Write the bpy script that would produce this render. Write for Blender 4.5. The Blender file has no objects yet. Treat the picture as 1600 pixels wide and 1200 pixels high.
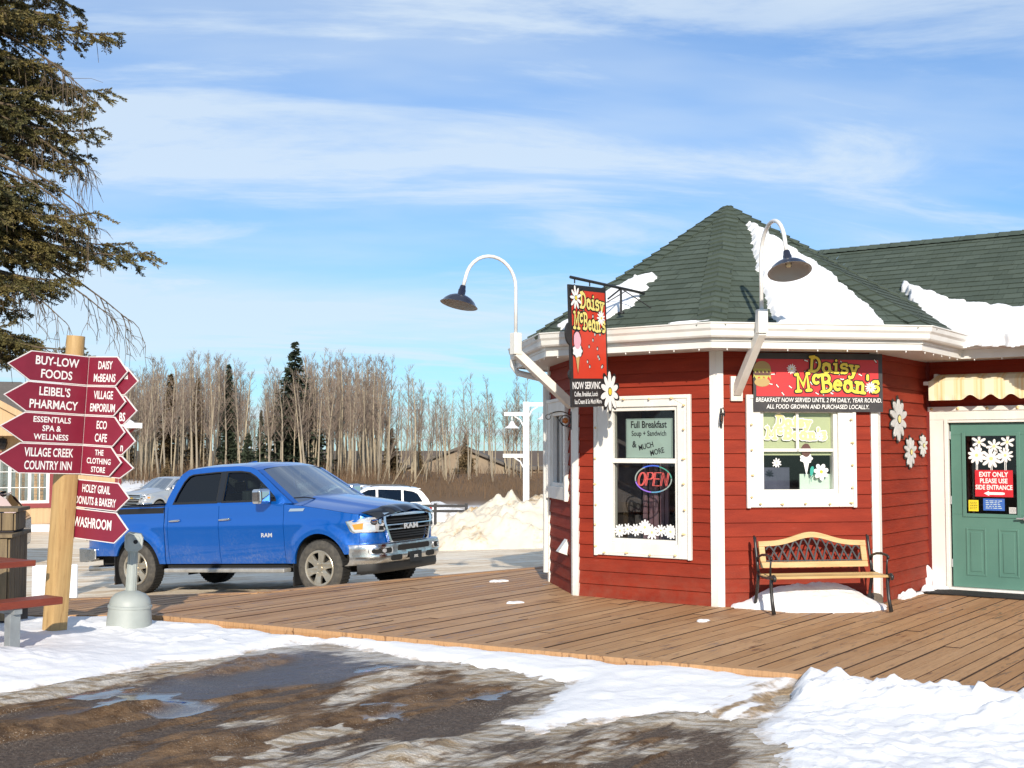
import bpy, bmesh, math, random
import numpy as np
from mathutils import Vector, Matrix
from mathutils.geometry import tessellate_polygon
scene = bpy.context.scene
COL = scene.collection
R = math.radians
random.seed(7)
RNG = np.random.default_rng(11)

# ------------------------------------------------------------------ camera, world, sun, exposure
cd = bpy.data.cameras.new("camera")
cam = bpy.data.objects.new("camera", cd)
COL.objects.link(cam)
cam.location = (0, 0, 1.72)
cam.rotation_euler = (R(90) + math.atan(103 / 1930), 0, 0)
cd.sensor_width = 36
cd.lens = 36 * 1930 / 1600
cd.clip_end = 6000
scene.camera = cam

SUN_EL, SUN_AZ = 22.0, 177.5           # degrees; azimuth clockwise from +y: the sun stands behind the camera
world = bpy.data.worlds.new("World")
scene.world = world
world.use_nodes = True
wn = world.node_tree
wn.nodes.clear()
def wnode(t, **k):
    n = wn.nodes.new(t)
    for a, b in k.items():
        setattr(n, a, b)
    return n
sky = wnode('ShaderNodeTexSky', sky_type='NISHITA')
sky.sun_disc = False
sky.sun_elevation = R(SUN_EL)
sky.sun_rotation = R(SUN_AZ)
sky.air_density = 1.0
sky.dust_density = 0.2
sky.ozone_density = 2.0
tc = wnode('ShaderNodeTexCoord')
sep = wnode('ShaderNodeSeparateXYZ')
wn.links.new(tc.outputs['Generated'], sep.inputs[0])
def wmath(op, a, b=None, c=None, clamp=False):
    n = wnode('ShaderNodeMath', operation=op, use_clamp=clamp)
    for i, v in enumerate((a, b, c)):
        if v is None:
            continue
        if isinstance(v, (int, float)):
            n.inputs[i].default_value = v
        else:
            wn.links.new(v, n.inputs[i])
    return n.outputs[0]
zz = wmath('ADD', wmath('MAXIMUM', sep.outputs[2], 0.0), 0.10)
uu = wmath('DIVIDE', sep.outputs[0], zz)
vv = wmath('DIVIDE', sep.outputs[1], zz)
def cloud(su, sv, ou, ov, detail, rough, dist, lo, hi, rot=0.25):
    cu = wmath('ADD', wmath('MULTIPLY', uu, su * math.cos(rot)), wmath('MULTIPLY', vv, su * math.sin(rot)))
    cv = wmath('ADD', wmath('MULTIPLY', uu, -sv * math.sin(rot)), wmath('MULTIPLY', vv, sv * math.cos(rot)))
    cb = wnode('ShaderNodeCombineXYZ')
    wn.links.new(wmath('ADD', cu, ou), cb.inputs[0])
    wn.links.new(wmath('ADD', cv, ov), cb.inputs[1])
    n = wnode('ShaderNodeTexNoise')
    wn.links.new(cb.outputs[0], n.inputs['Vector'])
    n.inputs['Scale'].default_value = 1.0
    n.inputs['Detail'].default_value = detail
    n.inputs['Roughness'].default_value = rough
    n.inputs['Distortion'].default_value = dist
    m = wnode('ShaderNodeMapRange', interpolation_type='SMOOTHSTEP')
    wn.links.new(n.outputs[0], m.inputs[0])
    m.inputs[1].default_value = lo
    m.inputs[2].default_value = hi
    return m.outputs[0]
streak = cloud(0.8, 1.7, 3.1, 7.7, 8, 0.62, 0.50, 0.45, 0.66, 0.22)
band = cloud(0.26, 0.62, 1.3, 2.2, 5, 0.55, 0.4, 0.40, 0.66, 0.12)
# a thin veil that is thicker towards the left (west)
veil = wmath('MULTIPLY_ADD', sep.outputs[0], -0.95, 0.14, clamp=True)
low = wmath('MULTIPLY', wmath('SUBTRACT', 0.16, sep.outputs[2], clamp=True), 1.2)
def bell(c, w):
    d = wmath('DIVIDE', wmath('SUBTRACT', sep.outputs[2], c), w)
    return wmath('POWER', 2.718, wmath('MULTIPLY', wmath('MULTIPLY', d, d), -1.0))
soft1 = cloud(0.22, 0.30, 4.3, 9.2, 6, 0.6, 0.6, 0.30, 0.62, 0.05)
soft2 = cloud(0.45, 0.8, 8.3, 1.2, 7, 0.62, 0.6, 0.32, 0.66, 0.2)
sheets = wmath('ADD', wmath('MULTIPLY', wmath('MULTIPLY', bell(0.112, 0.034), soft1), 0.72), wmath('MULTIPLY', wmath('MULTIPLY', bell(0.235, 0.075), soft2), 0.26))
amt = wmath('MULTIPLY_ADD', streak, 0.56, wmath('MULTIPLY_ADD', band, 0.44, wmath('MULTIPLY', wmath('ADD', veil, low), 0.55)), clamp=True)
amt = wmath('MULTIPLY', wmath('ADD', amt, sheets, clamp=True), 0.80)
skyt = wnode('ShaderNodeMix', data_type='RGBA', blend_type='MULTIPLY')
skyt.inputs[0].default_value = 1.0
wn.links.new(sky.outputs[0], skyt.inputs[6])
skyt.inputs[7].default_value = (0.47, 0.88, 1.30, 1)
mixc = wnode('ShaderNodeMix', data_type='RGBA')
wn.links.new(amt, mixc.inputs[0])
wn.links.new(skyt.outputs[2], mixc.inputs[6])
mixc.inputs[7].default_value = (6.6, 7.6, 8.5, 1)
bg = wnode('ShaderNodeBackground')
bg.inputs[1].default_value = 0.105
wn.links.new(mixc.outputs[2], bg.inputs[0])
wo = wnode('ShaderNodeOutputWorld')
wn.links.new(bg.outputs[0], wo.inputs[0])

sd = bpy.data.lights.new("sun", 'SUN')
sd.energy = 5.0
sd.angle = R(0.55)
sd.color = (1.0, 0.90, 0.76)
sun = bpy.data.objects.new("sun", sd)
COL.objects.link(sun)
_az, _el = R(SUN_AZ), R(SUN_EL)
to_sun = Vector((math.sin(_az) * math.cos(_el), math.cos(_az) * math.cos(_el), math.sin(_el)))
sun.rotation_euler = to_sun.to_track_quat('Z', 'Y').to_euler()
sun.location = (0, -20, 30)

scene.view_settings.view_transform = 'Standard'
scene.view_settings.look = 'None'
scene.view_settings.exposure = 0.12
scene.view_settings.gamma = 1.0
scene.render.engine = 'CYCLES'
scene.cycles.max_bounces = 8
scene.cycles.transparent_max_bounces = 16
scene.cycles.use_denoising = True

# ------------------------------------------------------------------ materials
def mat(name, c, rough=0.6, metal=0.0, c2=None, scale=5.0, detail=5.0, stretch=(1, 1, 1), lo=0.35, hi=0.65,
        bump=0.0, bscale=40.0, bstretch=None, spec=0.5, coat=0.0, emit=None, estr=0.0, coord='Object', c3=None, s3=30.0, lo3=0.55, hi3=0.7, rough2=None):
    m = bpy.data.materials.new(name)
    m.use_nodes = True
    nt = m.node_tree
    N, L = nt.nodes, nt.links
    p = N['Principled BSDF']
    p.inputs['Base Color'].default_value = (*c, 1)
    p.inputs['Roughness'].default_value = rough
    p.inputs['Metallic'].default_value = metal
    p.inputs['Specular IOR Level'].default_value = spec
    p.inputs['Coat Weight'].default_value = coat
    p.inputs['Coat Roughness'].default_value = 0.04
    if emit:
        p.inputs['Emission Color'].default_value = (*emit, 1)
        p.inputs['Emission Strength'].default_value = estr
    t = N.new('ShaderNodeTexCoord')
    def noise(sc, st, det):
        mp = N.new('ShaderNodeMapping')
        mp.inputs['Scale'].default_value = st
        L.new(t.outputs[coord], mp.inputs[0])
        n = N.new('ShaderNodeTexNoise')
        n.inputs['Scale'].default_value = sc
        n.inputs['Detail'].default_value = det
        n.inputs['Roughness'].default_value = 0.6
        L.new(mp.outputs[0], n.inputs['Vector'])
        return n.outputs[0]
    def mr(o, a, b):
        r_ = N.new('ShaderNodeMapRange')
        r_.inputs[1].default_value = a
        r_.inputs[2].default_value = b
        L.new(o, r_.inputs[0])
        return r_.outputs[0]
    cur = None
    if c2:
        f = mr(noise(scale, stretch, detail), lo, hi)
        mx = N.new('ShaderNodeMix'); mx.data_type = 'RGBA'
        L.new(f, mx.inputs[0])
        mx.inputs[6].default_value = (*c, 1)
        mx.inputs[7].default_value = (*c2, 1)
        cur = mx.outputs[2]
        if rough2 is not None:
            mm = N.new('ShaderNodeMix'); mm.data_type = 'FLOAT'
            L.new(f, mm.inputs[0]); mm.inputs[2].default_value = rough; mm.inputs[3].default_value = rough2
            L.new(mm.outputs[0], p.inputs['Roughness'])
    if c3:
        f = mr(noise(s3, stretch, 6), lo3, hi3)
        mx = N.new('ShaderNodeMix'); mx.data_type = 'RGBA'
        L.new(f, mx.inputs[0])
        if cur:
            L.new(cur, mx.inputs[6])
        else:
            mx.inputs[6].default_value = (*c, 1)
        mx.inputs[7].default_value = (*c3, 1)
        cur = mx.outputs[2]
    if cur:
        L.new(cur, p.inputs['Base Color'])
    if bump:
        b = N.new('ShaderNodeBump')
        b.inputs['Strength'].default_value = bump
        b.inputs['Distance'].default_value = 0.02
        L.new(noise(bscale, bstretch or stretch, 6), b.inputs['Height'])
        L.new(b.outputs[0], p.inputs['Normal'])
    return m

def nodes_of(m):
    return m.node_tree.nodes, m.node_tree.links, m.node_tree.nodes['Principled BSDF']

def glass_mat(name, tint=(0.9, 0.95, 0.95), refl=1.0, dark=0.0, ior=1.45):
    m = bpy.data.materials.new(name)
    m.use_nodes = True
    N, L = m.node_tree.nodes, m.node_tree.links
    N.clear()
    o = N.new('ShaderNodeOutputMaterial')
    tr = N.new('ShaderNodeBsdfTransparent'); tr.inputs[0].default_value = (*tint, 1)
    gl = N.new('ShaderNodeBsdfGlossy'); gl.inputs['Roughness'].default_value = 0.015
    fr = N.new('ShaderNodeFresnel'); fr.inputs[0].default_value = ior
    mu = N.new('ShaderNodeMath'); mu.operation = 'MULTIPLY_ADD'; mu.use_clamp = True
    L.new(fr.outputs[0], mu.inputs[0]); mu.inputs[1].default_value = refl; mu.inputs[2].default_value = dark
    mx = N.new('ShaderNodeMixShader')
    L.new(mu.outputs[0], mx.inputs[0]); L.new(tr.outputs[0], mx.inputs[1]); L.new(gl.outputs[0], mx.inputs[2])
    L.new(mx.outputs[0], o.inputs[0])
    return m

MT = {}
def setm(key, *a, **k):
    MT[key] = mat(key, *a, **k)
setm('red_siding', (0.272, 0.032, 0.014), 0.7, spec=0.2, c2=(0.205, 0.023, 0.011), scale=1.6, stretch=(1.0, 1.0, 6.0), bump=0.15, bscale=9, bstretch=(1, 1, 14), c3=(0.30, 0.050, 0.030), s3=5.0, lo3=0.60, hi3=0.80)
setm('red_trim', (0.16, 0.016, 0.012), 0.6)
setm('white_trim', (0.80, 0.79, 0.75), 0.5, c2=(0.70, 0.685, 0.63), scale=3, stretch=(1, 1, 0.4), bump=0.06, bscale=25)
setm('gutter_white', (0.72, 0.72, 0.69), 0.4, c2=(0.62, 0.61, 0.57), scale=2.2, lo=0.45, hi=0.75)
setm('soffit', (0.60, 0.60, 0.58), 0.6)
setm('white_paint', (0.82, 0.82, 0.80), 0.45)
setm('white_metal', (0.80, 0.80, 0.79), 0.35, c2=(0.68, 0.67, 0.64), scale=6)
setm('black_paint', (0.012, 0.012, 0.014), 0.4)
setm('black_iron', (0.014, 0.014, 0.015), 0.38, c2=(0.03, 0.028, 0.027), scale=20)
setm('black_board', (0.018, 0.017, 0.018), 0.55)
setm('navy_enamel', (0.012, 0.014, 0.03), 0.25, coat=0.4)
setm('lamp_inside', (0.36, 0.35, 0.33), 0.6)
setm('bulb', (0.8, 0.72, 0.45), 0.2)
setm('sign_red', (0.62, 0.045, 0.018), 0.5, c2=(0.55, 0.04, 0.016), scale=3)
setm('banner_red', (0.60, 0.030, 0.030), 0.45, c2=(0.52, 0.028, 0.035), scale=3, bump=0.05, bscale=6)
setm('banner_black', (0.030, 0.028, 0.030), 0.45, c2=(0.05, 0.045, 0.045), scale=6, bump=0.1, bscale=7)
setm('letter_yellow', (0.80, 0.62, 0.06), 0.5)
setm('letter_cream', (0.80, 0.68, 0.20), 0.5)
setm('letter_white', (0.82, 0.82, 0.80), 0.5)
setm('pale_yellow', (0.80, 0.70, 0.28), 0.5)
setm('ink', (0.008, 0.008, 0.009), 0.6)
setm('pink', (0.78, 0.42, 0.50), 0.5)
setm('cone', (0.55, 0.36, 0.14), 0.6)
setm('brown_scoop', (0.10, 0.045, 0.035), 0.5)
setm('bun', (0.42, 0.30, 0.12), 0.6)
setm('lettuce', (0.45, 0.42, 0.10), 0.6)
setm('grey_petal', (0.62, 0.63, 0.62), 0.6, c2=(0.5, 0.51, 0.5), scale=14)
setm('teal_leaf', (0.03, 0.34, 0.27), 0.5)
setm('mint_card', (0.62, 0.74, 0.66), 0.5)
setm('blind', (0.50, 0.52, 0.32), 0.7)
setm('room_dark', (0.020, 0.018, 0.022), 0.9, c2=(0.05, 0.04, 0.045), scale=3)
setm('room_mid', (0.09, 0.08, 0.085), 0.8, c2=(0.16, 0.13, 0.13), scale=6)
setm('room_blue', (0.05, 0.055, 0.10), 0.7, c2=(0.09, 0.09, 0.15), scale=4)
setm('curtain', (0.42, 0.26, 0.30), 0.8, c2=(0.3, 0.14, 0.18), scale=5, stretch=(3, 3, .5))
setm('door_green', (0.095, 0.215, 0.170), 0.42, c2=(0.082, 0.19, 0.152), scale=2, bump=.03, bscale=30)
setm('steel', (0.55, 0.56, 0.57), 0.35, metal=0.7)
setm('exit_red', (0.55, 0.02, 0.03), 0.4)
setm('sticker_yellow', (0.75, 0.60, 0.03), 0.5)
setm('sticker_blue', (0.04, 0.13, 0.45), 0.5)
setm('mat_rubber', (0.012, 0.012, 0.013), 0.85, bump=0.4, bscale=60)
setm('bench_wood', (0.58, 0.41, 0.19), 0.45, c2=(0.48, 0.31, 0.125), scale=3, stretch=(1, 8, 8), c3=(0.20, 0.12, 0.05), s3=6, lo3=0.64, hi3=0.8, bump=0.08, bscale=14)
setm('lattice_iron', (0.030, 0.031, 0.033), 0.42, c2=(0.055, 0.055, 0.056), scale=18)
setm('warm_bulb', (0.72, 0.55, 0.28), 0.2)
setm('amber_glass', (0.42, 0.12, 0.02), 0.25)
setm('stone', (0.16, 0.13, 0.10), 0.9, c2=(0.10, 0.08, 0.06), scale=12, bump=0.5, bscale=20)
setm('pine_post', (0.50, 0.33, 0.14), 0.6, c2=(0.40, 0.25, 0.10), scale=2.5, stretch=(9, 9, 0.8), c3=(0.20, 0.11, 0.04), s3=4, lo3=0.60, hi3=0.76, bump=0.2, bscale=8, bstretch=(10, 10, 1))
setm('burgundy', (0.23, 0.016, 0.040), 0.42, c2=(0.20, 0.014, 0.035), scale=4)
setm('sign_edge', (0.78, 0.74, 0.72), 0.5)
setm('ash_plastic', (0.36, 0.39, 0.37), 0.5, c2=(0.31, 0.34, 0.32), scale=5)
setm('ash_hole', (0.02, 0.02, 0.02), 0.8)
setm('red_plank', (0.24, 0.048, 0.022), 0.45, c2=(0.17, 0.032, 0.018), scale=3, stretch=(1, 8, 8), bump=0.1, bscale=10)
setm('galvanised', (0.30, 0.33, 0.34), 0.5, metal=0.3, c2=(0.24, 0.26, 0.27), scale=8)
setm('weathered_wood', (0.21, 0.155, 0.085), 0.8, c2=(0.13, 0.095, 0.055), scale=3, stretch=(7, 7, 0.7), bump=0.2, bscale=10)
setm('plastic_white', (0.72, 0.75, 0.78), 0.4)

def base_dirt(key, z0, z1, col, amt):
    """splashes that climb a little way up from the deck"""
    m = MT[key]; N, L, P = nodes_of(m)
    src = P.inputs['Base Color'].links[0].from_socket
    t = N.new('ShaderNodeTexCoord'); sp_ = N.new('ShaderNodeSeparateXYZ'); L.new(t.outputs['Object'], sp_.inputs[0])
    n = N.new('ShaderNodeTexNoise'); n.inputs['Scale'].default_value = 7; n.inputs['Detail'].default_value = 6; n.inputs['Roughness'].default_value = .7; L.new(t.outputs['Object'], n.inputs['Vector'])
    r = N.new('ShaderNodeMapRange'); L.new(sp_.outputs[2], r.inputs[0])
    for i, v in enumerate((z1, z0, 0.0, 1.0)): r.inputs[i + 1].default_value = v
    r2 = N.new('ShaderNodeMapRange'); L.new(n.outputs[0], r2.inputs[0]); r2.inputs[1].default_value = .38; r2.inputs[2].default_value = .68
    mu = N.new('ShaderNodeMath'); mu.operation = 'MULTIPLY'; L.new(r.outputs[0], mu.inputs[0]); L.new(r2.outputs[0], mu.inputs[1])
    mv = N.new('ShaderNodeMath'); mv.operation = 'MULTIPLY'; L.new(mu.outputs[0], mv.inputs[0]); mv.inputs[1].default_value = amt
    mx = N.new('ShaderNodeMix'); mx.data_type = 'RGBA'; L.new(mv.outputs[0], mx.inputs[0]); L.new(src, mx.inputs[6]); mx.inputs[7].default_value = (*col, 1)
    L.new(mx.outputs[2], P.inputs['Base Color'])
base_dirt('red_siding', 0.0, .55, (.20, .09, .06), .40)
base_dirt('white_trim', 0.0, .35, (.45, .36, .27), .6)
# ------------------------------------------------------------------ mesh helpers
class MB:
    """collects shapes into one mesh"""
    def __init__(s):
        s.v = []; s.f = []; s.m = []; s.uv = {}
        s.X = None
    def add(s, V, F, m=0, uv=None):
        b = len(s.v)
        if s.X is not None:
            V = [tuple(s.X @ Vector(p)) for p in V]
        s.v.extend([tuple(p) for p in V])
        for i, f in enumerate(F):
            if uv is not None:
                s.uv[len(s.f)] = uv[i]
            s.f.append([b + k for k in f]); s.m.append(m)
    def box(s, x0, x1, y0, y1, z0, z1, m=0):
        V = [(x0, y0, z0), (x1, y0, z0), (x1, y1, z0), (x0, y1, z0), (x0, y0, z1), (x1, y0, z1), (x1, y1, z1), (x0, y1, z1)]
        s.add(V, [(0, 3, 2, 1), (4, 5, 6, 7), (0, 1, 5, 4), (1, 2, 6, 5), (2, 3, 7, 6), (3, 0, 4, 7)], m)
    def bar(s, a, b, w, h, up=(0, 0, 1), m=0):
        """box beam from a to b, w wide and h high"""
        a, b = Vector(a), Vector(b)
        d = (b - a).normalized()
        u = Vector(up)
        r = d.cross(u)
        if r.length < 1e-4:
            r = d.cross(Vector((1, 0, 0)))
        r.normalize(); u = r.cross(d)
        V = []
        for p in (a, b):
            for i, j in ((-1, -1), (1, -1), (1, 1), (-1, 1)):
                V.append(tuple(p + r * (i * w / 2) + u * (j * h / 2)))
        s.add(V, [(0, 1, 2, 3), (7, 6, 5, 4), (0, 4, 5, 1), (1, 5, 6, 2), (2, 6, 7, 3), (3, 7, 4, 0)], m)
    def tube(s, path, r, n=8, m=0, caps=True):
        P = [Vector(p) for p in path]
        rr = r if isinstance(r, (list, tuple)) else [r] * len(P)
        V = []; F = []
        prev = None
        for i, p in enumerate(P):
            d = (P[min(i + 1, len(P) - 1)] - P[max(i - 1, 0)]).normalized()
            if prev is None:
                a = d.orthogonal().normalized()
            else:
                a = (prev - d * prev.dot(d)).normalized()
            prev = a
            b = d.cross(a)
            for k in range(n):
                t = 2 * math.pi * k / n
                V.append(tuple(p + (a * math.cos(t) + b * math.sin(t)) * rr[i]))
        for i in range(len(P) - 1):
            for k in range(n):
                F.append((i * n + k, i * n + (k + 1) % n, (i + 1) * n + (k + 1) % n, (i + 1) * n + k))
        if caps:
            F.append(tuple(range(n - 1, -1, -1)))
            F.append(tuple((len(P) - 1) * n + k for k in range(n)))
        s.add(V, F, m)
    def lathe(s, prof, n=24, axis='z', c=(0, 0, 0), m=0, closed=False):
        V = []; F = []
        for (r, h) in prof:
            for k in range(n):
                t = 2 * math.pi * k / n
                a, b = r * math.cos(t), r * math.sin(t)
                V.append({'z': (c[0] + a, c[1] + b, c[2] + h), 'y': (c[0] + a, c[1] + h, c[2] + b), 'x': (c[0] + h, c[1] + a, c[2] + b)}[axis])
        for i in range(len(prof) - 1):
            for k in range(n):
                F.append((i * n + k, i * n + (k + 1) % n, (i + 1) * n + (k + 1) % n, (i + 1) * n + k))
        if closed:
            F.append(tuple(range(n))); F.append(tuple((len(prof) - 1) * n + k for k in range(n)))
        s.add(V, F, m)
    def poly(s, pts, y, t=0.0, m=0, holes=(), mp=None, back=True):
        """flat polygon in the x-z plane facing -y at depth y, t thick (going to +y); mp maps (x,y,z)"""
        loops = [list(pts)] + [list(h) for h in holes]
        flat = [p for l in loops for p in l]
        tris = tessellate_polygon([[Vector((p[0], p[1], 0)) for p in l] for l in loops])
        n = len(flat)
        V = [(p[0], y, p[1]) for p in flat]
        F = []
        for q in tris:
            a, b, c = (flat[i] for i in q)
            ar = (b[0] - a[0]) * (c[1] - a[1]) - (b[1] - a[1]) * (c[0] - a[0])
            F.append(tuple(q) if ar > 0 else tuple(q[::-1]))
        if t:
            V += [(p[0], y + t, p[1]) for p in flat]
            if back:
                F += [tuple(i + n for i in f[::-1]) for f in F[:]]
            o = 0
            for l in loops:
                k = len(l)
                ar = sum(l[i][0] * l[(i + 1) % k][1] - l[(i + 1) % k][0] * l[i][1] for i in range(k))
                cw = (ar < 0)
                if o:
                    cw = not cw
                    cw = not cw
                for i in range(k):
                    j = (i + 1) % k
                    q = (o + i, o + i + n, o + j + n, o + j) if not cw else (o + j, o + j + n, o + i + n, o + i)
                    F.append(q)
                o += k
        if mp:
            V = [mp(p) for p in V]
        s.add(V, F, m)
    def grid(s, nu, nv, fn, m=0, flip=False, uv=None):
        V = [fn(i / (nu - 1), j / (nv - 1)) for j in range(nv) for i in range(nu)]
        F = []
        for j in range(nv - 1):
            for i in range(nu - 1):
                q = (j * nu + i, j * nu + i + 1, (j + 1) * nu + i + 1, (j + 1) * nu + i)
                F.append(q[::-1] if flip else q)
        s.add(V, F, m)
    def text(s, body, size, x, z, y, align='CENTER', bold=0.0, t=0.002, sx=1.0, m=0, shear=0.0, rot=0.0, mp=None, sp=1.0):
        V, F = text_mesh(body, bold, shear, sp)
        xs = [p[0] for p in V]
        w = max(xs) - min(xs)
        off = {'CENTER': -(min(xs) + max(xs)) / 2, 'LEFT': -min(xs), 'RIGHT': -max(xs)}[align]
        ca, sa = math.cos(rot), math.sin(rot)
        O = []
        for p in V:
            a, b = (p[0] + off) * size * sx, p[1] * size
            O.append((x + a * ca - b * sa, y, z + a * sa + b * ca))
        n = len(O)
        FF = list(F)
        if mp:
            O = [mp(p) for p in O]
        s.add(O, FF, m)
        return w * size * sx
    def build(s, name, mats, parent=None, smooth=False, bev=0.0, loc=None, rotz=0.0, auto=None, link=True, seg=2):
        me = bpy.data.meshes.new(name)
        me.from_pydata(s.v, [], s.f)
        if not isinstance(mats, (list, tuple)):
            mats = [mats]
        for q in mats:
            me.materials.append(q if not isinstance(q, str) else MT[q])
        if len(mats) > 1:
            me.polygons.foreach_set('material_index', s.m)
        if s.uv:
            ul = me.uv_layers.new(name='UVMap')
            for pi, uvs in s.uv.items():
                pl = me.polygons[pi]
                for k, li in enumerate(pl.loop_indices):
                    ul.data[li].uv = uvs[k]
        me.validate()
        me.update()
        if smooth:
            me.polygons.foreach_set('use_smooth', [True] * len(me.polygons))
            if auto:
                me.set_sharp_from_angle(angle=R(auto))
        o = bpy.data.objects.new(name, me)
        COL.objects.link(o)
        if parent is not None:
            o.parent = parent
        if loc is not None:
            o.location = loc
        o.rotation_euler.z = rotz
        if bev:
            b = o.modifiers.new('bevel', 'BEVEL')
            b.width = bev; b.segments = seg; b.limit_method = 'ANGLE'; b.angle_limit = R(40)
        return o

_tc = {}
def text_mesh(body, bold=0.0, shear=0.0, sp=1.0):
    k = (body, bold, shear, sp)
    if k in _tc:
        return _tc[k]
    cu = bpy.data.curves.new('t', 'FONT')
    cu.body = body; cu.size = 1.0; cu.offset = bold; cu.shear = shear; cu.space_character = sp
    cu.resolution_u = 3
    o = bpy.data.objects.new('t', cu)
    COL.objects.link(o)
    bpy.context.view_layer.update()
    me = o.evaluated_get(bpy.context.evaluated_depsgraph_get()).to_mesh()
    V = [(v.co.x, v.co.y) for v in me.vertices]
    F = []
    for p in me.polygons:
        i = list(p.vertices)
        a, b, c = V[i[0]], V[i[1]], V[i[2]]
        ar = sum(V[i[q]][0] * V[i[(q + 1) % len(i)]][1] - V[i[(q + 1) % len(i)]][0] * V[i[q]][1] for q in range(len(i)))
        F.append(tuple(i) if ar > 0 else tuple(i[::-1]))
    bpy.data.objects.remove(o)
    bpy.data.curves.remove(cu)
    _tc[k] = (V, F)
    return _tc[k]

def tag(o, label=None, cat=None, group=None, kind=None):
    if label: o['label'] = label
    if cat: o['category'] = cat
    if group: o['group'] = group
    if kind: o['kind'] = kind
    return o
def thing(name, label, cat, loc=(0, 0, 0), rotz=0.0, group=None):
    o = bpy.data.objects.new(name, None)
    o.empty_display_size = 0.2
    COL.objects.link(o)
    o.location = loc
    o.rotation_euler.z = rotz
    return tag(o, label, cat, group)
def copy_tree(o, parent=None):
    c = o.copy()
    COL.objects.link(c)
    c.parent = parent
    for ch in list(o.children):
        copy_tree(ch, c)
    return c
def circle(cx, cz, r, n=20, rz=None, a0=0.0):
    return [(cx + r * math.cos(a0 + 2 * math.pi * k / n), cz + (rz or r) * math.sin(a0 + 2 * math.pi * k / n)) for k in range(n)]
def petal(cx, cz, ang, r0, r1, w, n=12):
    """rounded petal polygon"""
    ca, sa = math.cos(ang), math.sin(ang)
    out = []
    for k in range(n):
        t = 2 * math.pi * k / n
        l = (r0 + r1) / 2 + (r1 - r0) / 2 * math.cos(t)
        q = w / 2 * math.sin(t) * (0.62 + 0.38 * (l - r0) / (r1 - r0))
        out.append((cx + l * ca - q * sa, cz + l * sa + q * ca))
    return out
def daisy(mb, cx, cz, y, r, n=9, mw=0, mc=1, outline=None, a0=0.3, sx=1.0, w=0.42, t=0.004, ccent=0.17, dy=0.0006):
    """a flat daisy facing -y built of petals stacked hair-thin so no faces share a plane"""
    f = lambda p: (cx + (p[0] - cx) * sx, p[1])
    k = 0
    if outline is not None:
        for i in range(n):
            mb.poly([f(p) for p in petal(cx, cz, a0 + 2 * math.pi * i / n, r * 0.05, r * 1.10, r * (w + 0.16))], y + t * 1.2 + dy * (i % 3), 0.001, outline)
    for i in range(n):
        rr = r * (0.9 + 0.1 * ((i * 7) % 3) / 2)
        mb.poly([f(p) for p in petal(cx, cz, a0 + 2 * math.pi * i / n, r * 0.1, rr, r * w)], y + dy * (i % 4), t, mw)
    if outline is not None:
        mb.poly([f(p) for p in circle(cx, cz, r * (ccent + 0.05), 14)], y - dy * 2, 0.002, outline)
    mb.poly([f(p) for p in circle(cx, cz, r * ccent, 14)], y - dy * 4, 0.002, mc)

# value noise
def _hash(ix, iy, seed):
    h = (ix.astype(np.int64) * 374761393 + iy.astype(np.int64) * 668265263 + seed * 974634777) & 0x7fffffff
    h = ((h ^ (h >> 13)) * 1274126177) & 0x7fffffff
    h = h ^ (h >> 16)
    return (h & 0xffff) / 65535.0
def vnoise(x, y, seed=0):
    x = np.asarray(x, float); y = np.asarray(y, float)
    ix, iy = np.floor(x), np.floor(y)
    fx, fy = x - ix, y - iy
    fx = fx * fx * (3 - 2 * fx); fy = fy * fy * (3 - 2 * fy)
    a = _hash(ix, iy, seed); b = _hash(ix + 1, iy, seed); c = _hash(ix, iy + 1, seed); d = _hash(ix + 1, iy + 1, seed)
    return (a * (1 - fx) + b * fx) * (1 - fy) + (c * (1 - fx) + d * fx) * fy
def fbm(x, y, seed=0, oct=4, gain=0.5):
    s = 0; a = 1; t = 0
    for i in range(oct):
        s = s + a * vnoise(x * 2 ** i + 17.3 * i, y * 2 ** i - 9.1 * i, seed + i)
        t += a; a *= gain
    return s / t
def sstep(a, b, x):
    t = np.clip((x - a) / (b - a), 0, 1)
    return t * t * (3 - 2 * t)
def poly_sd(px, py, poly):
    """signed distance to polygon, positive inside"""
    px = np.asarray(px, float); py = np.asarray(py, float)
    d = np.full(px.shape, 1e9); ins = np.zeros(px.shape, bool)
    n = len(poly)
    for i in range(n):
        x0, y0 = poly[i]; x1, y1 = poly[(i + 1) % n]
        ex, ey = x1 - x0, y1 - y0
        t = np.clip(((px - x0) * ex + (py - y0) * ey) / (ex * ex + ey * ey + 1e-12), 0, 1)
        d = np.minimum(d, np.hypot(px - x0 - t * ex, py - y0 - t * ey))
        c = ((y0 > py) != (y1 > py)) & (px < (x1 - x0) * (py - y0) / ((y1 - y0) if y1 != y0 else 1e-9) + x0)
        ins ^= c
    return np.where(ins, d, -d)
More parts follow.
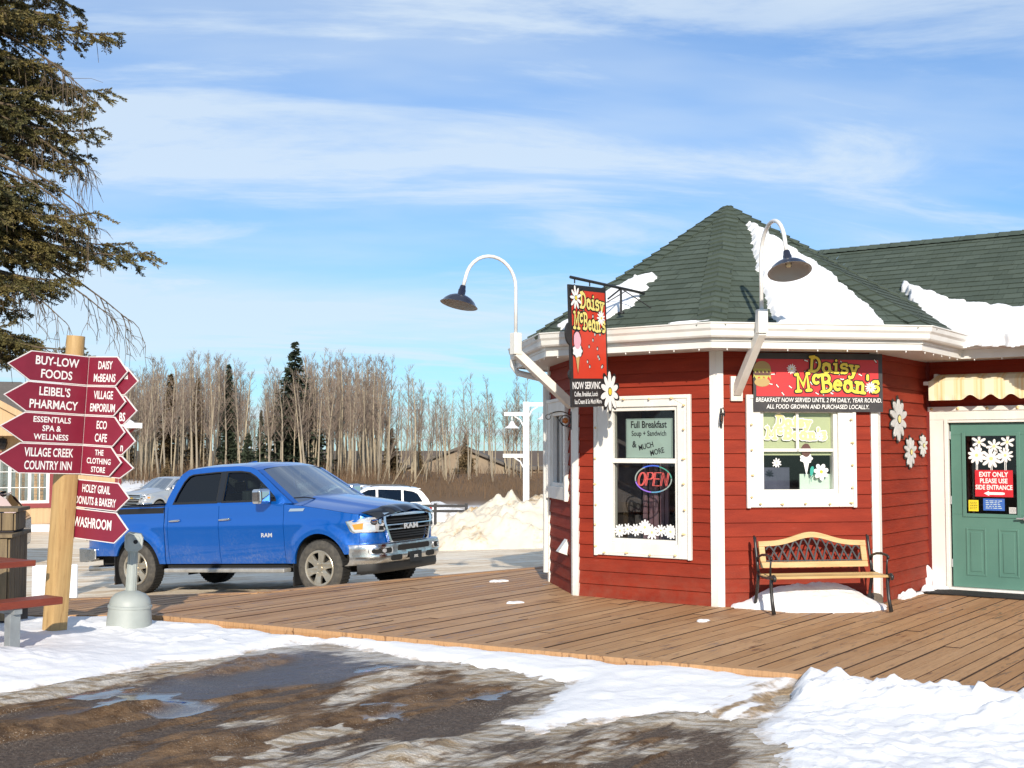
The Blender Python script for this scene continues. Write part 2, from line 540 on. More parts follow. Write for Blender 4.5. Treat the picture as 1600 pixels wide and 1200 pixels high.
def np_mesh(name, V, F, mats, parent=None, smooth=True, attrs=None, link=True):
    me = bpy.data.meshes.new(name)
    V = np.asarray(V, np.float32); F = np.asarray(F, np.int32)
    k = F.shape[1]
    me.vertices.add(len(V)); me.vertices.foreach_set('co', V.ravel())
    me.loops.add(F.size); me.loops.foreach_set('vertex_index', F.ravel())
    me.polygons.add(len(F)); me.polygons.foreach_set('loop_start', np.arange(0, F.size, k, dtype=np.int32))
    me.polygons.foreach_set('loop_total', np.full(len(F), k, np.int32))
    me.update(calc_edges=True)
    me.validate()
    for q in (mats if isinstance(mats, (list, tuple)) else [mats]):
        me.materials.append(q if not isinstance(q, str) else MT[q])
    me.polygons.foreach_set('use_smooth', [bool(smooth)] * len(me.polygons))
    for an, av in (attrs or {}).items():
        at = me.attributes.new(an, 'FLOAT', 'POINT')
        at.data.foreach_set('value', np.asarray(av, np.float32))
    if not link:
        return me
    o = bpy.data.objects.new(name, me)
    COL.objects.link(o)
    if parent is not None:
        o.parent = parent
    return o
def grid_faces(nu, nv):
    j, i = np.meshgrid(np.arange(nv - 1), np.arange(nu - 1), indexing='ij')
    a = (j * nu + i).ravel()
    return np.stack([a, a + 1, a + 1 + nu, a + nu], 1)
# ------------------------------------------------------------------ terrain
def gh(x, y):
    """ground height"""
    x = np.asarray(x, float); y = np.asarray(y, float)
    s = 0.498 * x + 0.867 * (y - 10.94)
    yy = np.clip(y, 15, 66)
    lot = -0.445 - 0.0275 * (yy - 19)
    tilt = 0.05 * (np.clip(x, -9, 2) + 3.9)
    lot = lot + tilt * (1 - sstep(22, 38, y))
    lot = lot + 1.28 * sstep(74, 92, y)
    fore = -0.085 - 0.004 * (10 - np.clip(y, 0, 10))
    w = sstep(0.0, 1.5, s)
    return fore * (1 - w) + lot * w
def g1(x, y):
    return float(gh(np.array([x]), np.array([y]))[0])

TX, TY = 0.61, 0.79                     # run of the wheel tracks
POLY_A = [(-9, 9.0), (-5, 9.1), (-3.79, 9.25), (-3.4, 9.49), (-3.24, 10.19), (-3.01, 10.49), (-2.63, 10.68), (-2.29, 11.14), (-1.97, 11.6),
          (-1.67, 11.6), (-1.13, 11.0), (-.54, 10.49), (-.21, 10.19), (.15, 9.86), (.5, 9.75), (.28, 9.02), (0, 8.35), (.21, 8.12), (.69, 8.39),
          (1.1, 8.62), (1.45, 8.25), (1.75, 8.45), (2.0, 9.1), (2.35, 9.6), (2.4, 9.66), (2.0, 9.88), (0, 11.0), (-1.95, 11.99), (-3.72, 13.02), (-5, 13.04), (-9, 13.1)]
POLY_B = [(2.3, 9.80), (2.08, 9.44), (1.77, 8.54), (1.52, 8.16), (1.6, 7.64), (1.54, 7.18), (1.6, 6.3), (6, 5.6), (7.5, 6.7), (3.72, 8.92), (3.1, 9.36), (2.9, 9.55)]
POLY_C = [(-1.75, 7.35), (-1.3, 7.98), (-0.9, 8.42), (-0.9, 8.12), (-1.25, 7.64), (-1.5, 7.2)]
POLY_DAMP = [(-2.27, 11.9), (-1.82, 11.75), (-0.9, 10.9), (-0.5, 10.35), (-1.1, 9.9), (-2.1, 9.1), (-2.73, 8.75), (-2.92, 8.16), (-3.3, 8.4), (-2.85, 9.57), (-2.5, 10.25)]
POLY_PUDS = [
    [(-3.28, 9.08), (-3.29, 9.44), (-2.96, 9.49), (-2.95, 9.15), (-3.14, 9.02)],
    [(-2.98, 8.97), (-2.87, 9.34), (-2.51, 9.25), (-2.16, 8.97), (-2.15, 8.59), (-2.42, 8.44), (-2.83, 8.71)],
    [(-1.15, 8.50), (-1.02, 8.88), (-0.82, 8.86), (-0.63, 8.63), (-0.69, 8.39), (-0.89, 8.31)],
    [(-0.36, 9.02), (-0.24, 9.29), (-0.07, 9.39), (-0.14, 9.06), (-0.27, 8.95)],
    [(-1.37, 10.31), (-1.08, 10.55), (-0.85, 10.37), (-1.03, 10.02), (-1.29, 10.08)],
]

def build_ground():
    xs = np.concatenate([-7 - np.cumsum(0.05 * 1.16 ** np.arange(62))[::-1], np.arange(-7, 6.5, 0.036), 6.5 + np.cumsum(0.05 * 1.16 ** np.arange(62))])
    ys = np.concatenate([np.array([-40, -20, -8, -2, 1, 3, 4.5, 5.5]), np.arange(6.2, 13.2, 0.036), 13.2 + np.cumsum(0.045 * 1.035 ** np.arange(226))])
    X, Y = np.meshgrid(xs, ys)
    X, Y = X.ravel(), Y.ravel()
    Z = gh(X, Y)
    s = 0.498 * X + 0.867 * (Y - 10.94)
    fore = 1 - sstep(-0.1, 0.8, s)
    p = TX * X + TY * Y; q = TY * X - TX * Y
    qw = q + 0.25 * (fbm(p * 0.4, q * 0.4, 40, 3) - 0.5)
    rut = fbm(qw * 3.2, p * 0.30, 1, 5, 0.55)
    fine = fbm(X * 7, Y * 7, 5, 4)
    clod = fbm(qw * 9, p * 2.2, 9, 4, 0.6)
    damp = sstep(-0.15, 0.15, poly_sd(X, Y, POLY_DAMP) + (fbm(X * 2, Y * 2, 12, 4) - 0.5) * 0.5) * fore
    pud = np.full(X.shape, -9.0)
    for pp in POLY_PUDS:
        pud = np.maximum(pud, poly_sd(X, Y, pp))
    pud = pud * 1.3 + (fbm(qw * 5, p * 2.2, 14, 5, 0.65) - 0.5) * 0.62
    wet = sstep(-0.02, 0.06, pud) * fore
    mud = np.clip(sstep(0.455, 0.57, rut * 0.62 + clod * 0.38) * (1 - 0.9 * wet) * (1 - 0.75 * damp), 0, 1) * fore
    ice = sstep(0.44, 0.62, fbm(qw * 1.5 + 5, p * 0.42, 21, 6, 0.65)) * (1 - wet) * (1 - damp) * fore
    snowedge = np.maximum(poly_sd(X, Y, POLY_A), poly_sd(X, Y, POLY_B))
    ice = np.maximum(ice * 0.62, sstep(-0.75, -0.05, snowedge + (fine - 0.5) * 0.3 + (rut - 0.5) * 0.6) * 0.75 * (1 - wet) * fore)
    ice = np.maximum(ice, sstep(-0.05, 0.1, poly_sd(X, Y, POLY_C) + (fine - 0.5) * 0.30 + (clod - 0.5) * 0.2) * fore)
    # near tracks of brown slush in front of the right-hand heap
    for (cx_, cy_, cr_, ch_) in ((-2.62, 8.62, .16, .07), (-2.25, 10.4, .30, .05), (-1.05, 8.55, .22, .04), (-0.9, 10.05, .3, .03), (-3.2, 8.0, .3, .05), (-1.9, 7.7, .2, .04), (-0.6, 7.45, .25, .05)):
        g_ = np.exp(-(((X - cx_) * TX + (Y - cy_) * TY) / (cr_ * 1.8)) ** 2 - (((X - cx_) * TY - (Y - cy_) * TX) / (cr_ * .7)) ** 2)
        mud = np.maximum(mud, np.clip(g_ * 1.6, 0, 1)); Z = Z + fore * ch_ * g_ * (.3 + 1.4 * fbm(X * 11, Y * 11, 88, 3)); wet = wet * (1 - g_)
    Z = Z + fore * (0.022 * (rut - 0.5) + 0.060 * mud * (clod - 0.35) - 0.010 * wet + 0.012 * (fine - 0.5) * (1 - wet))
    wear = fore * 0
    back = 1 - fore
    drift = fbm(X * 0.5, Y * 1.6, 31, 5, 0.6)
    Z = Z + back * (1 - sstep(30, 60, Y)) * (0.05 * (drift - 0.5) + 0.03 * (fine - 0.5))
    Z = Z + sstep(70, 90, Y) * 0.5 * (fbm(X * 0.1, Y * 0.1, 33, 3) - 0.5)
    lot = back * (1 - sstep(90 - 15 * sstep(-16, -12, X), 93 - 15 * sstep(-16, -12, X), Y + 3 * (fbm(X * 0.3, Y * 0.3, 50, 3) - 0.5)))
    clean = np.clip(np.maximum(sstep(0.50, 0.68, fbm(X * 0.35, Y * 1.1, 35, 4)) * 0.5, sstep(62, 74, Y)), 0, 1) * back
    clean = np.maximum(clean, back * (1 - sstep(15.5, 18.0, Y - 0.35 * X)) * 0.8)
    me_attr = dict(a_mud=mud, a_wet=wet, a_ice=ice, a_lot=lot, a_clean=clean, a_fore=fore, a_damp=damp, a_white=sstep(50, 66, Y))
    o = np_mesh('ground', np.stack([X, Y, Z], 1), grid_faces(len(xs), len(ys)), ground_mat(), attrs=me_attr)
    tag(o, kind='structure')

def attr(N, name):
    n = N.new('ShaderNodeAttribute'); n.attribute_name = name
    return n.outputs['Fac']
def nz(N, L, t, scale, detail=5, rough=0.6, st=(1, 1, 1), rot=0.0):
    src = t.outputs['Object']
    if rot:
        m0 = N.new('ShaderNodeMapping'); m0.inputs['Rotation'].default_value = (0, 0, rot); L.new(src, m0.inputs[0]); src = m0.outputs[0]
    mp = N.new('ShaderNodeMapping'); mp.inputs['Scale'].default_value = st
    L.new(src, mp.inputs[0])
    n = N.new('ShaderNodeTexNoise'); n.inputs['Scale'].default_value = scale; n.inputs['Detail'].default_value = detail; n.inputs['Roughness'].default_value = rough
    L.new(mp.outputs[0], n.inputs['Vector'])
    return n.outputs[0]
def nmath(N, L, op, a, b=None, c=None, clamp=False):
    n = N.new('ShaderNodeMath'); n.operation = op; n.use_clamp = clamp
    for i, v in enumerate((a, b, c)):
        if v is None: continue
        if isinstance(v, (int, float)): n.inputs[i].default_value = v
        else: L.new(v, n.inputs[i])
    return n.outputs[0]
def nmix(N, L, f, a, b):
    n = N.new('ShaderNodeMix'); n.data_type = 'RGBA'
    if isinstance(f, (int, float)): n.inputs[0].default_value = f
    else: L.new(f, n.inputs[0])
    for i, v in ((6, a), (7, b)):
        if isinstance(v, tuple): n.inputs[i].default_value = (*v, 1)
        else: L.new(v, n.inputs[i])
    return n.outputs[2]
def nrange(N, L, v, a, b, c=0.0, d=1.0, smooth=True):
    n = N.new('ShaderNodeMapRange')
    if smooth: n.interpolation_type = 'SMOOTHSTEP'
    L.new(v, n.inputs[0])
    for i, q in enumerate((a, b, c, d)): n.inputs[i + 1].default_value = q
    return n.outputs[0]

def ground_mat():
    m = bpy.data.materials.new('ground'); m.use_nodes = True
    N, L, P = nodes_of(m)
    t = N.new('ShaderNodeTexCoord')
    ang = math.atan2(TY, TX)
    n1 = nz(N, L, t, 6, 6); n2 = nz(N, L, t, 45, 4); n3 = nz(N, L, t, 3.0, 6, 0.65, (0.25, 2.2, 1), -ang)
    n4 = nz(N, L, t, 1.2, 6, 0.65, (0.5, 2.2, 1)); n5 = nz(N, L, t, 9, 5, 0.6, (0.5, 1.6, 1))
    asph = nmix(N, L, nrange(N, L, n2, 0.35, 0.7), (0.070, 0.052, 0.042), (0.145, 0.110, 0.086))
    asph = nmix(N, L, nmath(N, L, 'MULTIPLY', attr(N, 'a_damp'), .75), asph, (0.058, 0.047, 0.048))
    mud = nmix(N, L, nrange(N, L, n1, .3, .7), (0.075, 0.042, 0.022), (0.20, 0.125, 0.070))
    fm = nrange(N, L, nmath(N, L, 'MULTIPLY_ADD', nmath(N, L, 'SUBTRACT', n3, 0.5), 1.1, attr(N, 'a_mud')), 0.30, 0.62)
    c = nmix(N, L, fm, asph, mud)
    icec = nmix(N, L, nrange(N, L, n5, .35, .65), (0.34, 0.26, 0.165), (0.70, 0.66, 0.59))
    fi = nrange(N, L, nmath(N, L, 'MULTIPLY_ADD', nmath(N, L, 'SUBTRACT', nz(N, L, t, 5, 7, 0.7, (0.35, 1.7, 1), -ang), 0.5), 1.5, attr(N, 'a_ice')), 0.36, 0.72)
    c = nmix(N, L, nmath(N, L, 'MULTIPLY', fi, 0.85), c, icec)
    # parking lot: trodden dirty snow
    lotc = nmix(N, L, nrange(N, L, n4, 0.36, 0.62), (0.66, 0.50, 0.33), (0.92, 0.82, 0.66))
    lotc = nmix(N, L, nmath(N, L, 'MULTIPLY', nrange(N, L, n5, 0.56, 0.72), .7), lotc, (0.36, 0.26, 0.165))
    snowc = nmix(N, L, n1, (0.90, 0.83, 0.71), (0.80, 0.70, 0.56))
    snowc = nmix(N, L, attr(N, 'a_white'), snowc, (0.82, 0.83, 0.85))
    fc = nrange(N, L, nmath(N, L, 'MULTIPLY_ADD', nmath(N, L, 'SUBTRACT', n4, 0.5), 0.9, attr(N, 'a_clean')), 0.35, 0.6)
    lotc = nmix(N, L, fc, lotc, snowc)
    forest = nmix(N, L, n1, (0.12, 0.075, 0.045), (0.21, 0.14, 0.08))
    far = nmix(N, L, attr(N, 'a_lot'), forest, lotc)
    # grit and crumbs of slush
    g1n = nz(N, L, t, 130, 3, 0.7); vo = N.new('ShaderNodeTexVoronoi'); vo.inputs['Scale'].default_value = 55; L.new(t.outputs['Object'], vo.inputs['Vector'])
    c = nmix(N, L, nmath(N, L, 'MULTIPLY', nrange(N, L, g1n, 0.52, 0.72), 0.55), c, (0.045, 0.032, 0.024))
    c = nmix(N, L, nmath(N, L, 'MULTIPLY', nrange(N, L, g1n, 0.46, 0.30), 0.40), c, (0.40, 0.34, 0.26))
    peb = nmath(N, L, 'MULTIPLY', nrange(N, L, vo.outputs['Distance'], 0.26, 0.16), nrange(N, L, nz(N, L, t, 4, 4), 0.50, 0.62))
    c = nmix(N, L, nmath(N, L, 'MULTIPLY', peb, 0.7), c, (0.52, 0.46, 0.38))
    c = nmix(N, L, attr(N, 'a_fore'), far, c)
    L.new(c, P.inputs['Base Color'])
    wet = nrange(N, L, nmath(N, L, 'MULTIPLY_ADD', nmath(N, L, 'SUBTRACT', n1, 0.5), 0.8, attr(N, 'a_wet')), 0.35, 0.75)
    rg = N.new('ShaderNodeMix'); rg.data_type = 'FLOAT'
    L.new(wet, rg.inputs[0]); rg.inputs[3].default_value = 0.05; L.new(nmath(N, L, 'MULTIPLY_ADD', attr(N, 'a_damp'), -.28, .62), rg.inputs[2])
    L.new(rg.outputs[0], P.inputs['Roughness'])
    L.new(nmath(N, L, 'MAXIMUM', nmath(N, L, 'MULTIPLY_ADD', wet, 0.42, 0.08), nmath(N, L, 'MULTIPLY', attr(N, 'a_damp'), 0.35)), P.inputs['Specular IOR Level'])
    b = N.new('ShaderNodeBump'); b.inputs['Distance'].default_value = 0.03
    L.new(nmath(N, L, 'MULTIPLY', nmath(N, L, 'MULTIPLY_ADD', wet, -0.95, 1.0), nmath(N, L, 'MULTIPLY_ADD', attr(N, 'a_fore'), .75, .25)), b.inputs['Strength'])
    L.new(nmath(N, L, 'ADD', nmath(N, L, 'MULTIPLY', n1, 0.7), nmath(N, L, 'MULTIPLY', n2, 0.45)), b.inputs['Height'])
    L.new(b.outputs[0], P.inputs['Normal'])
    return m

def snow_mat(name, dirt=(0.34, 0.24, 0.14), base=(0.80, 0.81, 0.83), fbias=0.0):
    m = bpy.data.materials.new(name); m.use_nodes = True
    N, L, P = nodes_of(m)
    t = N.new('ShaderNodeTexCoord')
    n1 = nz(N, L, t, 7, 6, 0.65); n2 = nz(N, L, t, 60, 3)
    f = nrange(N, L, nmath(N, L, 'MULTIPLY_ADD', nmath(N, L, 'SUBTRACT', n1, 0.5), 1.2, attr(N, 'a_dirt')), 0.40 + fbias, 0.95 + fbias)
    nd = nz(N, L, t, 22, 5, 0.7)
    dd = nmix(N, L, nrange(N, L, nd, 0.35, 0.65), tuple(q * 1.35 for q in dirt), tuple(q * 0.62 for q in dirt))
    c = nmix(N, L, f, base, dd)
    L.new(c, P.inputs['Base Color'])
    P.inputs['Roughness'].default_value = 0.75
    P.inputs['Specular IOR Level'].default_value = 0.3
    b = N.new('ShaderNodeBump'); b.inputs['Distance'].default_value = 0.02; b.inputs['Strength'].default_value = 0.55
    L.new(nmath(N, L, 'ADD', n1, nmath(N, L, 'MULTIPLY', n2, 0.25)), b.inputs['Height'])
    L.new(b.outputs[0], P.inputs['Normal'])
    return m

def build_snow():
    xs = np.arange(-9, 6.9, 0.032); ys = np.arange(5.9, 13.2, 0.032)
    X, Y = np.meshgrid(xs, ys); X, Y = X.ravel(), Y.ravel()
    p = TX * X + TY * Y; q = TY * X - TX * Y
    n_edge = (fbm(X * 2.2, Y * 2.2, 61, 5, 0.6) - 0.5)
    sa = poly_sd(X, Y, POLY_A) + n_edge * 0.42
    sb = poly_sd(X, Y, POLY_B) + n_edge * 0.30
    lump = fbm(X * 3.2, Y * 3.2, 66, 5, 0.55)
    bill = np.abs(fbm(X * 2.1, Y * 2.1, 71, 4, 0.6) - 0.5) * 2
    chunk = np.clip(fbm(X * 7.5, Y * 7.5, 75, 3, 0.5) - 0.52, 0, 1) * 2.2
    dl = 0.498 * X + 0.867 * (Y - 10.94)                 # distance to the deck edge (negative = road side)
    near = 1 - sstep(0.1, 1.3, -dl)
    ta = 0.035 + 0.030 * near + 0.05 * sstep(-3.2, -4.6, X) + 0.05 * (lump - 0.4) * sstep(0.1, 0.5, sa)
    ta = ta + 0.13 * np.exp(-((X + 4.3) ** 2 / 0.5 + (Y - 10.35) ** 2 / 0.16)) * (0.4 + bill)
    soft = fbm(X * 9, Y * 9, 68, 4, 0.6) - 0.5
    rid = np.exp(-((dl + 0.42) / 0.42) ** 2)
    tb = 0.035 + 0.125 * rid * (0.75 + 0.5 * fbm(X * 1.1, Y * 1.1, 69, 2)) + (0.065 * (bill - 0.25) + 0.10 * chunk) * (0.35 + 0.65 * rid) + 0.050 * soft + 0.05 * np.clip(fbm(X * 13, Y * 13, 72, 3) - 0.56, 0, 1)
    ta = ta + 0.018 * soft * sstep(0.1, 0.4, sa)
    ha = ta * sstep(-0.02, 0.22, sa)
    hb = tb * sstep(-0.02, 0.22, sb)
    lumps_a = 0.05 * chunk * sstep(0.2, 0.5, sa) * sstep(0.60, 0.70, fbm(X * 1.3, Y * 1.3, 81, 2))
    H = np.maximum(ha + lumps_a, hb)
    sd = np.maximum(sa, sb)
    # brown wheel track across the snow between the two
    Z = gh(X, Y) + H - 0.03 * (sd < -0.01) - 0.004
    dirt = (1 - sstep(0.0, 0.24, sd)) * 0.65
    tr = np.exp(-((q - 0.30 - 0.0) / 0.26) ** 2)
    trk = (sstep(0.44, 0.64, fbm(q * 7, p * 0.7, 91, 5)) * 0.95 * np.exp(-((q + 4.02) / 0.42) ** 2) + 0.5 * sstep(0.52, 0.70, fbm(q * 5, p * 0.6, 95, 4)) * np.exp(-((q + 4.6) / 0.5) ** 2)) * (sa > sb) * sstep(0.3, 1.0, X) * (1 - 0.6 * sstep(9.3, 9.9, Y))
    lip = np.exp(-((X - 2.12 - 0.35 * (Y - 9.5)) / 0.12) ** 2) * sstep(8.2, 8.6, Y) * 0.8 * sstep(0.4, 0.6, fbm(X * 6, Y * 6, 97, 3))
    dirt = np.clip(np.maximum(np.maximum(dirt, trk), lip), 0, 1)
    F = grid_faces(len(xs), len(ys))
    keep = (sd[F] > -0.02).any(1)
    F = F[keep]
    used, inv = np.unique(F, return_inverse=True)
    o = np_mesh('snow', np.stack([X, Y, Z], 1)[used], inv.reshape(F.shape), snow_mat('snow', base=(0.86, 0.865, 0.88)), attrs=dict(a_dirt=dirt[used]))
    tag(o, kind='structure')

# ------------------------------------------------------------------ the plank deck
DB = Vector((0.8113, -0.5847, 0)); NIN = Vector((0.5847, 0.8113, 0))
DECK = [(8.6, 5.88), (3.59, 8.76), (-3.72, 12.95), (-12, 12.95), (-12, 14.2), (-5.12, 14.44), (-3.1, 15.09), (-1.05, 16.99), (0.47, 18.38), (3.0, 20.7), (12.5, 13.8)]
def wood_deck_mat():
    m = bpy.data.materials.new('deck_wood'); m.use_nodes = True
    N, L, P = nodes_of(m)
    t = N.new('ShaderNodeTexCoord')
    rot = -math.atan2(NIN.y, NIN.x)
    g = nz(N, L, t, 5, 6, 0.65, (0.35, 9, 1), rot); big = nz(N, L, t, 0.9, 5, 0.6, (0.6, 1.6, 1), rot); sp = nz(N, L, t, 5.0, 6, 0.65, (0.55, 4.0, 1), rot); sp2 = nz(N, L, t, 0.8, 3, 0.5)
    sand = nz(N, L, t, 2.0, 6, 0.7)
    r = attr(N, 'a_rnd')
    c = nmix(N, L, r, (0.40, 0.215, 0.095), (0.54, 0.325, 0.165))
    c = nmix(N, L, nmath(N, L, 'MULTIPLY', nrange(N, L, g, 0.42, 0.70), 0.45), c, (0.20, 0.105, 0.052))
    c = nmix(N, L, nmath(N, L, 'MULTIPLY', nrange(N, L, big, 0.40, 0.66), 0.35), c, (0.43, 0.27, 0.155))
    c = nmix(N, L, nmath(N, L, 'MULTIPLY', nrange(N, L, sand, 0.62, 0.78), 0.55), c, (0.48, 0.38, 0.28))
    st = nmath(N, L, 'MULTIPLY', nrange(N, L, sp, 0.565, 0.615), nrange(N, L, sp2, 0.38, 0.56))
    c = nmix(N, L, nmath(N, L, 'MULTIPLY', st, 0.75), c, (0.075, 0.032, 0.018))
    wetp = nrange(N, L, nz(N, L, t, 1.1, 4, 0.55), 0.60, 0.72)
    c = nmix(N, L, nmath(N, L, 'MULTIPLY', wetp, 0.45), c, (0.17, 0.085, 0.045))
    L.new(c, P.inputs['Base Color'])
    P.inputs['Specular IOR Level'].default_value = 0.25
    rg = N.new('ShaderNodeMix'); rg.data_type = 'FLOAT'
    L.new(st, rg.inputs[0]); rg.inputs[2].default_value = 0.6; rg.inputs[3].default_value = 0.32
    L.new(rg.outputs[0], P.inputs['Roughness'])
    b = N.new('ShaderNodeBump'); b.inputs['Distance'].default_value = 0.008; b.inputs['Strength'].default_value = 0.5
    L.new(g, b.inputs['Height']); L.new(b.outputs[0], P.inputs['Normal'])
    return m
def build_deck():
    P2 = [(Vector((x, y, 0)).dot(DB), Vector((x, y, 0)).dot(NIN)) for x, y in DECK]
    def span(a):
        c = []
        n = len(P2)
        for i in range(n):
            (a0, b0), (a1, b1) = P2[i], P2[(i + 1) % n]
            if (a0 > a) != (a1 > a):
                c.append(b0 + (b1 - b0) * (a - a0) / (a1 - a0))
        c.sort()
        return c
    V = []; F = []; A = []
    rnd = random.Random(5)
    def brd(a0, a1, b0, b1, zt, th, c):
        k = len(V)
        for z in (zt - th, zt):
            for a, b in ((a0, b0), (a1, b0), (a1, b1), (a0, b1)):
                p = DB * a + NIN * b
                V.append((p.x, p.y, z)); A.append(c)
        F.extend([(k, k + 3, k + 2, k + 1), (k + 4, k + 5, k + 6, k + 7), (k, k + 1, k + 5, k + 4), (k + 1, k + 2, k + 6, k + 5), (k + 2, k + 3, k + 7, k + 6), (k + 3, k, k + 4, k + 7)])
    a = min(p[0] for p in P2) + 0.02
    pitch = 0.147
    amax = max(p[0] for p in P2)
    while a < amax - 0.02:
        s0, s1 = span(a + 0.004), span(a + pitch - 0.006)
        for j in range(0, min(len(s0), len(s1)) - 1, 2):
            lo, hi = max(s0[j], s1[j]) + 0.05, min(s0[j + 1], s1[j + 1]) - 0.03
            if hi - lo < 0.3: continue
            b = lo
            first = rnd.uniform(0.8, 4.8)
            while b < hi:
                e = min(b + first, hi)
                if hi - e < 0.4: e = hi
                brd(a, a + pitch - rnd.uniform(0.010, 0.016), b, e - 0.012, rnd.uniform(-0.005, 0.003), 0.036, rnd.random())
                b = e; first = 4.88
        a += pitch
    NP = len(F)
    # edge boards along the front and the back, and the joist skirt below them
    def edge(p, q, w, z1, z0, c):
        p, q = Vector((*p, 0)), Vector((*q, 0))
        d = (q - p).normalized(); n = Vector((-d.y, d.x, 0))
        k = len(V)
        for z in (z0, z1):
            for r in (p, q, q + n * w, p + n * w):
                V.append((r.x, r.y, z)); A.append(c)
        F.extend([(k, k + 1, k + 2, k + 3), (k + 4, k + 7, k + 6, k + 5), (k, k + 4, k + 5, k + 1), (k + 1, k + 5, k + 6, k + 2), (k + 2, k + 6, k + 7, k + 3), (k + 3, k + 7, k + 4, k)])
    for i in (0, 1, 2):
        edge(DECK[i + 1], DECK[i], 0.13, 0.006, -0.034, 0.55)
        edge(DECK[i + 1], DECK[i], 0.04, -0.035, -0.30, 0.2)
    for i in (4, 5, 6, 7, 8):
        edge(DECK[i + 1], DECK[i], 0.14, 0.005, -0.034, 0.5)
        edge(DECK[i + 1], DECK[i], 0.04, -0.035, -0.75, 0.2)
    # second material: flat dark brown on plank sides and ends, so gaps read dark
    o = np_mesh('boardwalk', V, F, [wood_deck_mat(), mat('seam_dark', (.055, .030, .018), .9)], smooth=False, attrs=dict(a_rnd=A))
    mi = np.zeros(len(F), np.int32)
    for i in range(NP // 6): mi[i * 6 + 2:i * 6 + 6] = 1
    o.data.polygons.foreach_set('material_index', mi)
    tag(o, kind='structure')
build_ground()
build_snow()
build_deck()
# ------------------------------------------------------------------ the cafe building
CX, CY, ROC, TH = 2.82585, 16.04851, 2.44047, R(166.72354)
def octv(k, rad=ROC):
    return Vector((CX + rad * math.cos(TH + math.pi / 4 * k), CY + rad * math.sin(TH + math.pi / 4 * k), 0))
PV = [octv(k) for k in range(8)]
SIDE = (PV[1] - PV[0]).length
def rz(d): return math.atan2(d.y, d.x)
ROTA, ROTB, ROTC, ROTD = [rz(PV[k + 1] - PV[k]) for k in range(4)]
ROTE = ROTB
PA0 = PV[0].copy()
PV[0] = PV[1] + (PV[0] - PV[1]) * 0.83
PA, PB, PC, PD, PE = PA0, PV[1], PV[2], PV[3], PV[4]
WH = 2.85
cafe = thing('cafe_building', 'red clapboard cafe with an octagonal corner turret, green shingle roof and white trim', 'building', (CX, CY, 0))
def shingle_mat():
    m = bpy.data.materials.new('green_shingle'); m.use_nodes = True
    N, L, P = nodes_of(m)
    t = N.new('ShaderNodeTexCoord')
    br = N.new('ShaderNodeTexBrick')
    L.new(t.outputs['UV'], br.inputs['Vector'])
    br.offset = 0.37; br.squash = 1.0
    for k, v in {'Scale': 1.0, 'Mortar Size': 0.0035, 'Mortar Smooth': 0.2, 'Bias': 0.0, 'Brick Width': 0.23, 'Row Height': 0.14}.items():
        br.inputs[k].default_value = v
    br.inputs['Color1'].default_value = (0.044, 0.062, 0.046, 1); br.inputs['Color2'].default_value = (0.072, 0.095, 0.074, 1); br.inputs['Mortar'].default_value = (0.016, 0.026, 0.018, 1)
    n = nz(N, L, t, 2.2, 5); n2 = nz(N, L, t, 90, 2)
    c = nmix(N, L, nmath(N, L, 'MULTIPLY', nrange(N, L, n, 0.4, 0.7), 0.45), br.outputs[0], (0.050, 0.066, 0.046))
    c = nmix(N, L, nmath(N, L, 'MULTIPLY', nrange(N, L, n2, 0.5, 0.75), 0.5), c, (0.105, 0.135, 0.10))
    L.new(c, P.inputs['Base Color'])
    P.inputs['Roughness'].default_value = 0.85
    b = N.new('ShaderNodeBump'); b.inputs['Distance'].default_value = 0.004; b.inputs['Strength'].default_value = 0.7
    L.new(n2, b.inputs['Height']); L.new(b.outputs[0], P.inputs['Normal'])
    return m
MT['shingle'] = shingle_mat()
MT['pane'] = glass_mat('window_glass', (0.86, 0.90, 0.88), 1.0, 0.02)

def clapboard(mb, L_, H_, openings=(), z0=0.0, expo=0.153):
    """lapped boards on the local x-z plane facing -y, with openings (u0,u1,v0,v1) left out"""
    cuts = sorted({z0, H_} | {z0 + i * expo for i in range(1, int((H_ - z0) / expo) + 1)} | {v for o in openings for v in o[2:]})
    cuts = [c for c in cuts if z0 <= c <= H_]
    for va, vb in zip(cuts, cuts[1:]):
        if vb - va < 1e-5: continue
        row = int((va - z0 + 1e-6) / expo)
        base = z0 + row * expo
        wa = 0.022 * (1 - (va - base) / expo); wb = 0.022 * (1 - (vb - base) / expo)
        xs = [(0.0, L_)]
        for (u0, u1, v0, v1) in openings:
            if v0 < vb - 1e-6 and v1 > va + 1e-6:
                xs = [s for (a, b) in xs for s in ((a, min(b, u0)), (max(a, u1), b)) if s[1] - s[0] > 1e-6]
        for a, b in xs:
            mb.add([(a, -wa, va), (b, -wa, va), (b, -wb, vb), (a, -wb, vb)], [(0, 1, 2, 3)])
            if abs(va - base) < 1e-6:
                mb.add([(a, 0.0, va), (b, 0.0, va), (b, -wa, va), (a, -wa, va)], [(0, 1, 2, 3)])
def wall(P, Q, openings=(), H_=WH):
    d = Q - P
    mb = MB(); clapboard(mb, d.length, H_, openings)
    return mb.build('wall', 'red_siding', cafe, loc=P - cafe.location, rotz=rz(d))
OPB = (0.49, 1.40, 0.655, 2.215); OPC = (0.49, 1.40, 1.235, 2.18); OPA = (0.56, 1.40, 1.26, 2.20)
OPE = (0.27, 1.24, 0.0, 2.09)
EEND = PE + DB * 5.5
wall(PV[0], PV[1], [(OPA[0] - .17 * SIDE, OPA[1] - .17 * SIDE, OPA[2], OPA[3])]); wall(PV[1], PV[2], [OPB]); wall(PV[2], PV[3], [OPC]); wall(PV[3], PV[4]); wall(PE, EEND, [OPE])
wall(PV[7], PV[0]); wall(PV[6], PV[7]); wall(PV[5], PV[6])
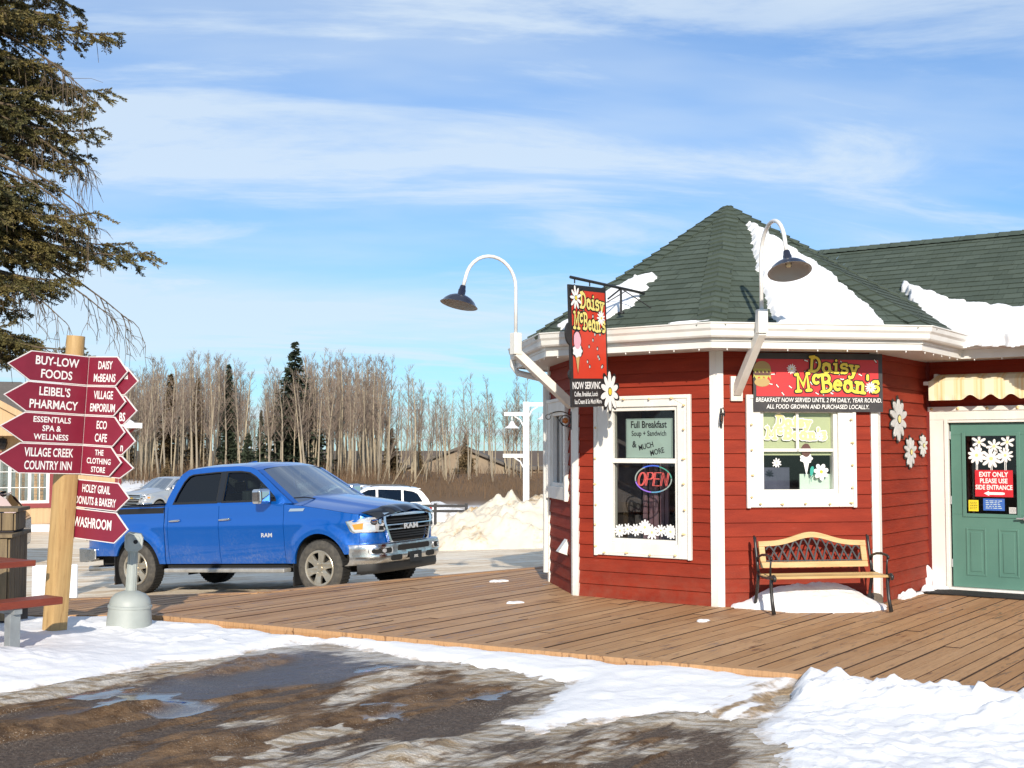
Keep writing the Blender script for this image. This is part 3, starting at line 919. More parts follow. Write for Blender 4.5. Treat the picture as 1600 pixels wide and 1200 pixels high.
wall(EEND, EEND + NIN * 3.7)
PF = PE + NIN * 3.7
wall(EEND + NIN * 3.7, PF - DB * 1.0)

# corner boards
def corner(k, w=0.135, zt=2.83):
    p = PV[k]; r = (p - Vector((CX, CY, 0))).normalized()
    mb = MB()
    for sgn in (-1, 1):
        q = PV[(k + sgn) % 8]
        d = (q - p).normalized()
        n = Vector((d.y, -d.x, 0)) if sgn > 0 else Vector((-d.y, d.x, 0))
        a = p + n * 0.034 - d * 0.012; b = p + d * w * 0.5 + n * 0.034
        V = []
        for z in (0.0, zt):
            for t_ in (a, b, b - n * 0.03, a - n * 0.03):
                V.append((t_.x - CX, t_.y - CY, z))
        F = [(0, 1, 5, 4), (1, 2, 6, 5), (2, 3, 7, 6), (3, 0, 4, 7), (0, 3, 2, 1), (4, 5, 6, 7)]
        if sgn < 0: F = [f[::-1] for f in F]
        mb.add(V, F)
    return mb.build('corner_board', 'white_trim', cafe)
for k in (0, 1, 2, 3): corner(k)
mb = MB(); mb.bar(PE - cafe.location + Vector((0, -0.03, 0)), PE - cafe.location + Vector((0, -0.03, 2.83)), 0.06, 0.06, (0.8, -0.58, 0)); mb.build('inner_corner_board', 'red_trim', cafe)
mb = MB()
mb.box(0, 0.055, -0.05, 0, 0, 2.8); mb.build('corner_post', 'white_trim', cafe, loc=PD - Vector((0.0, 0, 0)) - cafe.location + Vector((0, 0, 0)), rotz=ROTC) if False else None

# eaves: profile swept along the offset wall lines
LINES = [(PV[6], PV[7]), (PV[7], PV[0]), (PV[0], PV[1]), (PV[1], PV[2]), (PV[2], PV[3]), (PV[3], PV[4]), (PE, EEND)]
def off_path(o):
    ln = []
    for i, (a, b) in enumerate(LINES):
        d = (b - a).normalized(); n = Vector((d.y, -d.x, 0))
        ln.append((a + n * o * (.70 if i < 3 else 1.0), d))
    pts = [ln[0][0]]
    for (p, d), (q, e) in zip(ln, ln[1:]):
        den = d.x * e.y - d.y * e.x
        t_ = ((q.x - p.x) * e.y - (q.y - p.y) * e.x) / den
        pts.append(p + d * t_)
    pts.append(ln[-1][0] + ln[-1][1] * 5.5 + ln[-1][1] * 0.4)
    return pts
def sweep(name, prof, m, smooth=False):
    mb = MB(); V = []
    paths = [off_path(o) for o, z in prof]
    n = len(paths[0])
    for (o, z), pth in zip(prof, paths):
        V += [(p.x - CX, p.y - CY, z) for p in pth]
    F = []
    for i in range(len(prof) - 1):
        for j in range(n - 1):
            F.append((i * n + j, i * n + j + 1, (i + 1) * n + j + 1, (i + 1) * n + j))
    mb.add(V, F)
    return mb.build(name, m, cafe, smooth=smooth)
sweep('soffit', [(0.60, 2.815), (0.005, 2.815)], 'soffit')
sweep('fascia', [(0.585, 2.80), (0.615, 2.80), (0.615, 2.872), (0.632, 2.872), (0.632, 2.99), (0.60, 2.99)], 'gutter_white')
sweep('gutter', [(0.634, 2.905), (0.70, 2.908), (0.715, 2.925), (0.722, 2.975), (0.742, 3.000), (0.752, 3.045), (0.764, 3.050), (0.764, 3.062), (0.745, 3.062), (0.735, 3.03), (0.70, 2.95), (0.64, 2.94)], 'gutter_white')
# gutter joint sleeves at the corners
GP = off_path(0.757)
# downspout at the far left corner
def xyz(p, z): return (p.x - CX, p.y - CY, z)
mb = MB()
op = off_path(0.67)[2]; ip = off_path(0.07)[2]
pth = [Vector(xyz(op, 2.92)), Vector(xyz(op, 2.84)), Vector(xyz(op.lerp(ip, 0.15), 2.74)), Vector(xyz(op.lerp(ip, 0.85), 2.66)), Vector(xyz(ip, 2.58)), Vector(xyz(ip, 0.12))]
mb.tube(pth, 0.042, 10)
mb.build('downspout', 'gutter_white', cafe, smooth=True, auto=50)

# roofs in shingle courses
TAN = 0.64
APEX = Vector((CX, CY, 4.905))
EZ = 3.035
def clip_band(poly, lo, hi):
    def cl(P, s, c):
        out = []
        for i in range(len(P)):
            a, b = P[i], P[(i + 1) % len(P)]
            fa, fb = s * (a[1] - c), s * (b[1] - c)
            if fa >= 0: out.append(a)
            if fa * fb < 0:
                t_ = fa / (fa - fb)
                out.append((a[0] + (b[0] - a[0]) * t_, a[1] + (b[1] - a[1]) * t_))
        return out
    P = cl(poly, 1, lo)
    return cl(P, -1, hi) if len(P) > 2 else []
def courses(mb, pts3, expo=0.14, lift=0.011):
    """pts3: planar polygon whose first edge is the eave"""
    o = pts3[0]; ex = (pts3[1] - pts3[0]).normalized()
    nrm = ex.cross(pts3[-1] - pts3[0]).normalized(); ey = nrm.cross(ex)
    P = [((p - o).dot(ex), (p - o).dot(ey)) for p in pts3]
    top = max(p[1] for p in P)
    i = 0
    rnd = random.Random(3)
    while i * expo < top:
        b = clip_band(P, i * expo, min((i + 1) * expo, top))
        if len(b) > 2:
            # split the course into random tabs of slightly different thickness so its lower edge is uneven
            x0, x1 = min(p[0] for p in b), max(p[0] for p in b)
            xs = [x0]
            while xs[-1] < x1:
                xs.append(min(x1, xs[-1] + rnd.choice((0.12, 0.18, 0.25, 0.33))))
            for xa, xb in zip(xs, xs[1:]):
                sw = [(p[1], p[0]) for p in b]
                c = clip_band(sw, xa, xb)
                if len(c) < 3: continue
                c = [(p[1], p[0]) for p in c]
                l0 = lift * rnd.choice((0.55, 1.0, 1.0))
                V = []; V0 = []
                for (x, y) in c:
                    h = l0 * (1 - (y - i * expo) / expo) + 0.003
                    q = o + ex * x + ey * y
                    V.append(tuple(q + nrm * h - cafe.location)); V0.append(tuple(q - cafe.location - nrm * 0.002))
                n = len(c)
                mb.add(V, [tuple(range(n))], 0, uv=[c])
                for k in range(n):
                    j = (k + 1) % n
                    if abs(c[k][1] - i * expo) < 1e-6 and abs(c[j][1] - i * expo) < 1e-6:
                        mb.add([V0[k], V0[j], V[j], V[k]], [(0, 1, 2, 3)], 0, uv=[[(c[k][0], c[k][1] - .01), (c[j][0], c[j][1] - .01), c[j], c[k]]])
        i += 1
EP = off_path(0.69)
EAVE = [Vector((CX + (ROC + 0.69 / math.cos(math.pi / 8)) * math.cos(TH + math.pi / 4 * k), CY + (ROC + 0.69 / math.cos(math.pi / 8)) * math.sin(TH + math.pi / 4 * k), EZ)) for k in range(8)]
for k_ in range(4):
    EAVE[k_] = Vector((EP[k_ + 2].x, EP[k_ + 2].y, EZ))
mb = MB()
for k in range(8):
    courses(mb, [EAVE[k], EAVE[(k + 1) % 8], APEX])
mb.build('turret_roof', 'shingle', cafe)
mb = MB()
for k in range(8):
    a, b = EAVE[k], APEX
    L_ = (b - a).length; d = (b - a) / L_
    n0 = ((EAVE[(k + 1) % 8] - a).cross(APEX - a)).normalized(); n1 = ((a - EAVE[k - 1]).cross(APEX - a)).normalized()
    e0 = n0.cross(d).normalized(); e1 = d.cross(n1).normalized()
    e0 = e0 if e0.dot(EAVE[(k + 1) % 8] - a) > 0 else -e0
    e1 = e1 if e1.dot(EAVE[k - 1] - a) > 0 else -e1
    up = (n0 + n1).normalized()
    st = 0.14; i = 0
    while i * st < L_ - 0.02:
        t0, t1 = i * st - 0.005, min((i + 1) * st + 0.02, L_ - 0.005)
        w0 = min(0.155, (L_ - t0) * 0.30 + 0.02); w1 = min(0.155, (L_ - t1) * 0.30 + 0.02)
        P0 = a + d * t0; P1 = a + d * t1
        h0, h1 = 0.042, 0.018
        q = [P0 + e1 * w0 + n1 * (h0 - .006), P0 + up * h0, P0 + e0 * w0 + n0 * (h0 - .006), P1 + e0 * w1 + n0 * (h1 - .004), P1 + up * h1, P1 + e1 * w1 + n1 * (h1 - .004),
             P0 + e1 * w0, P0 + up * 0.0, P0 + e0 * w0]
        V = [tuple(p - cafe.location) for p in q]
        u = random.random() * 3; v = random.randint(0, 40) * 0.14
        mb.add(V, [(0, 1, 4, 5), (1, 2, 3, 4), (6, 7, 1, 0), (7, 8, 2, 1), (8, 3, 2), (6, 0, 5)], 0,
               uv=[[(u, v + .01), (u + .14, v + .01), (u + .14, v + .13), (u, v + .13)], [(u + .14, v + .01), (u + .2, v + .01), (u + .2, v + .13), (u + .14, v + .13)]] + [[(u, v + .01)] * 4] * 2 + [[(u, v + .01)] * 3] * 2)
        i += 1
mb.build('hip_cap', 'shingle', cafe)
# wing roof: front slope along wall E
WD = 2.54
e0 = PE - NIN * 0.69 - DB * 3.3; e1 = EEND - NIN * 0.69 + DB * 0.45
e0 = Vector((e0.x, e0.y, EZ)); e1 = Vector((e1.x, e1.y, EZ))
r0 = e0 + NIN * WD + Vector((0, 0, TAN * WD)); r1 = e1 + NIN * WD + Vector((0, 0, TAN * WD))
# the slope starts at the valley, so trim its lower left corner along the turret
vl = EP[-2]; vl = Vector((vl.x, vl.y, EZ))
mb = MB()
courses(mb, [vl - DB * 0.02, e1, r1, r0, vl + NIN * (WD * 0.45) - DB * 1.75 + Vector((0, 0, TAN * WD * 0.45))])
courses(mb, [e1 + NIN * 2 * WD, e0 + NIN * 2 * WD + DB * 1.5, r0 + DB * 1.5, r1])
mb.build('wing_roof', 'shingle', cafe)
mb = MB()
i = 0
while i * 0.15 < (r1 - r0).length:
    a = r0 + DB * (i * 0.15); b = a + DB * 0.165
    for s_ in (1, -1):
        n_ = NIN * s_ * 0.14 + Vector((0, 0, -TAN * 0.14))
        V = [tuple(p - cafe.location) for p in (a + Vector((0, 0, .03)), b + Vector((0, 0, .022)), b + n_ + Vector((0, 0, .03)), a + n_ + Vector((0, 0, .038)))]
        mb.add(V, [(0, 1, 2, 3) if s_ < 0 else (3, 2, 1, 0)], 0, uv=[[(i * .3, .01), (i * .3 + .1, .01), (i * .3 + .1, .12), (i * .3, .12)]])
    i += 1
mb.build('ridge_cap', 'shingle', cafe)

# windows
def frame_window(P, rot, op, casing, name='window', rail=None, muntins=(), sill=0.0, sash=0.045, cas_t=0.052):
    u0, u1, v0, v1 = op; c0, c1, d0, d1 = casing
    w = thing(name, None, None, P - cafe.location, rot); w.parent = cafe
    del_keys = [k for k in ('label', 'category') if k in w]
    m = MB()
    y0 = -cas_t
    m.box(c0, u0, y0, 0.02, d0, d1); m.box(u1, c1, y0, 0.02, d0, d1)
    m.box(u0, u1, y0 + .002, 0.02, v1, d1); m.box(u0, u1, y0 + .002, 0.02, d0, v0)
    # raised outer back band
    m.box(c1 - 0.03, c1 + 0.012, y0 - 0.016, y0 + .03, d0 - 0.008, d1 + 0.008); m.box(c0 - .012, c0 + 0.03, y0 - 0.016, y0 + .03, d0 - .008, d1 + .008)
    m.box(c0 + .03, c1 - .03, y0 - 0.014, y0 + .03, d1 - 0.035, d1 + 0.008)
    fr = m.build('casing', 'white_trim', w, bev=0.006)
    m = MB()
    s_ = sash
    m.box(u0, u0 + s_, -0.02, 0.09, v0, v1); m.box(u1 - s_, u1, -0.02, 0.09, v0, v1)
    m.box(u0 + s_, u1 - s_, -0.021, 0.09, v1 - s_, v1); m.box(u0 + s_, u1 - s_, -0.030, 0.09, v0, v0 + s_)
    if rail: m.box(u0 + s_, u1 - s_, -0.026, 0.05, rail - 0.027, rail + 0.027)
    for (a, b, c, d) in muntins: m.box(a, b, -0.004, 0.03, c, d)
    m.build('sash', 'white_trim', w, bev=0.004)
    m = MB()
    m.add([(u0 + s_, 0.032, v0 + s_), (u1 - s_, 0.032, v0 + s_), (u1 - s_, 0.032, v1 - s_), (u0 + s_, 0.032, v1 - s_)], [(0, 1, 2, 3)])
    m.build('pane', 'pane', w)
    return w
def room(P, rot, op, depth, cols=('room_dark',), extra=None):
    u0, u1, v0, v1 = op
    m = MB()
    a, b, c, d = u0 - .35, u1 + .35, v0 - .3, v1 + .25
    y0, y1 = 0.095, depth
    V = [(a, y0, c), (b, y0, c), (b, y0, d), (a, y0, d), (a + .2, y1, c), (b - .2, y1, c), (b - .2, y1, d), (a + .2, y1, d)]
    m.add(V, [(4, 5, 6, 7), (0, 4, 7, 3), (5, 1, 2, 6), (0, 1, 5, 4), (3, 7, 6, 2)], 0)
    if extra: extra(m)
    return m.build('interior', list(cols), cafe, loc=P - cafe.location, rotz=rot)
frame_window(PB, ROTB, OPB, (0.315, 1.56, 0.50, 2.335), rail=1.595)
def exB(m):
    for i in range(5):                                   # a pale curtain at the left and clutter on a counter
        m.box(0.50 + i * .075, 0.55 + i * .075, 0.75 + 0.02 * (i % 2), 0.78 + 0.02 * (i % 2), 0.60, 1.75, 1)
    m.box(0.30, 1.60, 0.9, 1.25, 0.5, 0.92, 2)
    for a, h, c in ((0.95, .22, 2), (1.08, .34, 1), (1.2, .18, 2), (1.33, .42, 3), (0.85, .15, 3)):
        m.box(a, a + .09, 0.95, 1.03, 0.92, 0.92 + h, c)
    m.box(1.1, 1.5, 1.2, 1.3, 1.35, 1.5, 2)
room(PB, ROTB, OPB, 1.5, ('room_dark', 'curtain', 'room_mid', 'grey_petal'), exB)
frame_window(PC, ROTC, OPC, (0.335, 1.595, 1.085, 2.325), muntins=((0.925, 0.955, 1.70, 2.14), (0.535, 1.355, 1.70, 1.735)))
def exC(m):
    m.box(0.50, 1.39, 0.06, 0.075, 1.66, 2.17, 1)
    m.box(1.0, 1.39, 0.10, 0.12, 1.24, 1.45, 2)
    m.box(0.50, 0.98, 0.35, 0.45, 1.2, 1.52, 3)
    m.box(0.50, 0.80, 0.30, 0.34, 1.2, 1.42, 3)
room(PC, ROTC, OPC, 1.3, ('room_dark', 'blind', 'mint_card', 'room_blue'), exC)
frame_window(PA, ROTA, OPA, (0.39, 1.57, 1.10, 2.36), muntins=((0.97, 0.99, 1.30, 2.16),))
def exA(m):
    m.poly([(0.62, 1.3), (1.30, 1.3), (1.25, 1.7), (1.15, 2.05), (1.0, 2.15), (0.85, 2.05), (0.72, 1.7)], 0.12, 0.01, 1)
room(PA, ROTA, OPA, 0.9, ('room_mid', 'curtain'), exA)
# a small drip cap over window A, vent hood on wall A
mb = MB()
mb.box(0, 0.16, -0.02, 0.0, 0, 0.17)
mb.add([(0, -.02, .17), (.16, -.02, .17), (.16, -.13, .02), (0, -.13, .02), (0, -.02, -.02), (.16, -.02, -.02)], [(3, 2, 1, 0), (0, 4, 3), (1, 2, 5), (0, 1, 5, 4)])
mb.build('vent_hood', 'gutter_white', cafe, loc=PB - (PB - PA).normalized() * 0.52 + Vector((0, 0, 0.46)) - cafe.location, rotz=ROTA)

# door
door = thing('door', None, None, PE - cafe.location, ROTE); door.parent = cafe
m = MB()
m.box(0.045, 0.27, -0.045, 0.02, 0.0, 2.09); m.box(1.24, 1.47, -0.045, 0.02, 0, 2.09)
m.box(0.045, 1.47, -0.047, 0.02, 2.09, 2.20); m.box(0.03, 1.49, -0.062, 0.02, 2.20, 2.255)
m.box(0.225, 0.268, -0.06, -0.03, 0, 2.09); m.box(1.242, 1.28, -0.06, -0.03, 0, 2.09); m.box(0.269, 1.241, -0.060, -0.03, 2.055, 2.085)
m.build('door_frame', 'white_trim', door, bev=0.005)
for a in (0.08, 0.40, 0.75, 1.1, 1.4):
    m = MB(); m.lathe([(0.0, -.075), (0.018, -.072), (0.02, -.062)], 10, 'y', (a, 0, 2.228))
    m.build('bulb', 'warm_bulb', door, smooth=True)
DX0, DX1 = 0.288, 1.224
m = MB()
GW = (0.452, 1.074, 0.93, 1.905)
m.box(DX0, DX1, 0.0, 0.045, 0.045, GW[2]); m.box(DX0, DX1, 0.0, 0.045, GW[3], 2.05)
m.box(DX0, GW[0], 0.0, 0.045, GW[2], GW[3]); m.box(GW[1], DX1, 0.0, 0.045, GW[2], GW[3])
# raised glazing frame and panels
for (a, b, c, d) in ((GW[0] - .03, GW[1] + .03, GW[2] - .03, GW[3] + .03),):
    t_ = 0.045
    m.box(a, a + t_, -0.014, 0.002, c, d); m.box(b - t_, b, -0.014, 0.002, c, d); m.box(a + t_, b - t_, -0.013, 0.002, c, c + t_); m.box(a + t_, b - t_, -0.013, 0.002, d - t_, d)
for (a, b) in ((0.455, 0.69), (0.835, 1.07)):
    c, d = 0.19, 0.765
    t_ = 0.022
    m.box(a, a + t_, -0.010, 0.002, c, d); m.box(b - t_, b, -0.010, 0.002, c, d); m.box(a + t_, b - t_, -0.009, 0.002, c, c + t_); m.box(a + t_, b - t_, -0.009, 0.002, d - t_, d)
    m.box(a + .05, b - .05, -0.008, 0.002, c + .05, d - .05)
m.build('door_leaf', 'door_green', door, bev=0.004)
m = MB(); m.add([(GW[0] - .01, 0.02, GW[2] - .01), (GW[1] + .01, 0.02, GW[2] - .01), (GW[1] + .01, 0.02, GW[3] + .01), (GW[0] - .01, 0.02, GW[3] + .01)], [(0, 1, 2, 3)]); m.build('pane', 'pane', door)
m = MB(); m.lathe([(0.0, -.075), (.028, -.07), (.03, -.05), (.014, -.045), (.014, -.008), (.032, -.005), (.032, 0.001)], 16, 'y', (1.165, 0, 0.90)); m.tube([(1.165, -.055, .90), (1.06, -.06, .90)], 0.011, 8); m.build('handle', 'steel', door, smooth=True, auto=40)
m = MB(); m.box(0.27, 1.24, -0.10, 0.05, 0.002, 0.042); m.build('threshold', 'white_metal', door, bev=.004)
for z in (0.28, 1.05, 1.85):
    m = MB(); m.box(0.272, 0.292, -0.018, 0.0, z, z + .1); m.build('hinge', 'steel', door, bev=.003)
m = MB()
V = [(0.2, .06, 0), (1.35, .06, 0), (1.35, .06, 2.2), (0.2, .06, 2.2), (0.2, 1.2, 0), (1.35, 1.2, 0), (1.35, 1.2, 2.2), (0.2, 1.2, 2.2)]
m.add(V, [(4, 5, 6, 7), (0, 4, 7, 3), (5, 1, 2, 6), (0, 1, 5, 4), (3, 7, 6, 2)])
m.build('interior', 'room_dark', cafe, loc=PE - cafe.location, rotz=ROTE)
# ------------------------------------------------------------------ lettering drawn as strokes (slab letters with little serifs)
def _arc(cx, cy, rx, ry, a0, a1, n=12):
    return [(cx + rx * math.cos(R(a0 + (a1 - a0) * i / n)), cy + ry * math.sin(R(a0 + (a1 - a0) * i / n))) for i in range(n + 1)]
GLYPH = {
    'D': (0.80, [[(0.16, 0.0), (0.16, 1.0)], [(0.02, 1.0), (0.34, 1.0)] + _arc(0.34, 0.5, 0.36, 0.5, 90, -90) + [(0.02, 0.0)]]),
    'a': (0.68, [_arc(0.28, 0.29, 0.22, 0.27, 0, 360, 16), [(0.12, 0.60), (0.30, 0.66), (0.50, 0.56), (0.51, 0.10), (0.64, 0.02)]]),
    'i': (0.40, [[(0.06, 0.60), (0.20, 0.60), (0.20, 0.0)], [(0.04, 0.0), (0.36, 0.0)], [(0.195, 0.86), (0.205, 0.87)]]),
    's': (0.56, [[(0.48, 0.50), (0.44, 0.62)] + _arc(0.27, 0.48, 0.18, 0.16, 60, 230, 8) + _arc(0.27, 0.17, 0.20, 0.17, 70, -150, 8) + [(0.06, 0.02)]]),
    'y': (0.62, [[(0.10, 0.60), (0.30, 0.08)], [(0.52, 0.60), (0.26, -0.22), (0.10, -0.30), (0.04, -0.20)], [(0.0, 0.60), (0.22, 0.60)], [(0.42, 0.60), (0.62, 0.60)]]),
    'M': (1.00, [[(0.16, 0.0), (0.20, 1.0), (0.50, 0.30), (0.80, 1.0), (0.84, 0.0)], [(0.02, 0.0), (0.30, 0.0)], [(0.70, 0.0), (0.98, 0.0)], [(0.06, 1.0), (0.20, 1.0)], [(0.80, 1.0), (0.94, 1.0)]]),
    'c': (0.50, [_arc(0.27, 0.72, 0.19, 0.24, 50, 310, 12), [(0.40, 0.86), (0.42, 0.96)]]),
    'B': (0.76, [[(0.16, 0.0), (0.16, 1.0)], [(0.02, 1.0), (0.34, 1.0)] + _arc(0.36, 0.77, 0.24, 0.23, 90, -90, 8) + [(0.16, 0.54)], [(0.36, 0.54)] + _arc(0.36, 0.27, 0.30, 0.27, 90, -90, 8) + [(0.02, 0.0)]]),
    'e': (0.58, [[(0.10, 0.34), (0.48, 0.36)] + _arc(0.28, 0.32, 0.21, 0.27, 10, 310, 14)]),
    'n': (0.70, [[(0.04, 0.58), (0.16, 0.58), (0.16, 0.0)], [(0.02, 0.0), (0.28, 0.0)], [(0.16, 0.40), (0.28, 0.56), (0.42, 0.58), (0.52, 0.46), (0.53, 0.0)], [(0.42, 0.0), (0.68, 0.0)]]),
    "'": (0.22, [[(0.12, 1.0), (0.10, 0.78)]]),
}
def stroke_poly(path, w):
    P = [Vector(p) for p in path]
    L_ = []; Rr = []
    for i, p in enumerate(P):
        d0 = (P[i] - P[i - 1]).normalized() if i else None
        d1 = (P[i + 1] - P[i]).normalized() if i < len(P) - 1 else None
        d = ((d0 or d1) + (d1 or d0))
        d = d.normalized() if d.length > 1e-6 else (d0 or d1)
        n = Vector((-d.y, d.x))
        c = 1.0
        if d0 is not None and d1 is not None:
            c = 1 / max(0.55, abs(d.dot(d1)))
        L_.append(p + n * w / 2 * c); Rr.append(p - n * w / 2 * c)
    return L_, Rr
def slab(mb, body, x, z, size, y, w=0.17, m=0, rots=None, dzs=None, sx=1.0, layer=0.00004):
    """letters drawn as strokes in the x-z plane facing -y; every stroke sits a hair above the last"""
    cx = x; q = 0
    for i, ch in enumerate(body):
        if ch == ' ':
            cx += 0.35 * size * sx; continue
        adv, strokes = GLYPH[ch]
        a = (rots[i % len(rots)] if rots else 0.0); dz = (dzs[i % len(dzs)] if dzs else 0.0) * size
        ca, sa = math.cos(a), math.sin(a)
        mid = adv / 2
        f = lambda p: (cx + ((p[0] - mid) * ca - (p[1] - .4) * sa + mid) * size * sx, z + dz + ((p[0] - mid) * sa + (p[1] - .4) * ca + .4) * size)
        for st in strokes:
            ww = w
            L_, Rr = stroke_poly(st, ww)
            V = []; F = []
            q += 1
            for l, r in zip(L_, Rr):
                for p in (l, r):
                    u, v = f(p); V.append((u, y - layer * q, v))
            for k in range(len(L_) - 1):
                F.append((2 * k + 1, 2 * k + 3, 2 * k + 2, 2 * k))
            mb.add(V, F, m)
            for e in (st[0], st[-1]):
                u, v = f(e)
                q += 1
                mb.poly(circle(u, v, ww / 2 * size * (1.0), 10, rz=ww / 2 * size), y - layer * q, 0, m)
        cx += (adv + 0.07) * size * sx
    return cx - x
def slab_width(body, size, sx=1.0):
    return sum((0.35 if c == ' ' else GLYPH[c][0] + 0.07) * size * sx for c in body)
def ice_cream(mb, cx, z, s, y, mats, outline=None):
    """soft ice cream in a wafer cone: two scoops, drawn flat facing -y"""
    top, low, cone = mats
    S = lambda pts: [(cx + p[0] * s, z + p[1] * s) for p in pts]
    if outline is not None:
        mb.poly(S([(-.15, .55), (0.0, -.05), (.15, .55)]), y + .0010, 0, outline)
        mb.poly(S([(p[0] * 1.08, p[1]) for p in circle(0, .72, .31, 22, .24)]), y + .0007, 0, outline)
        mb.poly(S(circle(0, 1.08, .25, 22, .32)), y + .0008, 0, outline)
    mb.poly(S([(-.12, .55), (0.0, 0.0), (.12, .55)]), y, 0, cone)
    mb.poly(S([(0.27 * math.cos(t) * (1 + .10 * math.cos(7 * t)), .72 + .20 * math.sin(t) * (1 + .10 * math.cos(7 * t))) for t in np.linspace(0, 2 * math.pi, 40)[:-1]]), y - .0004, 0, low)
    mb.poly(S([(0.21 * math.cos(t) * (1 + .05 * math.cos(5 * t)), 1.06 + .28 * math.sin(t)) for t in np.linspace(0, 2 * math.pi, 30)[:-1]]), y - .0008, 0, top)
WIG = [R(a) for a in (-4, 5, -2, 6, -5, 3, -6, 4)]
WDZ = [0.03, -0.04, 0.02, -0.03, 0.05, 0.0, -0.05, 0.03]

# --- vertical sign hung from a bracket at the eave: its board runs outward from wall B
HS_U = 0.93
hs_base = PB + DB * HS_U - NIN * 0.775
hang = thing('hanging_sign', 'tall narrow red shop sign hanging from a black roof bracket at the turret corner', 'sign', (hs_base.x, hs_base.y, 2.2), rz(NIN))
# local x runs inward along NIN, the lettered face looks along -y (towards +DB): board spans x from -0.72 to 0
X0, X1, Z0, Z1 = -0.72, 0.0, 0.0, 1.30
mb = MB()
mb.box(X0 - .012, X1 + .012, -0.012, 0.012, Z0, Z1)
mb.poly(circle(X0 - .005, .78, .085, 18, .12), -0.011, 0.022)
mb.poly(circle(X0 - .005, .345, .05, 14, .05), -0.0112, 0.022)
board = mb.build('board', 'black_board', hang, bev=0.002)
mb = MB(); mb.poly([(X0 + .03, .305), (X1 - .02, .305), (X1 - .02, 1.245), (X0 + .03, 1.245)], -0.0142, 0.002); mb.build('red_field', 'sign_red', hang)
mb = MB()
rnd = random.Random(4)
for i in range(26):
    x, z = rnd.uniform(X0 + .07, X1 - .05), rnd.uniform(.35, 1.2)
    if x < X0 + .30 and z < .92: continue
    a = rnd.uniform(0.5, 1.6)
    mb.poly([(x + .020 * math.cos(t + a) * (1 + .4 * math.cos(t)), z + .024 * math.sin(t + a) * (1 + .4 * math.cos(t))) for t in np.linspace(0, 6.28, 9)[:-1]], -0.0148, 0, 0)
    mb.poly([(x - .003 + .012 * math.cos(t + a) * (1 + .4 * math.cos(t)), z + .015 * math.sin(t + a) * (1 + .4 * math.cos(t))) for t in np.linspace(0, 6.28, 9)[:-1]], -0.0152, 0, 1)
mb.build('sprinkles', ['ink', 'grey_petal'], hang)
mb = MB()
for m_, w_, yy in ((1, 0.36, -0.0160), (0, 0.18, -0.0205)):
    slab(mb, 'Daisy', X0 + .19, 1.055, 0.155, yy, w_, m_, WIG, [0.05, 0, 0, -.03, -.10], 0.92)
    slab(mb, "McBean's", X0 + .050, 0.83, 0.165, yy, w_, m_, WIG[2:], [.06, .0, 0.03, -.02, -.03, -.06, 0, -.08], 0.70)
mb.build('shop_name', ['letter_cream', 'ink'], hang)
mb = MB(); daisy(mb, X0 + .10, 1.16, -0.0245, .135, 9, 0, 1, 2, w=.30, sx=.85); mb.build('daisy', ['letter_white', 'letter_yellow', 'ink'], hang)
mb = MB(); daisy(mb, X1 - .12, .965, -0.0245, .085, 11, 0, 1, None, w=.30); mb.build('daisy', ['letter_white', 'letter_yellow', 'ink'], hang)
mb = MB(); daisy(mb, X1 + .03, .16, -0.020, .225, 10, 0, 1, 2, w=.36, sx=.88); mb.build('daisy', ['letter_white', 'letter_yellow', 'ink'], hang)
mb = MB(); ice_cream(mb, X0 + .115, .36, .33, -0.017, (0, 1, 2), 3); mb.build('ice_cream', ['pink', 'letter_white', 'cone', 'ink'], hang)
mb = MB()
mb.text('NOW SERVING', 0.105, -.43, .195, -0.0135, bold=.022, sx=.80)
mb.text('Coffee, Breakfast, Lunch', .072, -.45, .115, -.0135, bold=.014, sx=.66)
mb.text('Ice Cream & So Much More', .072, -.41, .035, -.0135, bold=.014, sx=.66)
mb.build('lettering', 'letter_white', hang)
mb = MB()
zb = 1.335
mb.tube([(X0 - .02, 0, zb + .012), (0.82, 0, zb + .0)], .017, 8)
mb.tube([(0.30, 0, zb), (0.30, 0, 1.06)], .014, 8); mb.tube([(0.30, 0, zb - .0), (0.02, 0, 1.19)], .010, 6); mb.tube([(0.30, .0, zb), (.62, -.38, 1.02)], .006, 6); mb.tube([(0.45, 0, zb), (.60, .40, 1.22)], .006, 6)
mb.lathe([(0, 0), (.04, 0), (.04, .02), (0, .02)], 12, 'z', (0.30, 0, 1.05))
for x in (X0 + .06, X0 + .36, X1 - .06): mb.tube([(x, 0, zb), (x, 0, Z1 - .01)], .008, 6)
mb.build('bracket', 'black_iron', hang)
hang.rotation_euler = (0, 0, rz(NIN))
for ch in hang.children:
    if ch.name.split('.')[0] != 'bracket':
        ch.rotation_euler.y = R(-2.6)

# --- banner above window C
ban = thing('banner_sign', 'wide red and black banner with yellow lettering above the smaller front window', 'sign', PC, ROTC)
mb = MB()
def wav(p):
    return (p[0], p[1] - 0.0012 * math.sin(p[0] * 9) - 0.0012 * math.sin(p[2] * 7 + p[0] * 3), p[2])
U0, U1, V0, V1 = 0.40, 1.925, 2.145, 2.80
mb.grid(40, 16, lambda a, b: wav((U0 + (U1 - U0) * a, -0.078, V0 + (V1 - V0) * b)))
mb.grid(2, 2, lambda a, b: (U0 + .01 + (U1 - U0 - .02) * a, -0.056, V0 + .01 + (V1 - V0 - .02) * b), flip=True)
mb.build('cloth', 'banner_black', ban, smooth=True)
mb = MB(); mb.grid(40, 12, lambda a, b: wav((U0 + .035 + (U1 - U0 - .085) * a, -0.0805, 2.315 + .415 * b))); mb.build('red_field', 'banner_red', ban, smooth=True)
mb = MB()
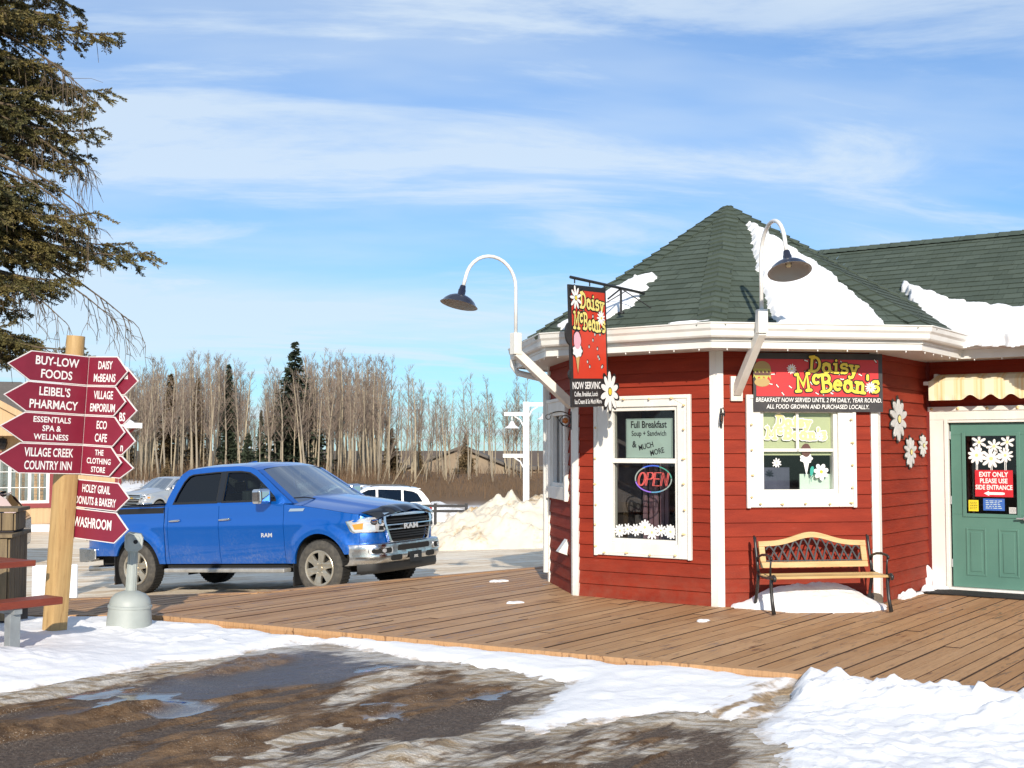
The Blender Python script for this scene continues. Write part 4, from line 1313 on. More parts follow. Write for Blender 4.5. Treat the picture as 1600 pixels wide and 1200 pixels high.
for m_, w_, yy in ((1, 0.32, -0.0880), (0, 0.18, -0.0925)):
    slab(mb, 'Daisy', 1.05, 2.585, 0.155, yy, w_, m_, WIG, [0.08, 0, 0.0, -.03, -.12], 1.12)
    slab(mb, "McBean's", 0.885, 2.375, 0.185, yy, w_, m_, WIG[1:], [.02, .0, 0.0, .04, -.02, -.06, -.04, -.03], 0.98)
mb.build('shop_name', ['letter_yellow', 'ink'], ban)
mb = MB()
rnd = random.Random(9)
for i in range(34):
    x, z = rnd.uniform(U0 + .06, U1 - .08), rnd.uniform(2.34, 2.72)
    if x < .60 and z < 2.65: continue
    a = rnd.uniform(-1.0, 0.2)
    for k, (l, w_, m_) in enumerate(((.030, .016, 1), (.022, .010, 0))):
        ca, sa = math.cos(a), math.sin(a)
        mb.poly([(x + u * ca - v * sa, z + u * sa + v * ca) for u, v in ((-l, -w_ / 2), (l, -w_ / 2), (l, w_ / 2), (-l, w_ / 2))][::1], -0.0825 - .0008 * k - .0001 * (i % 5), 0, m_)
mb.build('sprinkles', ['letter_white', 'ink'], ban)
mb = MB(); daisy(mb, 1.77, 2.42, -0.0985, .068, 12, 0, 1, None, w=.28); mb.build('daisy', ['letter_white', 'letter_yellow'], ban)
mb = MB(); daisy(mb, .845, 2.62, -0.0905, .060, 12, 0, 1, None, w=.28); mb.build('daisy', ['letter_white', 'letter_yellow'], ban)
mb = MB()                                                # a stacked burger at the left end
bx = .50
mb.poly(circle(bx, 2.47, .09, 20, .05), -0.0850, 0, 3)
mb.poly([(bx - .105 + .21 * i / 14, 2.515 + .022 * math.sin(i * 1.7)) for i in range(15)] + [(bx + .095, 2.56), (bx - .095, 2.56)], -0.0856, 0, 1)
mb.poly([(bx - .09, 2.545), (bx + .09, 2.545), (bx + .095, 2.60), (bx - .095, 2.60)], -0.0862, 0, 2)
mb.poly([(bx - .105 + .21 * i / 14, 2.588 + .018 * math.sin(i * 2.1 + 1)) for i in range(15)] + [(bx + .10, 2.625), (bx - .10, 2.625)], -0.0868, 0, 1)
mb.poly([(bx + .10 * math.cos(t), 2.62 + .085 * max(0, math.sin(t))) for t in np.linspace(0, math.pi, 14)], -0.0874, 0, 0)
mb.build('burger_picture', ['bun', 'lettuce', 'brown_scoop', 'bun'], ban)
mb = MB()
mb.text('BREAKFAST NOW SERVED UNTIL 2 PM DAILY, YEAR ROUND.', .068, 1.165, 2.252, -0.0885, bold=.010, sx=.80, shear=.15)
mb.text('ALL FOOD GROWN AND PURCHASED LOCALLY.', .068, 1.15, 2.178, -0.0885, bold=.010, sx=.80, shear=.15)
mb.build('lettering', 'letter_white', ban)

# --- things behind and on window B
def at_wall(P, rot, u, w, v):
    d = Vector((math.cos(rot), math.sin(rot), 0)); n = Vector((d.y, -d.x, 0))
    return P + d * u + n * w + Vector((0, 0, v))
fb = thing('breakfast_sign', 'pale green card reading full breakfast in the upper half of the tall window', 'sign', at_wall(PB, ROTB, .978, -.055, 1.62), ROTB)
mb = MB(); mb.box(-.305, .305, 0, .008, 0, .462); mb.build('card', 'mint_card', fb, bev=.003)
mb = MB()
fr = .295
for a in ((-fr, fr, .452, .455), (-fr, fr, .007, .010)): mb.box(a[0], a[1], -.0015, .001, a[2], a[3])
for a in (-fr, fr - .003): mb.box(a, a + .003, -.0014, .001, .01, .452)
mb.text('Full Breakfast', .112, 0.0, .355, -.002, bold=.022, sx=.78)
mb.text('Soup + Sandwich', .085, 0.0, .262, -.002, bold=.014, sx=.78)
mb.text('&', .105, -.19, .13, -.002, bold=.02, sx=.85)
mb.text('MUCH', .088, -.03, .115, -.002, bold=.018, sx=.78, rot=R(13))
mb.text('MORE', .088, .115, .052, -.002, bold=.018, sx=.78, rot=R(13))
mb.build('lettering', 'ink', fb)
neon = thing('neon_sign', 'lit neon open sign inside a coloured oval in the tall window', 'neon sign', at_wall(PB, ROTB, 1.03, -.06, 1.385), ROTB)
def emi(name, c, s):
    m = mat(name, tuple(q * .5 for q in c), 0.4, emit=c, estr=s)
    MT[name] = m
emi('neon_red', (1.0, 0.16, 0.14), 0.85); emi('neon_blue', (0.10, 0.22, 1.0), 0.85); emi('neon_violet', (0.45, 0.22, 0.95), 0.8); emi('neon_cyan', (0.20, 0.55, 0.85), 0.7); emi('neon_white', (0.65, 0.72, 0.66), 0.5); emi('neon_green', (0.15, 0.6, 0.45), 0.5)
def arcp(a0, a1, rx=.235, rz_=.15, n=14): return [(rx * math.cos(R(a0 + (a1 - a0) * i / n)), 0, rz_ * math.sin(R(a0 + (a1 - a0) * i / n))) for i in range(n + 1)]
for nm, a0, a1 in (('neon_white', 118, 190), ('neon_violet', 192, 262), ('neon_cyan', 264, 305), ('neon_blue', 72, 124), ('neon_green', 5, 70), ('neon_white', -40, 3), ('neon_white', -66, -42)):
    mb = MB(); s_ = 1.0 if nm != 'neon_blue' else 1.03
    mb.tube([(p[0] * s_, p[1], p[2] * s_) for p in arcp(a0, a1)], .0075, 8); mb.build('oval_tube', nm, neon, smooth=True)
def neon_letter(paths, ox):
    mb = MB()
    for p in paths:
        for e in (-.008, .008):
            mb.tube([(ox + (q[0] * .085 + q[1] * .03) * 1.0 + e, -.004, -.075 + q[1] * .15) for q in p], .0048, 6)
    mb.build('letter_tube', 'neon_red', neon, smooth=True)
neon_letter([_arc(.5, .5, .48, .5, 0, 360, 18)], -.205)
neon_letter([[(0, 0), (0, 1), (.6, 1), (.85, .88), (.85, .62), (.6, .5), (0, .5)]], -.095)
neon_letter([[(.85, 0), (0, 0), (0, 1), (.85, 1)], [(0, .52), (.7, .52)]], .0)
neon_letter([[(0, 0), (0, 1), (.85, 0), (.85, 1)]], .10)
mb = MB(); mb.box(-.2, .2, .02, .03, -.012, -.004); mb.box(-.2, .2, .02, .03, .05, .058); mb.tube([(0, .025, .05), (0.02, .025, .20)], .004, 6); mb.build('frame', 'black_iron', neon)
lab = ['first', 'second', 'third', 'fourth', 'fifth', 'sixth', 'rightmost']
for i, (u, v, n) in enumerate([(.605, .785, 11), (.708, .804, 9), (.819, .801, 10), (.937, .834, 12), (1.029, .779, 10), (1.145, .806, 9), (1.268, .796, 12)]):
    mb = MB(); daisy(mb, 0, 0, 0, [.082, .072, .078, .092, .090, .074, .090][i], n, 0, 1, None, w=.36, a0=i * .7, t=.003)
    o = mb.build('paper_daisy', ['letter_white', 'pale_yellow'], None, loc=at_wall(PB, ROTB, u, -.024, v), rotz=ROTB)
    l_ = ('leftmost of the seven white paper daisies along the bottom of the tall window', 'second white paper daisy from the left along the bottom of the tall window', 'third white paper daisy from the left along the bottom of the tall window',
          'middle paper daisy standing highest in the row in the tall window', 'large low white paper daisy just right of the highest one in the tall window', 'small white paper daisy beside the rightmost one in the tall window', 'rightmost of the seven white paper daisies along the bottom of the tall window')[i]
    tag(o, l_, 'paper daisy', 'paper daisies in the tall window')
# --- painted lettering, daisies and cone on window C (glass at 0.032 inwards)
wl = thing('window_lettering', 'pale yellow shop name letters with white edges on the smaller front window', 'lettering', at_wall(PC, ROTC, 0, -.026, 0), ROTC)
mb = MB()
for m_, w_, yy in ((1, 0.42, 0.0), (0, 0.26, -0.0042)):
    slab(mb, 'Daisy', .70, 1.985, .110, yy, w_, m_, WIG, [0.05, 0, 0.0, -.02, -.08], 1.12)
    slab(mb, "McBean's", .575, 1.845, .118, yy, w_, m_, WIG[2:], [.05, .0, 0.0, -.04, -.04, -.04, -.04, -.03], 1.10)
mb.build('letters', ['pale_yellow', 'letter_white'], wl)
for nm, u, v, r_, n, lb in (('painted_daisy', 1.205, 1.87, .055, 10, 'small white daisy beside the last yellow letters on the smaller window'), ('painted_daisy', .70, 1.575, .058, 9, 'white daisy painted at the left of the smaller window by the dark room')):
    mb = MB(); daisy(mb, 0, 0, -.008, r_, n, 0, 1, None, w=.36); tag(mb.build(nm, ['letter_white', 'pale_yellow'], None, loc=at_wall(PC, ROTC, u, -.026, v), rotz=ROTC), lb, 'daisy')
pf = thing('painted_flower', 'large white flower with teal leaf painted at the lower right of the smaller window', 'flower', at_wall(PC, ROTC, 1.225, -.026, 1.475), ROTC)
mb = MB(); daisy(mb, 0, 0, -.002, .098, 7, 0, 1, None, w=.62, ccent=.2); mb.build('bloom', ['letter_white', 'letter_yellow'], pf)
mb = MB(); mb.poly(petal(-.115, -.02, R(80), -.03, .085, .055), 0.0, 0); mb.bar((-.06, .001, -.01), (-.115, .001, -.06), .012, .002); mb.bar((-.115, .001, -.055), (-.12, .001, -.11), .012, .002); mb.build('leaf', 'teal_leaf', pf)
mb = MB(); ice_cream(mb, 0, 0, .27, 0, (0, 1, 2)); tag(mb.build('painted_ice_cream', ['brown_scoop', 'letter_white', 'letter_white'], None, loc=at_wall(PC, ROTC, 1.05, -.026, 1.43), rotz=ROTC), 'brown and white ice cream cone painted in the middle of the smaller window', 'ice cream')
# --- three wooden daisies on wall D
for i, (u, v, r_, lb) in enumerate(((.69, 2.08, .262, 'largest and highest of three grey wooden daisies on the red side wall'), (1.105, 1.695, .192, 'middle sized and lowest grey wooden daisy on the red side wall'), (1.59, 1.775, .142, 'smallest grey wooden daisy on the red side wall beside the door'))):
    mb = MB(); daisy(mb, 0, 0, -.045, r_, 10, 0, 1, 2, w=.36, sx=1.1, t=.016, dy=.0012, a0=R(90)); tag(mb.build('wooden_daisy', ['grey_petal', 'pale_yellow', 'ink'], None, loc=at_wall(PD, ROTD, u, 0, v), rotz=ROTD), lb, 'daisy', 'wooden daisies on the side wall')
# --- door window: daisies, exit sign, notices (pane 0.02 inwards)
dl = ['top left white daisy sticker on the green door', 'topmost middle white daisy sticker on the green door between two others', 'top right white daisy sticker on the green door', 'lower left white daisy sticker on the green door', 'large bottom middle white daisy sticker just above the red door notice', 'lower right white daisy sticker on the green door']
for i, (px, pz, r_) in enumerate(((.625, 1.815, .098), (.80, 1.765, .098), (.955, 1.815, .095), (.593, 1.655, .118), (.765, 1.615, .128), (.928, 1.655, .10))):
    mb = MB(); daisy(mb, 0, 0, 0, r_, (6, 7, 6, 10, 9, 10)[i], 0, 1, 2 if False else None, w=(.42, .40, .42, .40, .38, .34)[i], a0=.5 + i, t=.001, dy=.0004)
    if i >= 3: mb.box(-.012, -.004, .003, .0035, -.25, 0); mb.box(.004, .012, .003, .0035, -.25, 0)
    tag(mb.build('daisy_sticker', ['letter_white', 'pale_yellow'], None, loc=at_wall(PE, ROTE, px, -.013 - .0006 * (5 - i) * 0 + .0016 * (i in (1, 4)) , pz), rotz=ROTE), dl[i], 'sticker', 'daisy stickers on the green door')
ex = thing('exit_sign', 'red door notice with white words and an arrow pointing left', 'sign', at_wall(PE, ROTE, .79, -.008, 1.15), ROTE)
mb = MB(); mb.box(-.222, .222, 0, .004, 0, .325); mb.build('plate', 'exit_red', ex, bev=.003)
mb = MB()
mb.text('EXIT ONLY', .082, 0, .245, -.0015, bold=.026, sx=.82); mb.text('PLEASE USE', .078, 0, .168, -.0015, bold=.026, sx=.82); mb.text('SIDE ENTRANCE', .078, 0, .09, -.0015, bold=.026, sx=.75)
mb.poly([(-.12, .042), (-.055, .074), (-.06, .058), (.10, .058), (.125, .052), (.125, .032), (.10, .026), (-.06, .026), (-.055, .010)], -.0015, .0005); mb.build('lettering', 'letter_white', ex)
for nm, u, v, w_, h_, mt, lb in (('notice', .545, .972, .118, .135, 'sticker_yellow', 'small yellow notice in the lower left corner of the door window'), ('notice', .785, .985, .25, .145, 'sticker_blue', 'blue notice below the red sign on the door window'), ('notice', 1.003, .955, .085, .075, 'grey_petal', 'little white notice in the lower right corner of the door window')):
    n_ = thing(nm, lb, 'notice', at_wall(PE, ROTE, u, -.012, v), ROTE)
    mb = MB(); mb.box(-w_ / 2, w_ / 2, 0, .002, 0, h_); mb.build('paper', mt, n_)
    mb = MB()
    rnd = random.Random(int(u * 100))
    for k in range(5):
        z = h_ * (.18 + .15 * k)
        x = -w_ * .38
        while x < w_ * .3:
            l_ = rnd.uniform(.06, .2) * w_; mb.box(x, min(x + l_, w_ * .4), -.0008, 0.0005, z, z + h_ * .05); x += l_ + .05 * w_
    mb.build('print', {'sticker_yellow': 'ink', 'sticker_blue': 'mint_card', 'grey_petal': 'room_mid'}[mt], n_)
# --- awning rolled up over the door
def stripe_mat():
    m = bpy.data.materials.new('awning_cloth'); m.use_nodes = True
    N, L, P = nodes_of(m)
    t = N.new('ShaderNodeTexCoord'); s_ = N.new('ShaderNodeSeparateXYZ'); L.new(t.outputs['Object'], s_.inputs[0])
    fr = nmath(N, L, 'FRACT', nmath(N, L, 'MULTIPLY', s_.outputs[0], 1 / 0.235))
    r = N.new('ShaderNodeValToRGB'); L.new(fr, r.inputs[0]); r.color_ramp.interpolation = 'CONSTANT'
    cols = [(0, (.76, .66, .44)), (.12, (.74, .50, .22)), (.22, (.77, .64, .40)), (.34, (.80, .74, .56)), (.80, (.77, .63, .38)), (.92, (.75, .55, .27))]
    el = r.color_ramp.elements
    while len(el) < len(cols): el.new(.5)
    for e, (p, c) in zip(el, cols): e.position = p; e.color = (*c, 1)
    n = nz(N, L, t, 7, 5)
    L.new(nmix(N, L, nmath(N, L, 'MULTIPLY', n, .5), r.outputs[0], (.78, .68, .46)), P.inputs['Base Color'])
    P.inputs['Roughness'].default_value = .8
    return m
MT['awning'] = stripe_mat()
aw = thing('awning', 'rolled up cream and orange striped awning with a wavy edge over the green door', 'awning', PE, ROTE)
mb = MB()
x0, x1 = .12, 3.6
mb.box(x0, x1, -.30, -.296, 2.40, 2.565)
mb.build('valance_band', 'awning', aw)
mb = MB()
n = 160; pts = []
for i in range(n + 1):
    x = x0 + (x1 - x0) * i / n
    k = 0.0 if x < .50 else (1 - math.cos((x - .50) / .235 * 2 * math.pi)) / 2
    pts.append((x, 2.325 + .06 * k))
V = []; F = []
for i, (x, z) in enumerate(pts):
    V += [(x, -.300, 2.40), (x, -.300 - .006 * math.sin(i * .9), z)]
for i in range(n): F.append((2 * i, 2 * i + 1, 2 * i + 3, 2 * i + 2))
mb.add(V, F); mb.build('valance', 'awning', aw)
mb = MB()
mb.grid(2, 8, lambda a, b: (x0 + .02 + a * (x1 - x0) + .08 * b, -.30 + .22 * b, 2.565 + .085 * math.sin(b * math.pi / 2)))
mb.build('roll', 'awning', aw, smooth=True)
mb = MB(); mb.box(x0 - .065, x0 - .005, -.30, -.24, 2.515, 2.56); mb.build('arm_end', 'white_metal', aw, bev=.004)
mb = MB(); mb.box(x0 + .01, x0 + .06, -.12, -.0, 2.585, 2.66); mb.build('wall_bracket', 'white_metal', aw, bev=.004)
mb = MB(); mb.box(x0 - .0, x1, -.27, -.25, 2.50, 2.55); mb.build('front_bar', 'white_metal', aw)

# --- gooseneck lamps
def gooseneck(P, rot, u, label, base=True, tilt=20):
    """local frame: -y is straight out from the wall"""
    t = thing('gooseneck_lamp', label, 'lamp', at_wall(P, rot, u, 0, 2.26 if base else 2.15), rot, 'gooseneck lamps on the turret')
    if base:
        mb = MB(); mb.box(-.068, .068, -.052, 0.0, 0.0, .275); mb.build('base_block', 'white_trim', t, bev=.004)
    mb = MB(); mb.bar((0, -.04, .10), (0, -.825, .70), .085, .10); mb.box(-.052, .052, -.880, -.780, .68, .93); mb.build('strut', 'white_trim', t, bev=.004)
    mb = MB()
    pth = [(0, -.83, .92), (0, -.83, 1.44)] + [(0, -1.17 + .34 * math.cos(R(a)), 1.46 + .34 * math.sin(R(a))) for a in range(0, 169, 12)] + [(0, -1.535, 1.42)]
    mb.tube(pth, .021, 10); mb.build('pipe', 'white_metal', t, smooth=True)
    hd = thing('lamp_head', None, None, (0, -1.535, 1.43), 0); hd.parent = t; hd.rotation_euler = (R(-tilt), 0, 0)
    mb = MB(); mb.lathe([(0.0, .005), (.03, .005), (.034, -.01), (.038, -.04), (.044, -.05), (.044, -.10), (.06, -.115)], 20); mb.build('socket', 'navy_enamel', hd, smooth=True, auto=50)
    sh = [(.05, -.105), (.09, -.118), (.135, -.14), (.175, -.175), (.195, -.205), (.21, -.222), (.218, -.226)]
    mb = MB(); mb.lathe(sh, 36); mb.build('lamp_shade', 'navy_enamel', hd, smooth=True)
    mb = MB(); mb.lathe([(r_ - .004, z - .009) for r_, z in sh[:-1]] + [(.2165, -.2275)], 36); mb.lathe([(0, -.112), (.05, -.112)], 36); mb.build('shade_lining', 'lamp_inside', hd, smooth=True)
    mb = MB(); mb.lathe([(0.012, -.115), (.028, -.13), (.03, -.15), (.022, -.172), (0.0, -.178)], 14); mb.build('bulb', 'bulb', hd, smooth=True)
    mb = MB()
    for a in range(4): mb.tube([(.036 * math.cos(a * 1.57 + .4), .036 * math.sin(a * 1.57 + .4), -.11), (.036 * math.cos(a * 1.57 + .4), .036 * math.sin(a * 1.57 + .4), -.165)], .003, 5)
    mb.build('bulb_cage', 'black_iron', hd)
    return t
gooseneck(PC, ROTC, .22, 'white gooseneck lamp with dark shade above the banner, seen from below')
rb = PB - Vector((CX, CY, 0)); rb.normalize()
gooseneck(PB, math.atan2(rb.x, -rb.y), 0.0, 'white gooseneck lamp with dark shade reaching out left from the turret corner', base=False, tilt=14)
# --- iron plant hooks on the corner boards
def plant_hook(P, rot, label, v, u):
    t = thing('plant_hook', label, 'hook', at_wall(P, rot, u, 0.035, v), rot, 'iron plant hooks on the white corner boards')
    mb = MB(); mb.box(-.012, .012, -.012, 0, -.11, .11); mb.build('back_plate', 'black_iron', t, bev=.002)
    mb = MB()
    mb.tube([(0, -.01 - .26 * s, .07 + .04 * math.sin(s * 3.0)) for s in np.linspace(0, 1, 10)] + [(0, -.28 + .03 * math.cos(a), .045 + .03 * math.sin(a)) for a in np.linspace(1.57, 6.5, 12)], .006, 6)
    mb.tube([(0, -.01, -.08)] + [(0, -.02 - .16 * s, -.08 + .13 * s * s) for s in np.linspace(0, 1, 8)], .005, 6)
    mb.build('arm', 'black_iron', t, smooth=True)
    mb = MB(); mb.lathe([(0, -.010), (.034, -.006), (.036, .006), (0, .010)], 18, 'x', (0, -.075, 0)); mb.build('amber_disc', 'amber_glass', t, smooth=True)
    mb = MB(); mb.tube([(0, -.075 + .062 * math.cos(a), .062 * math.sin(a)) for a in np.linspace(0, 6.283, 22)], .006, 6, caps=False); mb.build('ring', 'black_iron', t, smooth=True)
plant_hook(PB, ROTA + R(-2), 'black iron plant hook with amber disc on the left turret corner under the hanging sign', 2.07, -.035)
plant_hook(PC, ROTC + R(-12), 'black iron plant hook on the white corner board between the two front windows', 2.07, .045)
# --- little light strings on the window casings and under the eave
def lights(label, P, rot, pts, loc0, group):
    t = thing('string_lights', label, 'string lights', at_wall(P, rot, *loc0), rot, group)
    mb = MB()
    rel = [(u - loc0[0], -.072, v - loc0[2]) for u, v in pts]
    first = None
    bm_ = MB(); bm_.lathe([(0, -.026), (.010, -.022), (.014, -.010), (.009, .002), (.008, .016)], 8, 'y')
    for k, p in enumerate(rel):
        if first is None:
            first = bm_.build('bulb', 'warm_bulb', t, smooth=True); b = first
        else:
            b = first.copy(); COL.objects.link(b); b.parent = t
        b.location = p
        b.rotation_euler = (0, 0, (k % 3 - 1) * .7)
    mb.tube([(p[0], -.056, p[2] + .004 * (-1) ** i) for i, p in enumerate(rel)], .0022, 4)
    mb.build('wire', 'white_paint', t)
lights('string of small bulbs round the casing of the tall window', PB, ROTB,
       [(.335, .60), (.33, .85), (.335, 1.08), (.33, 1.32), (.335, 1.62), (.33, 1.98), (.36, 2.30), (.72, 2.305), (1.05, 2.30), (1.35, 2.305), (1.50, 2.22), (1.49, 1.95), (1.495, 1.62), (1.49, 1.34), (1.495, 1.05), (1.49, .78), (1.38, .54), (1.05, .53), (.75, .54), (.45, .53)], (.94, 0, .5), 'bulb strings on the windows')
lights('string of small bulbs round the casing of the smaller window', PC, ROTC,
       [(.38, 2.0), (.375, 1.72), (.38, 1.44), (.375, 1.2), (.47, 1.125), (.72, 1.12), (1.0, 1.125), (1.28, 1.12), (1.53, 1.13), (1.555, 1.30), (1.55, 1.55), (1.555, 1.80), (1.55, 2.06)], (.96, 0, 1.09), 'bulb strings on the windows')
ev = thing('string_lights', 'row of tiny white bulbs under the fascia of the turret eave', 'string lights', (CX, CY, 2.79))
pth = off_path(.60)
first = None
for a, b in zip(pth[2:7], pth[3:7] + [pth[7]]):
    L_ = (b - a).length; k = max(1, int(L_ / .3))
    for i in range(k):
        p = a.lerp(b, (i + .5) / k)
        if first is None:
            bm_ = MB(); bm_.lathe([(0, -.015), (.006, -.012), (.0075, -.005), (.005, .01)], 7); first = bm_.build('bulb', 'letter_white', ev, smooth=True); q = first
        else:
            q = first.copy(); COL.objects.link(q); q.parent = ev
        q.location = (p.x - CX, p.y - CY, 0)

# --- snow lying on the roofs
def roof_snow(label, O, ex, ey, poly, thick, seed, name='roof_snow', res=.018, mt=None, jag=.06):
    """patch on the plane through O spanned by ex (along the eave) and ey (up the slope)"""
    nrm = ex.cross(ey).normalized()
    xs = np.arange(min(p[0] for p in poly) - .1, max(p[0] for p in poly) + .1, res); ys = np.arange(min(p[1] for p in poly) - .1, max(p[1] for p in poly) + .1, res)
    X, Y = np.meshgrid(xs, ys); X, Y = X.ravel(), Y.ravel()
    tooth = ((Y / .14) % 1.0)
    sd = poly_sd(X, Y, poly) + (fbm(X * 6, Y * 6, seed, 4) - .5) * jag * 1.6 + (vnoise(X * 9, np.floor(Y / .14) * 7.3, seed + 5) - .5) * jag * 1.2 - .02 * tooth
    h = thick * sstep(-.004, .05, sd) * (.75 + .5 * fbm(X * 2, Y * 2, seed + 9, 3)) + .01
    h = np.where(sd < -.006, -.012, h + .008)
    P = np.array(O)[None] + X[:, None] * np.array(ex)[None] + Y[:, None] * np.array(ey)[None] + h[:, None] * np.array(nrm)[None]
    F = grid_faces(len(xs), len(ys)); F = F[(sd[F] > -.006).any(1)]
    used, inv = np.unique(F, return_inverse=True)
    P = P[used]; c = P.mean(0)
    o = np_mesh(name, P - c, inv.reshape(F.shape), mt or MT['snow_clean'], attrs=dict(a_dirt=np.zeros(len(used))))
    o.location = c
    return tag(o, label, 'snow', 'snow patches on the green roofs')
MT['snow_clean'] = snow_mat('snow_clean', fbias=.2)
def plane_poly(O, ex, ey, pix):
    """photo points dropped onto a roof plane (worked out once from the camera's position)"""
    nrm = ex.cross(ey); C0 = Vector((0, 0, 1.72)); p_ = math.atan(103 / 1930); out = []
    for px, py in pix:
        a, b = (px - 800) / 1930, (600 - py) / 1930
        r = Vector((a, math.cos(p_) - b * math.sin(p_), math.sin(p_) + b * math.cos(p_)))
        t_ = (O - C0).dot(nrm) / r.dot(nrm)
        q = C0 + r * t_ - O
        out.append((q.dot(ex), q.dot(ey)))
    return out
def face_axes(a, b, top):
    ex = (b - a).normalized(); nrm = ex.cross(top - a).normalized(); return ex, nrm.cross(ex)
exC_, eyC_ = face_axes(EAVE[2], EAVE[3], APEX); exB_, eyB_ = face_axes(EAVE[1], EAVE[2], APEX)
roof_snow('large white snow patch on the front slope of the turret roof behind the gooseneck lamp', EAVE[2], exC_, eyC_, plane_poly(EAVE[2], exC_, eyC_, [(1166, 352), (1182, 356), (1232, 388), (1275, 415), (1330, 462), (1384, 510), (1290, 514), (1214, 510), (1200, 480), (1186, 430), (1174, 385)]), .065, 3)
roof_snow('ragged snow patch on the left slope of the turret roof behind the hanging sign', EAVE[1], exB_, eyB_, plane_poly(EAVE[1], exB_, eyB_, [(862, 519), (905, 494), (950, 460), (990, 437), (1020, 433), (1016, 450), (1000, 462), (992, 478), (960, 492), (935, 506), (915, 517)]), .05, 8, jag=.10)
roof_snow('thin line of snow along the eave left of the turret front corner', EAVE[1], exB_, eyB_, plane_poly(EAVE[1], exB_, eyB_, [(1040, 507), (1062, 503), (1118, 501), (1112, 506), (1060, 509)]), .02, 12, jag=.02, res=.012)
exW, eyW = face_axes(e0, e1, r1)
vsn = plane_poly(e0, exW, eyW, [(1405, 442), (1425, 448), (1455, 462), (1480, 472), (1530, 482), (1620, 486), (1750, 520), (1780, 560), (1600, 538), (1506, 541), (1462, 520), (1440, 505), (1424, 480)])
roof_snow('broad snow drift filling the valley between the turret roof and the wing roof', e0, exW, eyW, vsn, .095, 15)
# ------------------------------------------------------------------ garden bench
bl = at_wall(PC, ROTC, 0.475, 0.19, 0); 
bench = thing('garden_bench', 'wooden garden bench with black iron ends and lattice back below the banner', 'bench', at_wall(PC, ROTC, .985, 0.0, 0), ROTC)
BL = 0.645                                              # half length between the iron ends
def bench_back(x): return 0.055 * math.exp(-(x / .27) ** 2) * 1.75
lean = lambda p: (p[0], p[1] + (p[2] - .38) * 0.27, p[2])     # the back leans towards the wall
YB = -0.36                                                # back plane at seat height
mb = MB()
n = 26
xs = [-BL + .03 + (2 * BL - .06) * i / n for i in range(n + 1)]
top = [(x, .728 + bench_back(x)) for x in xs]; bot = [(x, .675 + bench_back(x) * .95) for x in reversed(xs)]
mb.poly(top + bot, YB - .0, .032, mp=lean); mb.build('top_rail', 'bench_wood', bench, bev=.006)
mb = MB(); mb.poly([(-BL + .03, .448), (BL - .03, .448), (BL - .03, .51), (-BL + .03, .51)], YB, .030, mp=lean); mb.build('lower_rail', 'bench_wood', bench, bev=.006)
for s_ in (-1, 1):
    mb = MB(); a = s_ * (BL - .03); b = s_ * (BL - .095)
    mb.poly([(min(a, b), .512), (max(a, b), .512), (max(a, b), .674), (min(a, b), .674)], YB + .001, .028, mp=lean); mb.build('side_rail', 'bench_wood', bench, bev=.005)
mb = MB()
for i in range(-6, 7):
    x0 = i * .100
    for sg in (-1, 1):
        p = []
        for k in range(9):
            t_ = k / 8
            x = x0 - sg * (.105 * (1 - t_) ** .75) ; z = .512 + (.165 + .95 * bench_back(x0)) * t_
            z = min(z, .676 + .95 * bench_back(x))
            if abs(x) < BL - .097: p.append(lean((x, YB + .012 + .003 * sg + .0006 * i, z)))
        for a, b in zip(p, p[1:]): mb.bar(a, b, .012, .016, (1, 0, 0))
for z in (.515,): mb.poly([(-BL + .09, z), (BL - .09, z), (BL - .09, z + .012), (-BL + .09, z + .012)], YB + .004, .018, mp=lean)
mb.build('lattice_panel', 'lattice_iron', bench)
for i in range(4):
    mb = MB(); y = -.405 - i * .095; z = .395 - .004 * (1.5 - abs(i - 1.5)); mb.box(-BL - .02, BL + .02, y - .078, y, z - .026, z + .002)
    mb.build('seat_slat', 'bench_wood', bench, bev=.007)
for s_ in (-1, 1):
    x = s_ * (BL + .005); mb = MB(); T_ = .020
    mb.tube([lean((x, YB + .01, z)) for z in (.40, .5, .6, .7, .765)] + [lean((x, YB + .03, .785))], [.017, .017, .017, .017, .019, .010], 8)
    mb.tube([(x, YB + .01, .40), (x, YB + .03, .30), (x, YB + .075, .15), (x, YB + .12, .055)], [.020, .019, .018, .021], 8)
    mb.tube([(x, YB + .01, .40), (x, -.45, .372), (x, -.60, .372), (x, -.72, .385), (x, -.795, .40), (x, -.825, .385), (x, -.825, .36), (x, -.80, .352)], [.02, .018, .018, .02, .022, .02, .016, .01], 8)
    mb.tube([(x, -.73, .37), (x, -.715, .30), (x, -.74, .15), (x, -.79, .012)], [.022, .020, .019, .023], 8)
    mb.tube([lean((x, YB, .52)), lean((x, YB - .05, .575)), (x, -.46, .60), (x, -.58, .61), (x, -.70, .60), (x, -.745, .585), (x, -.745, .565)], [.012, .013, .014, .015, .015, .014, .010], 8)
    mb.tube([(x, -.725, .585), (x, -.705, .50), (x, -.70, .39)], [.012, .010, .013], 8)
    mb.build('end_frame', 'black_iron', bench, smooth=True)
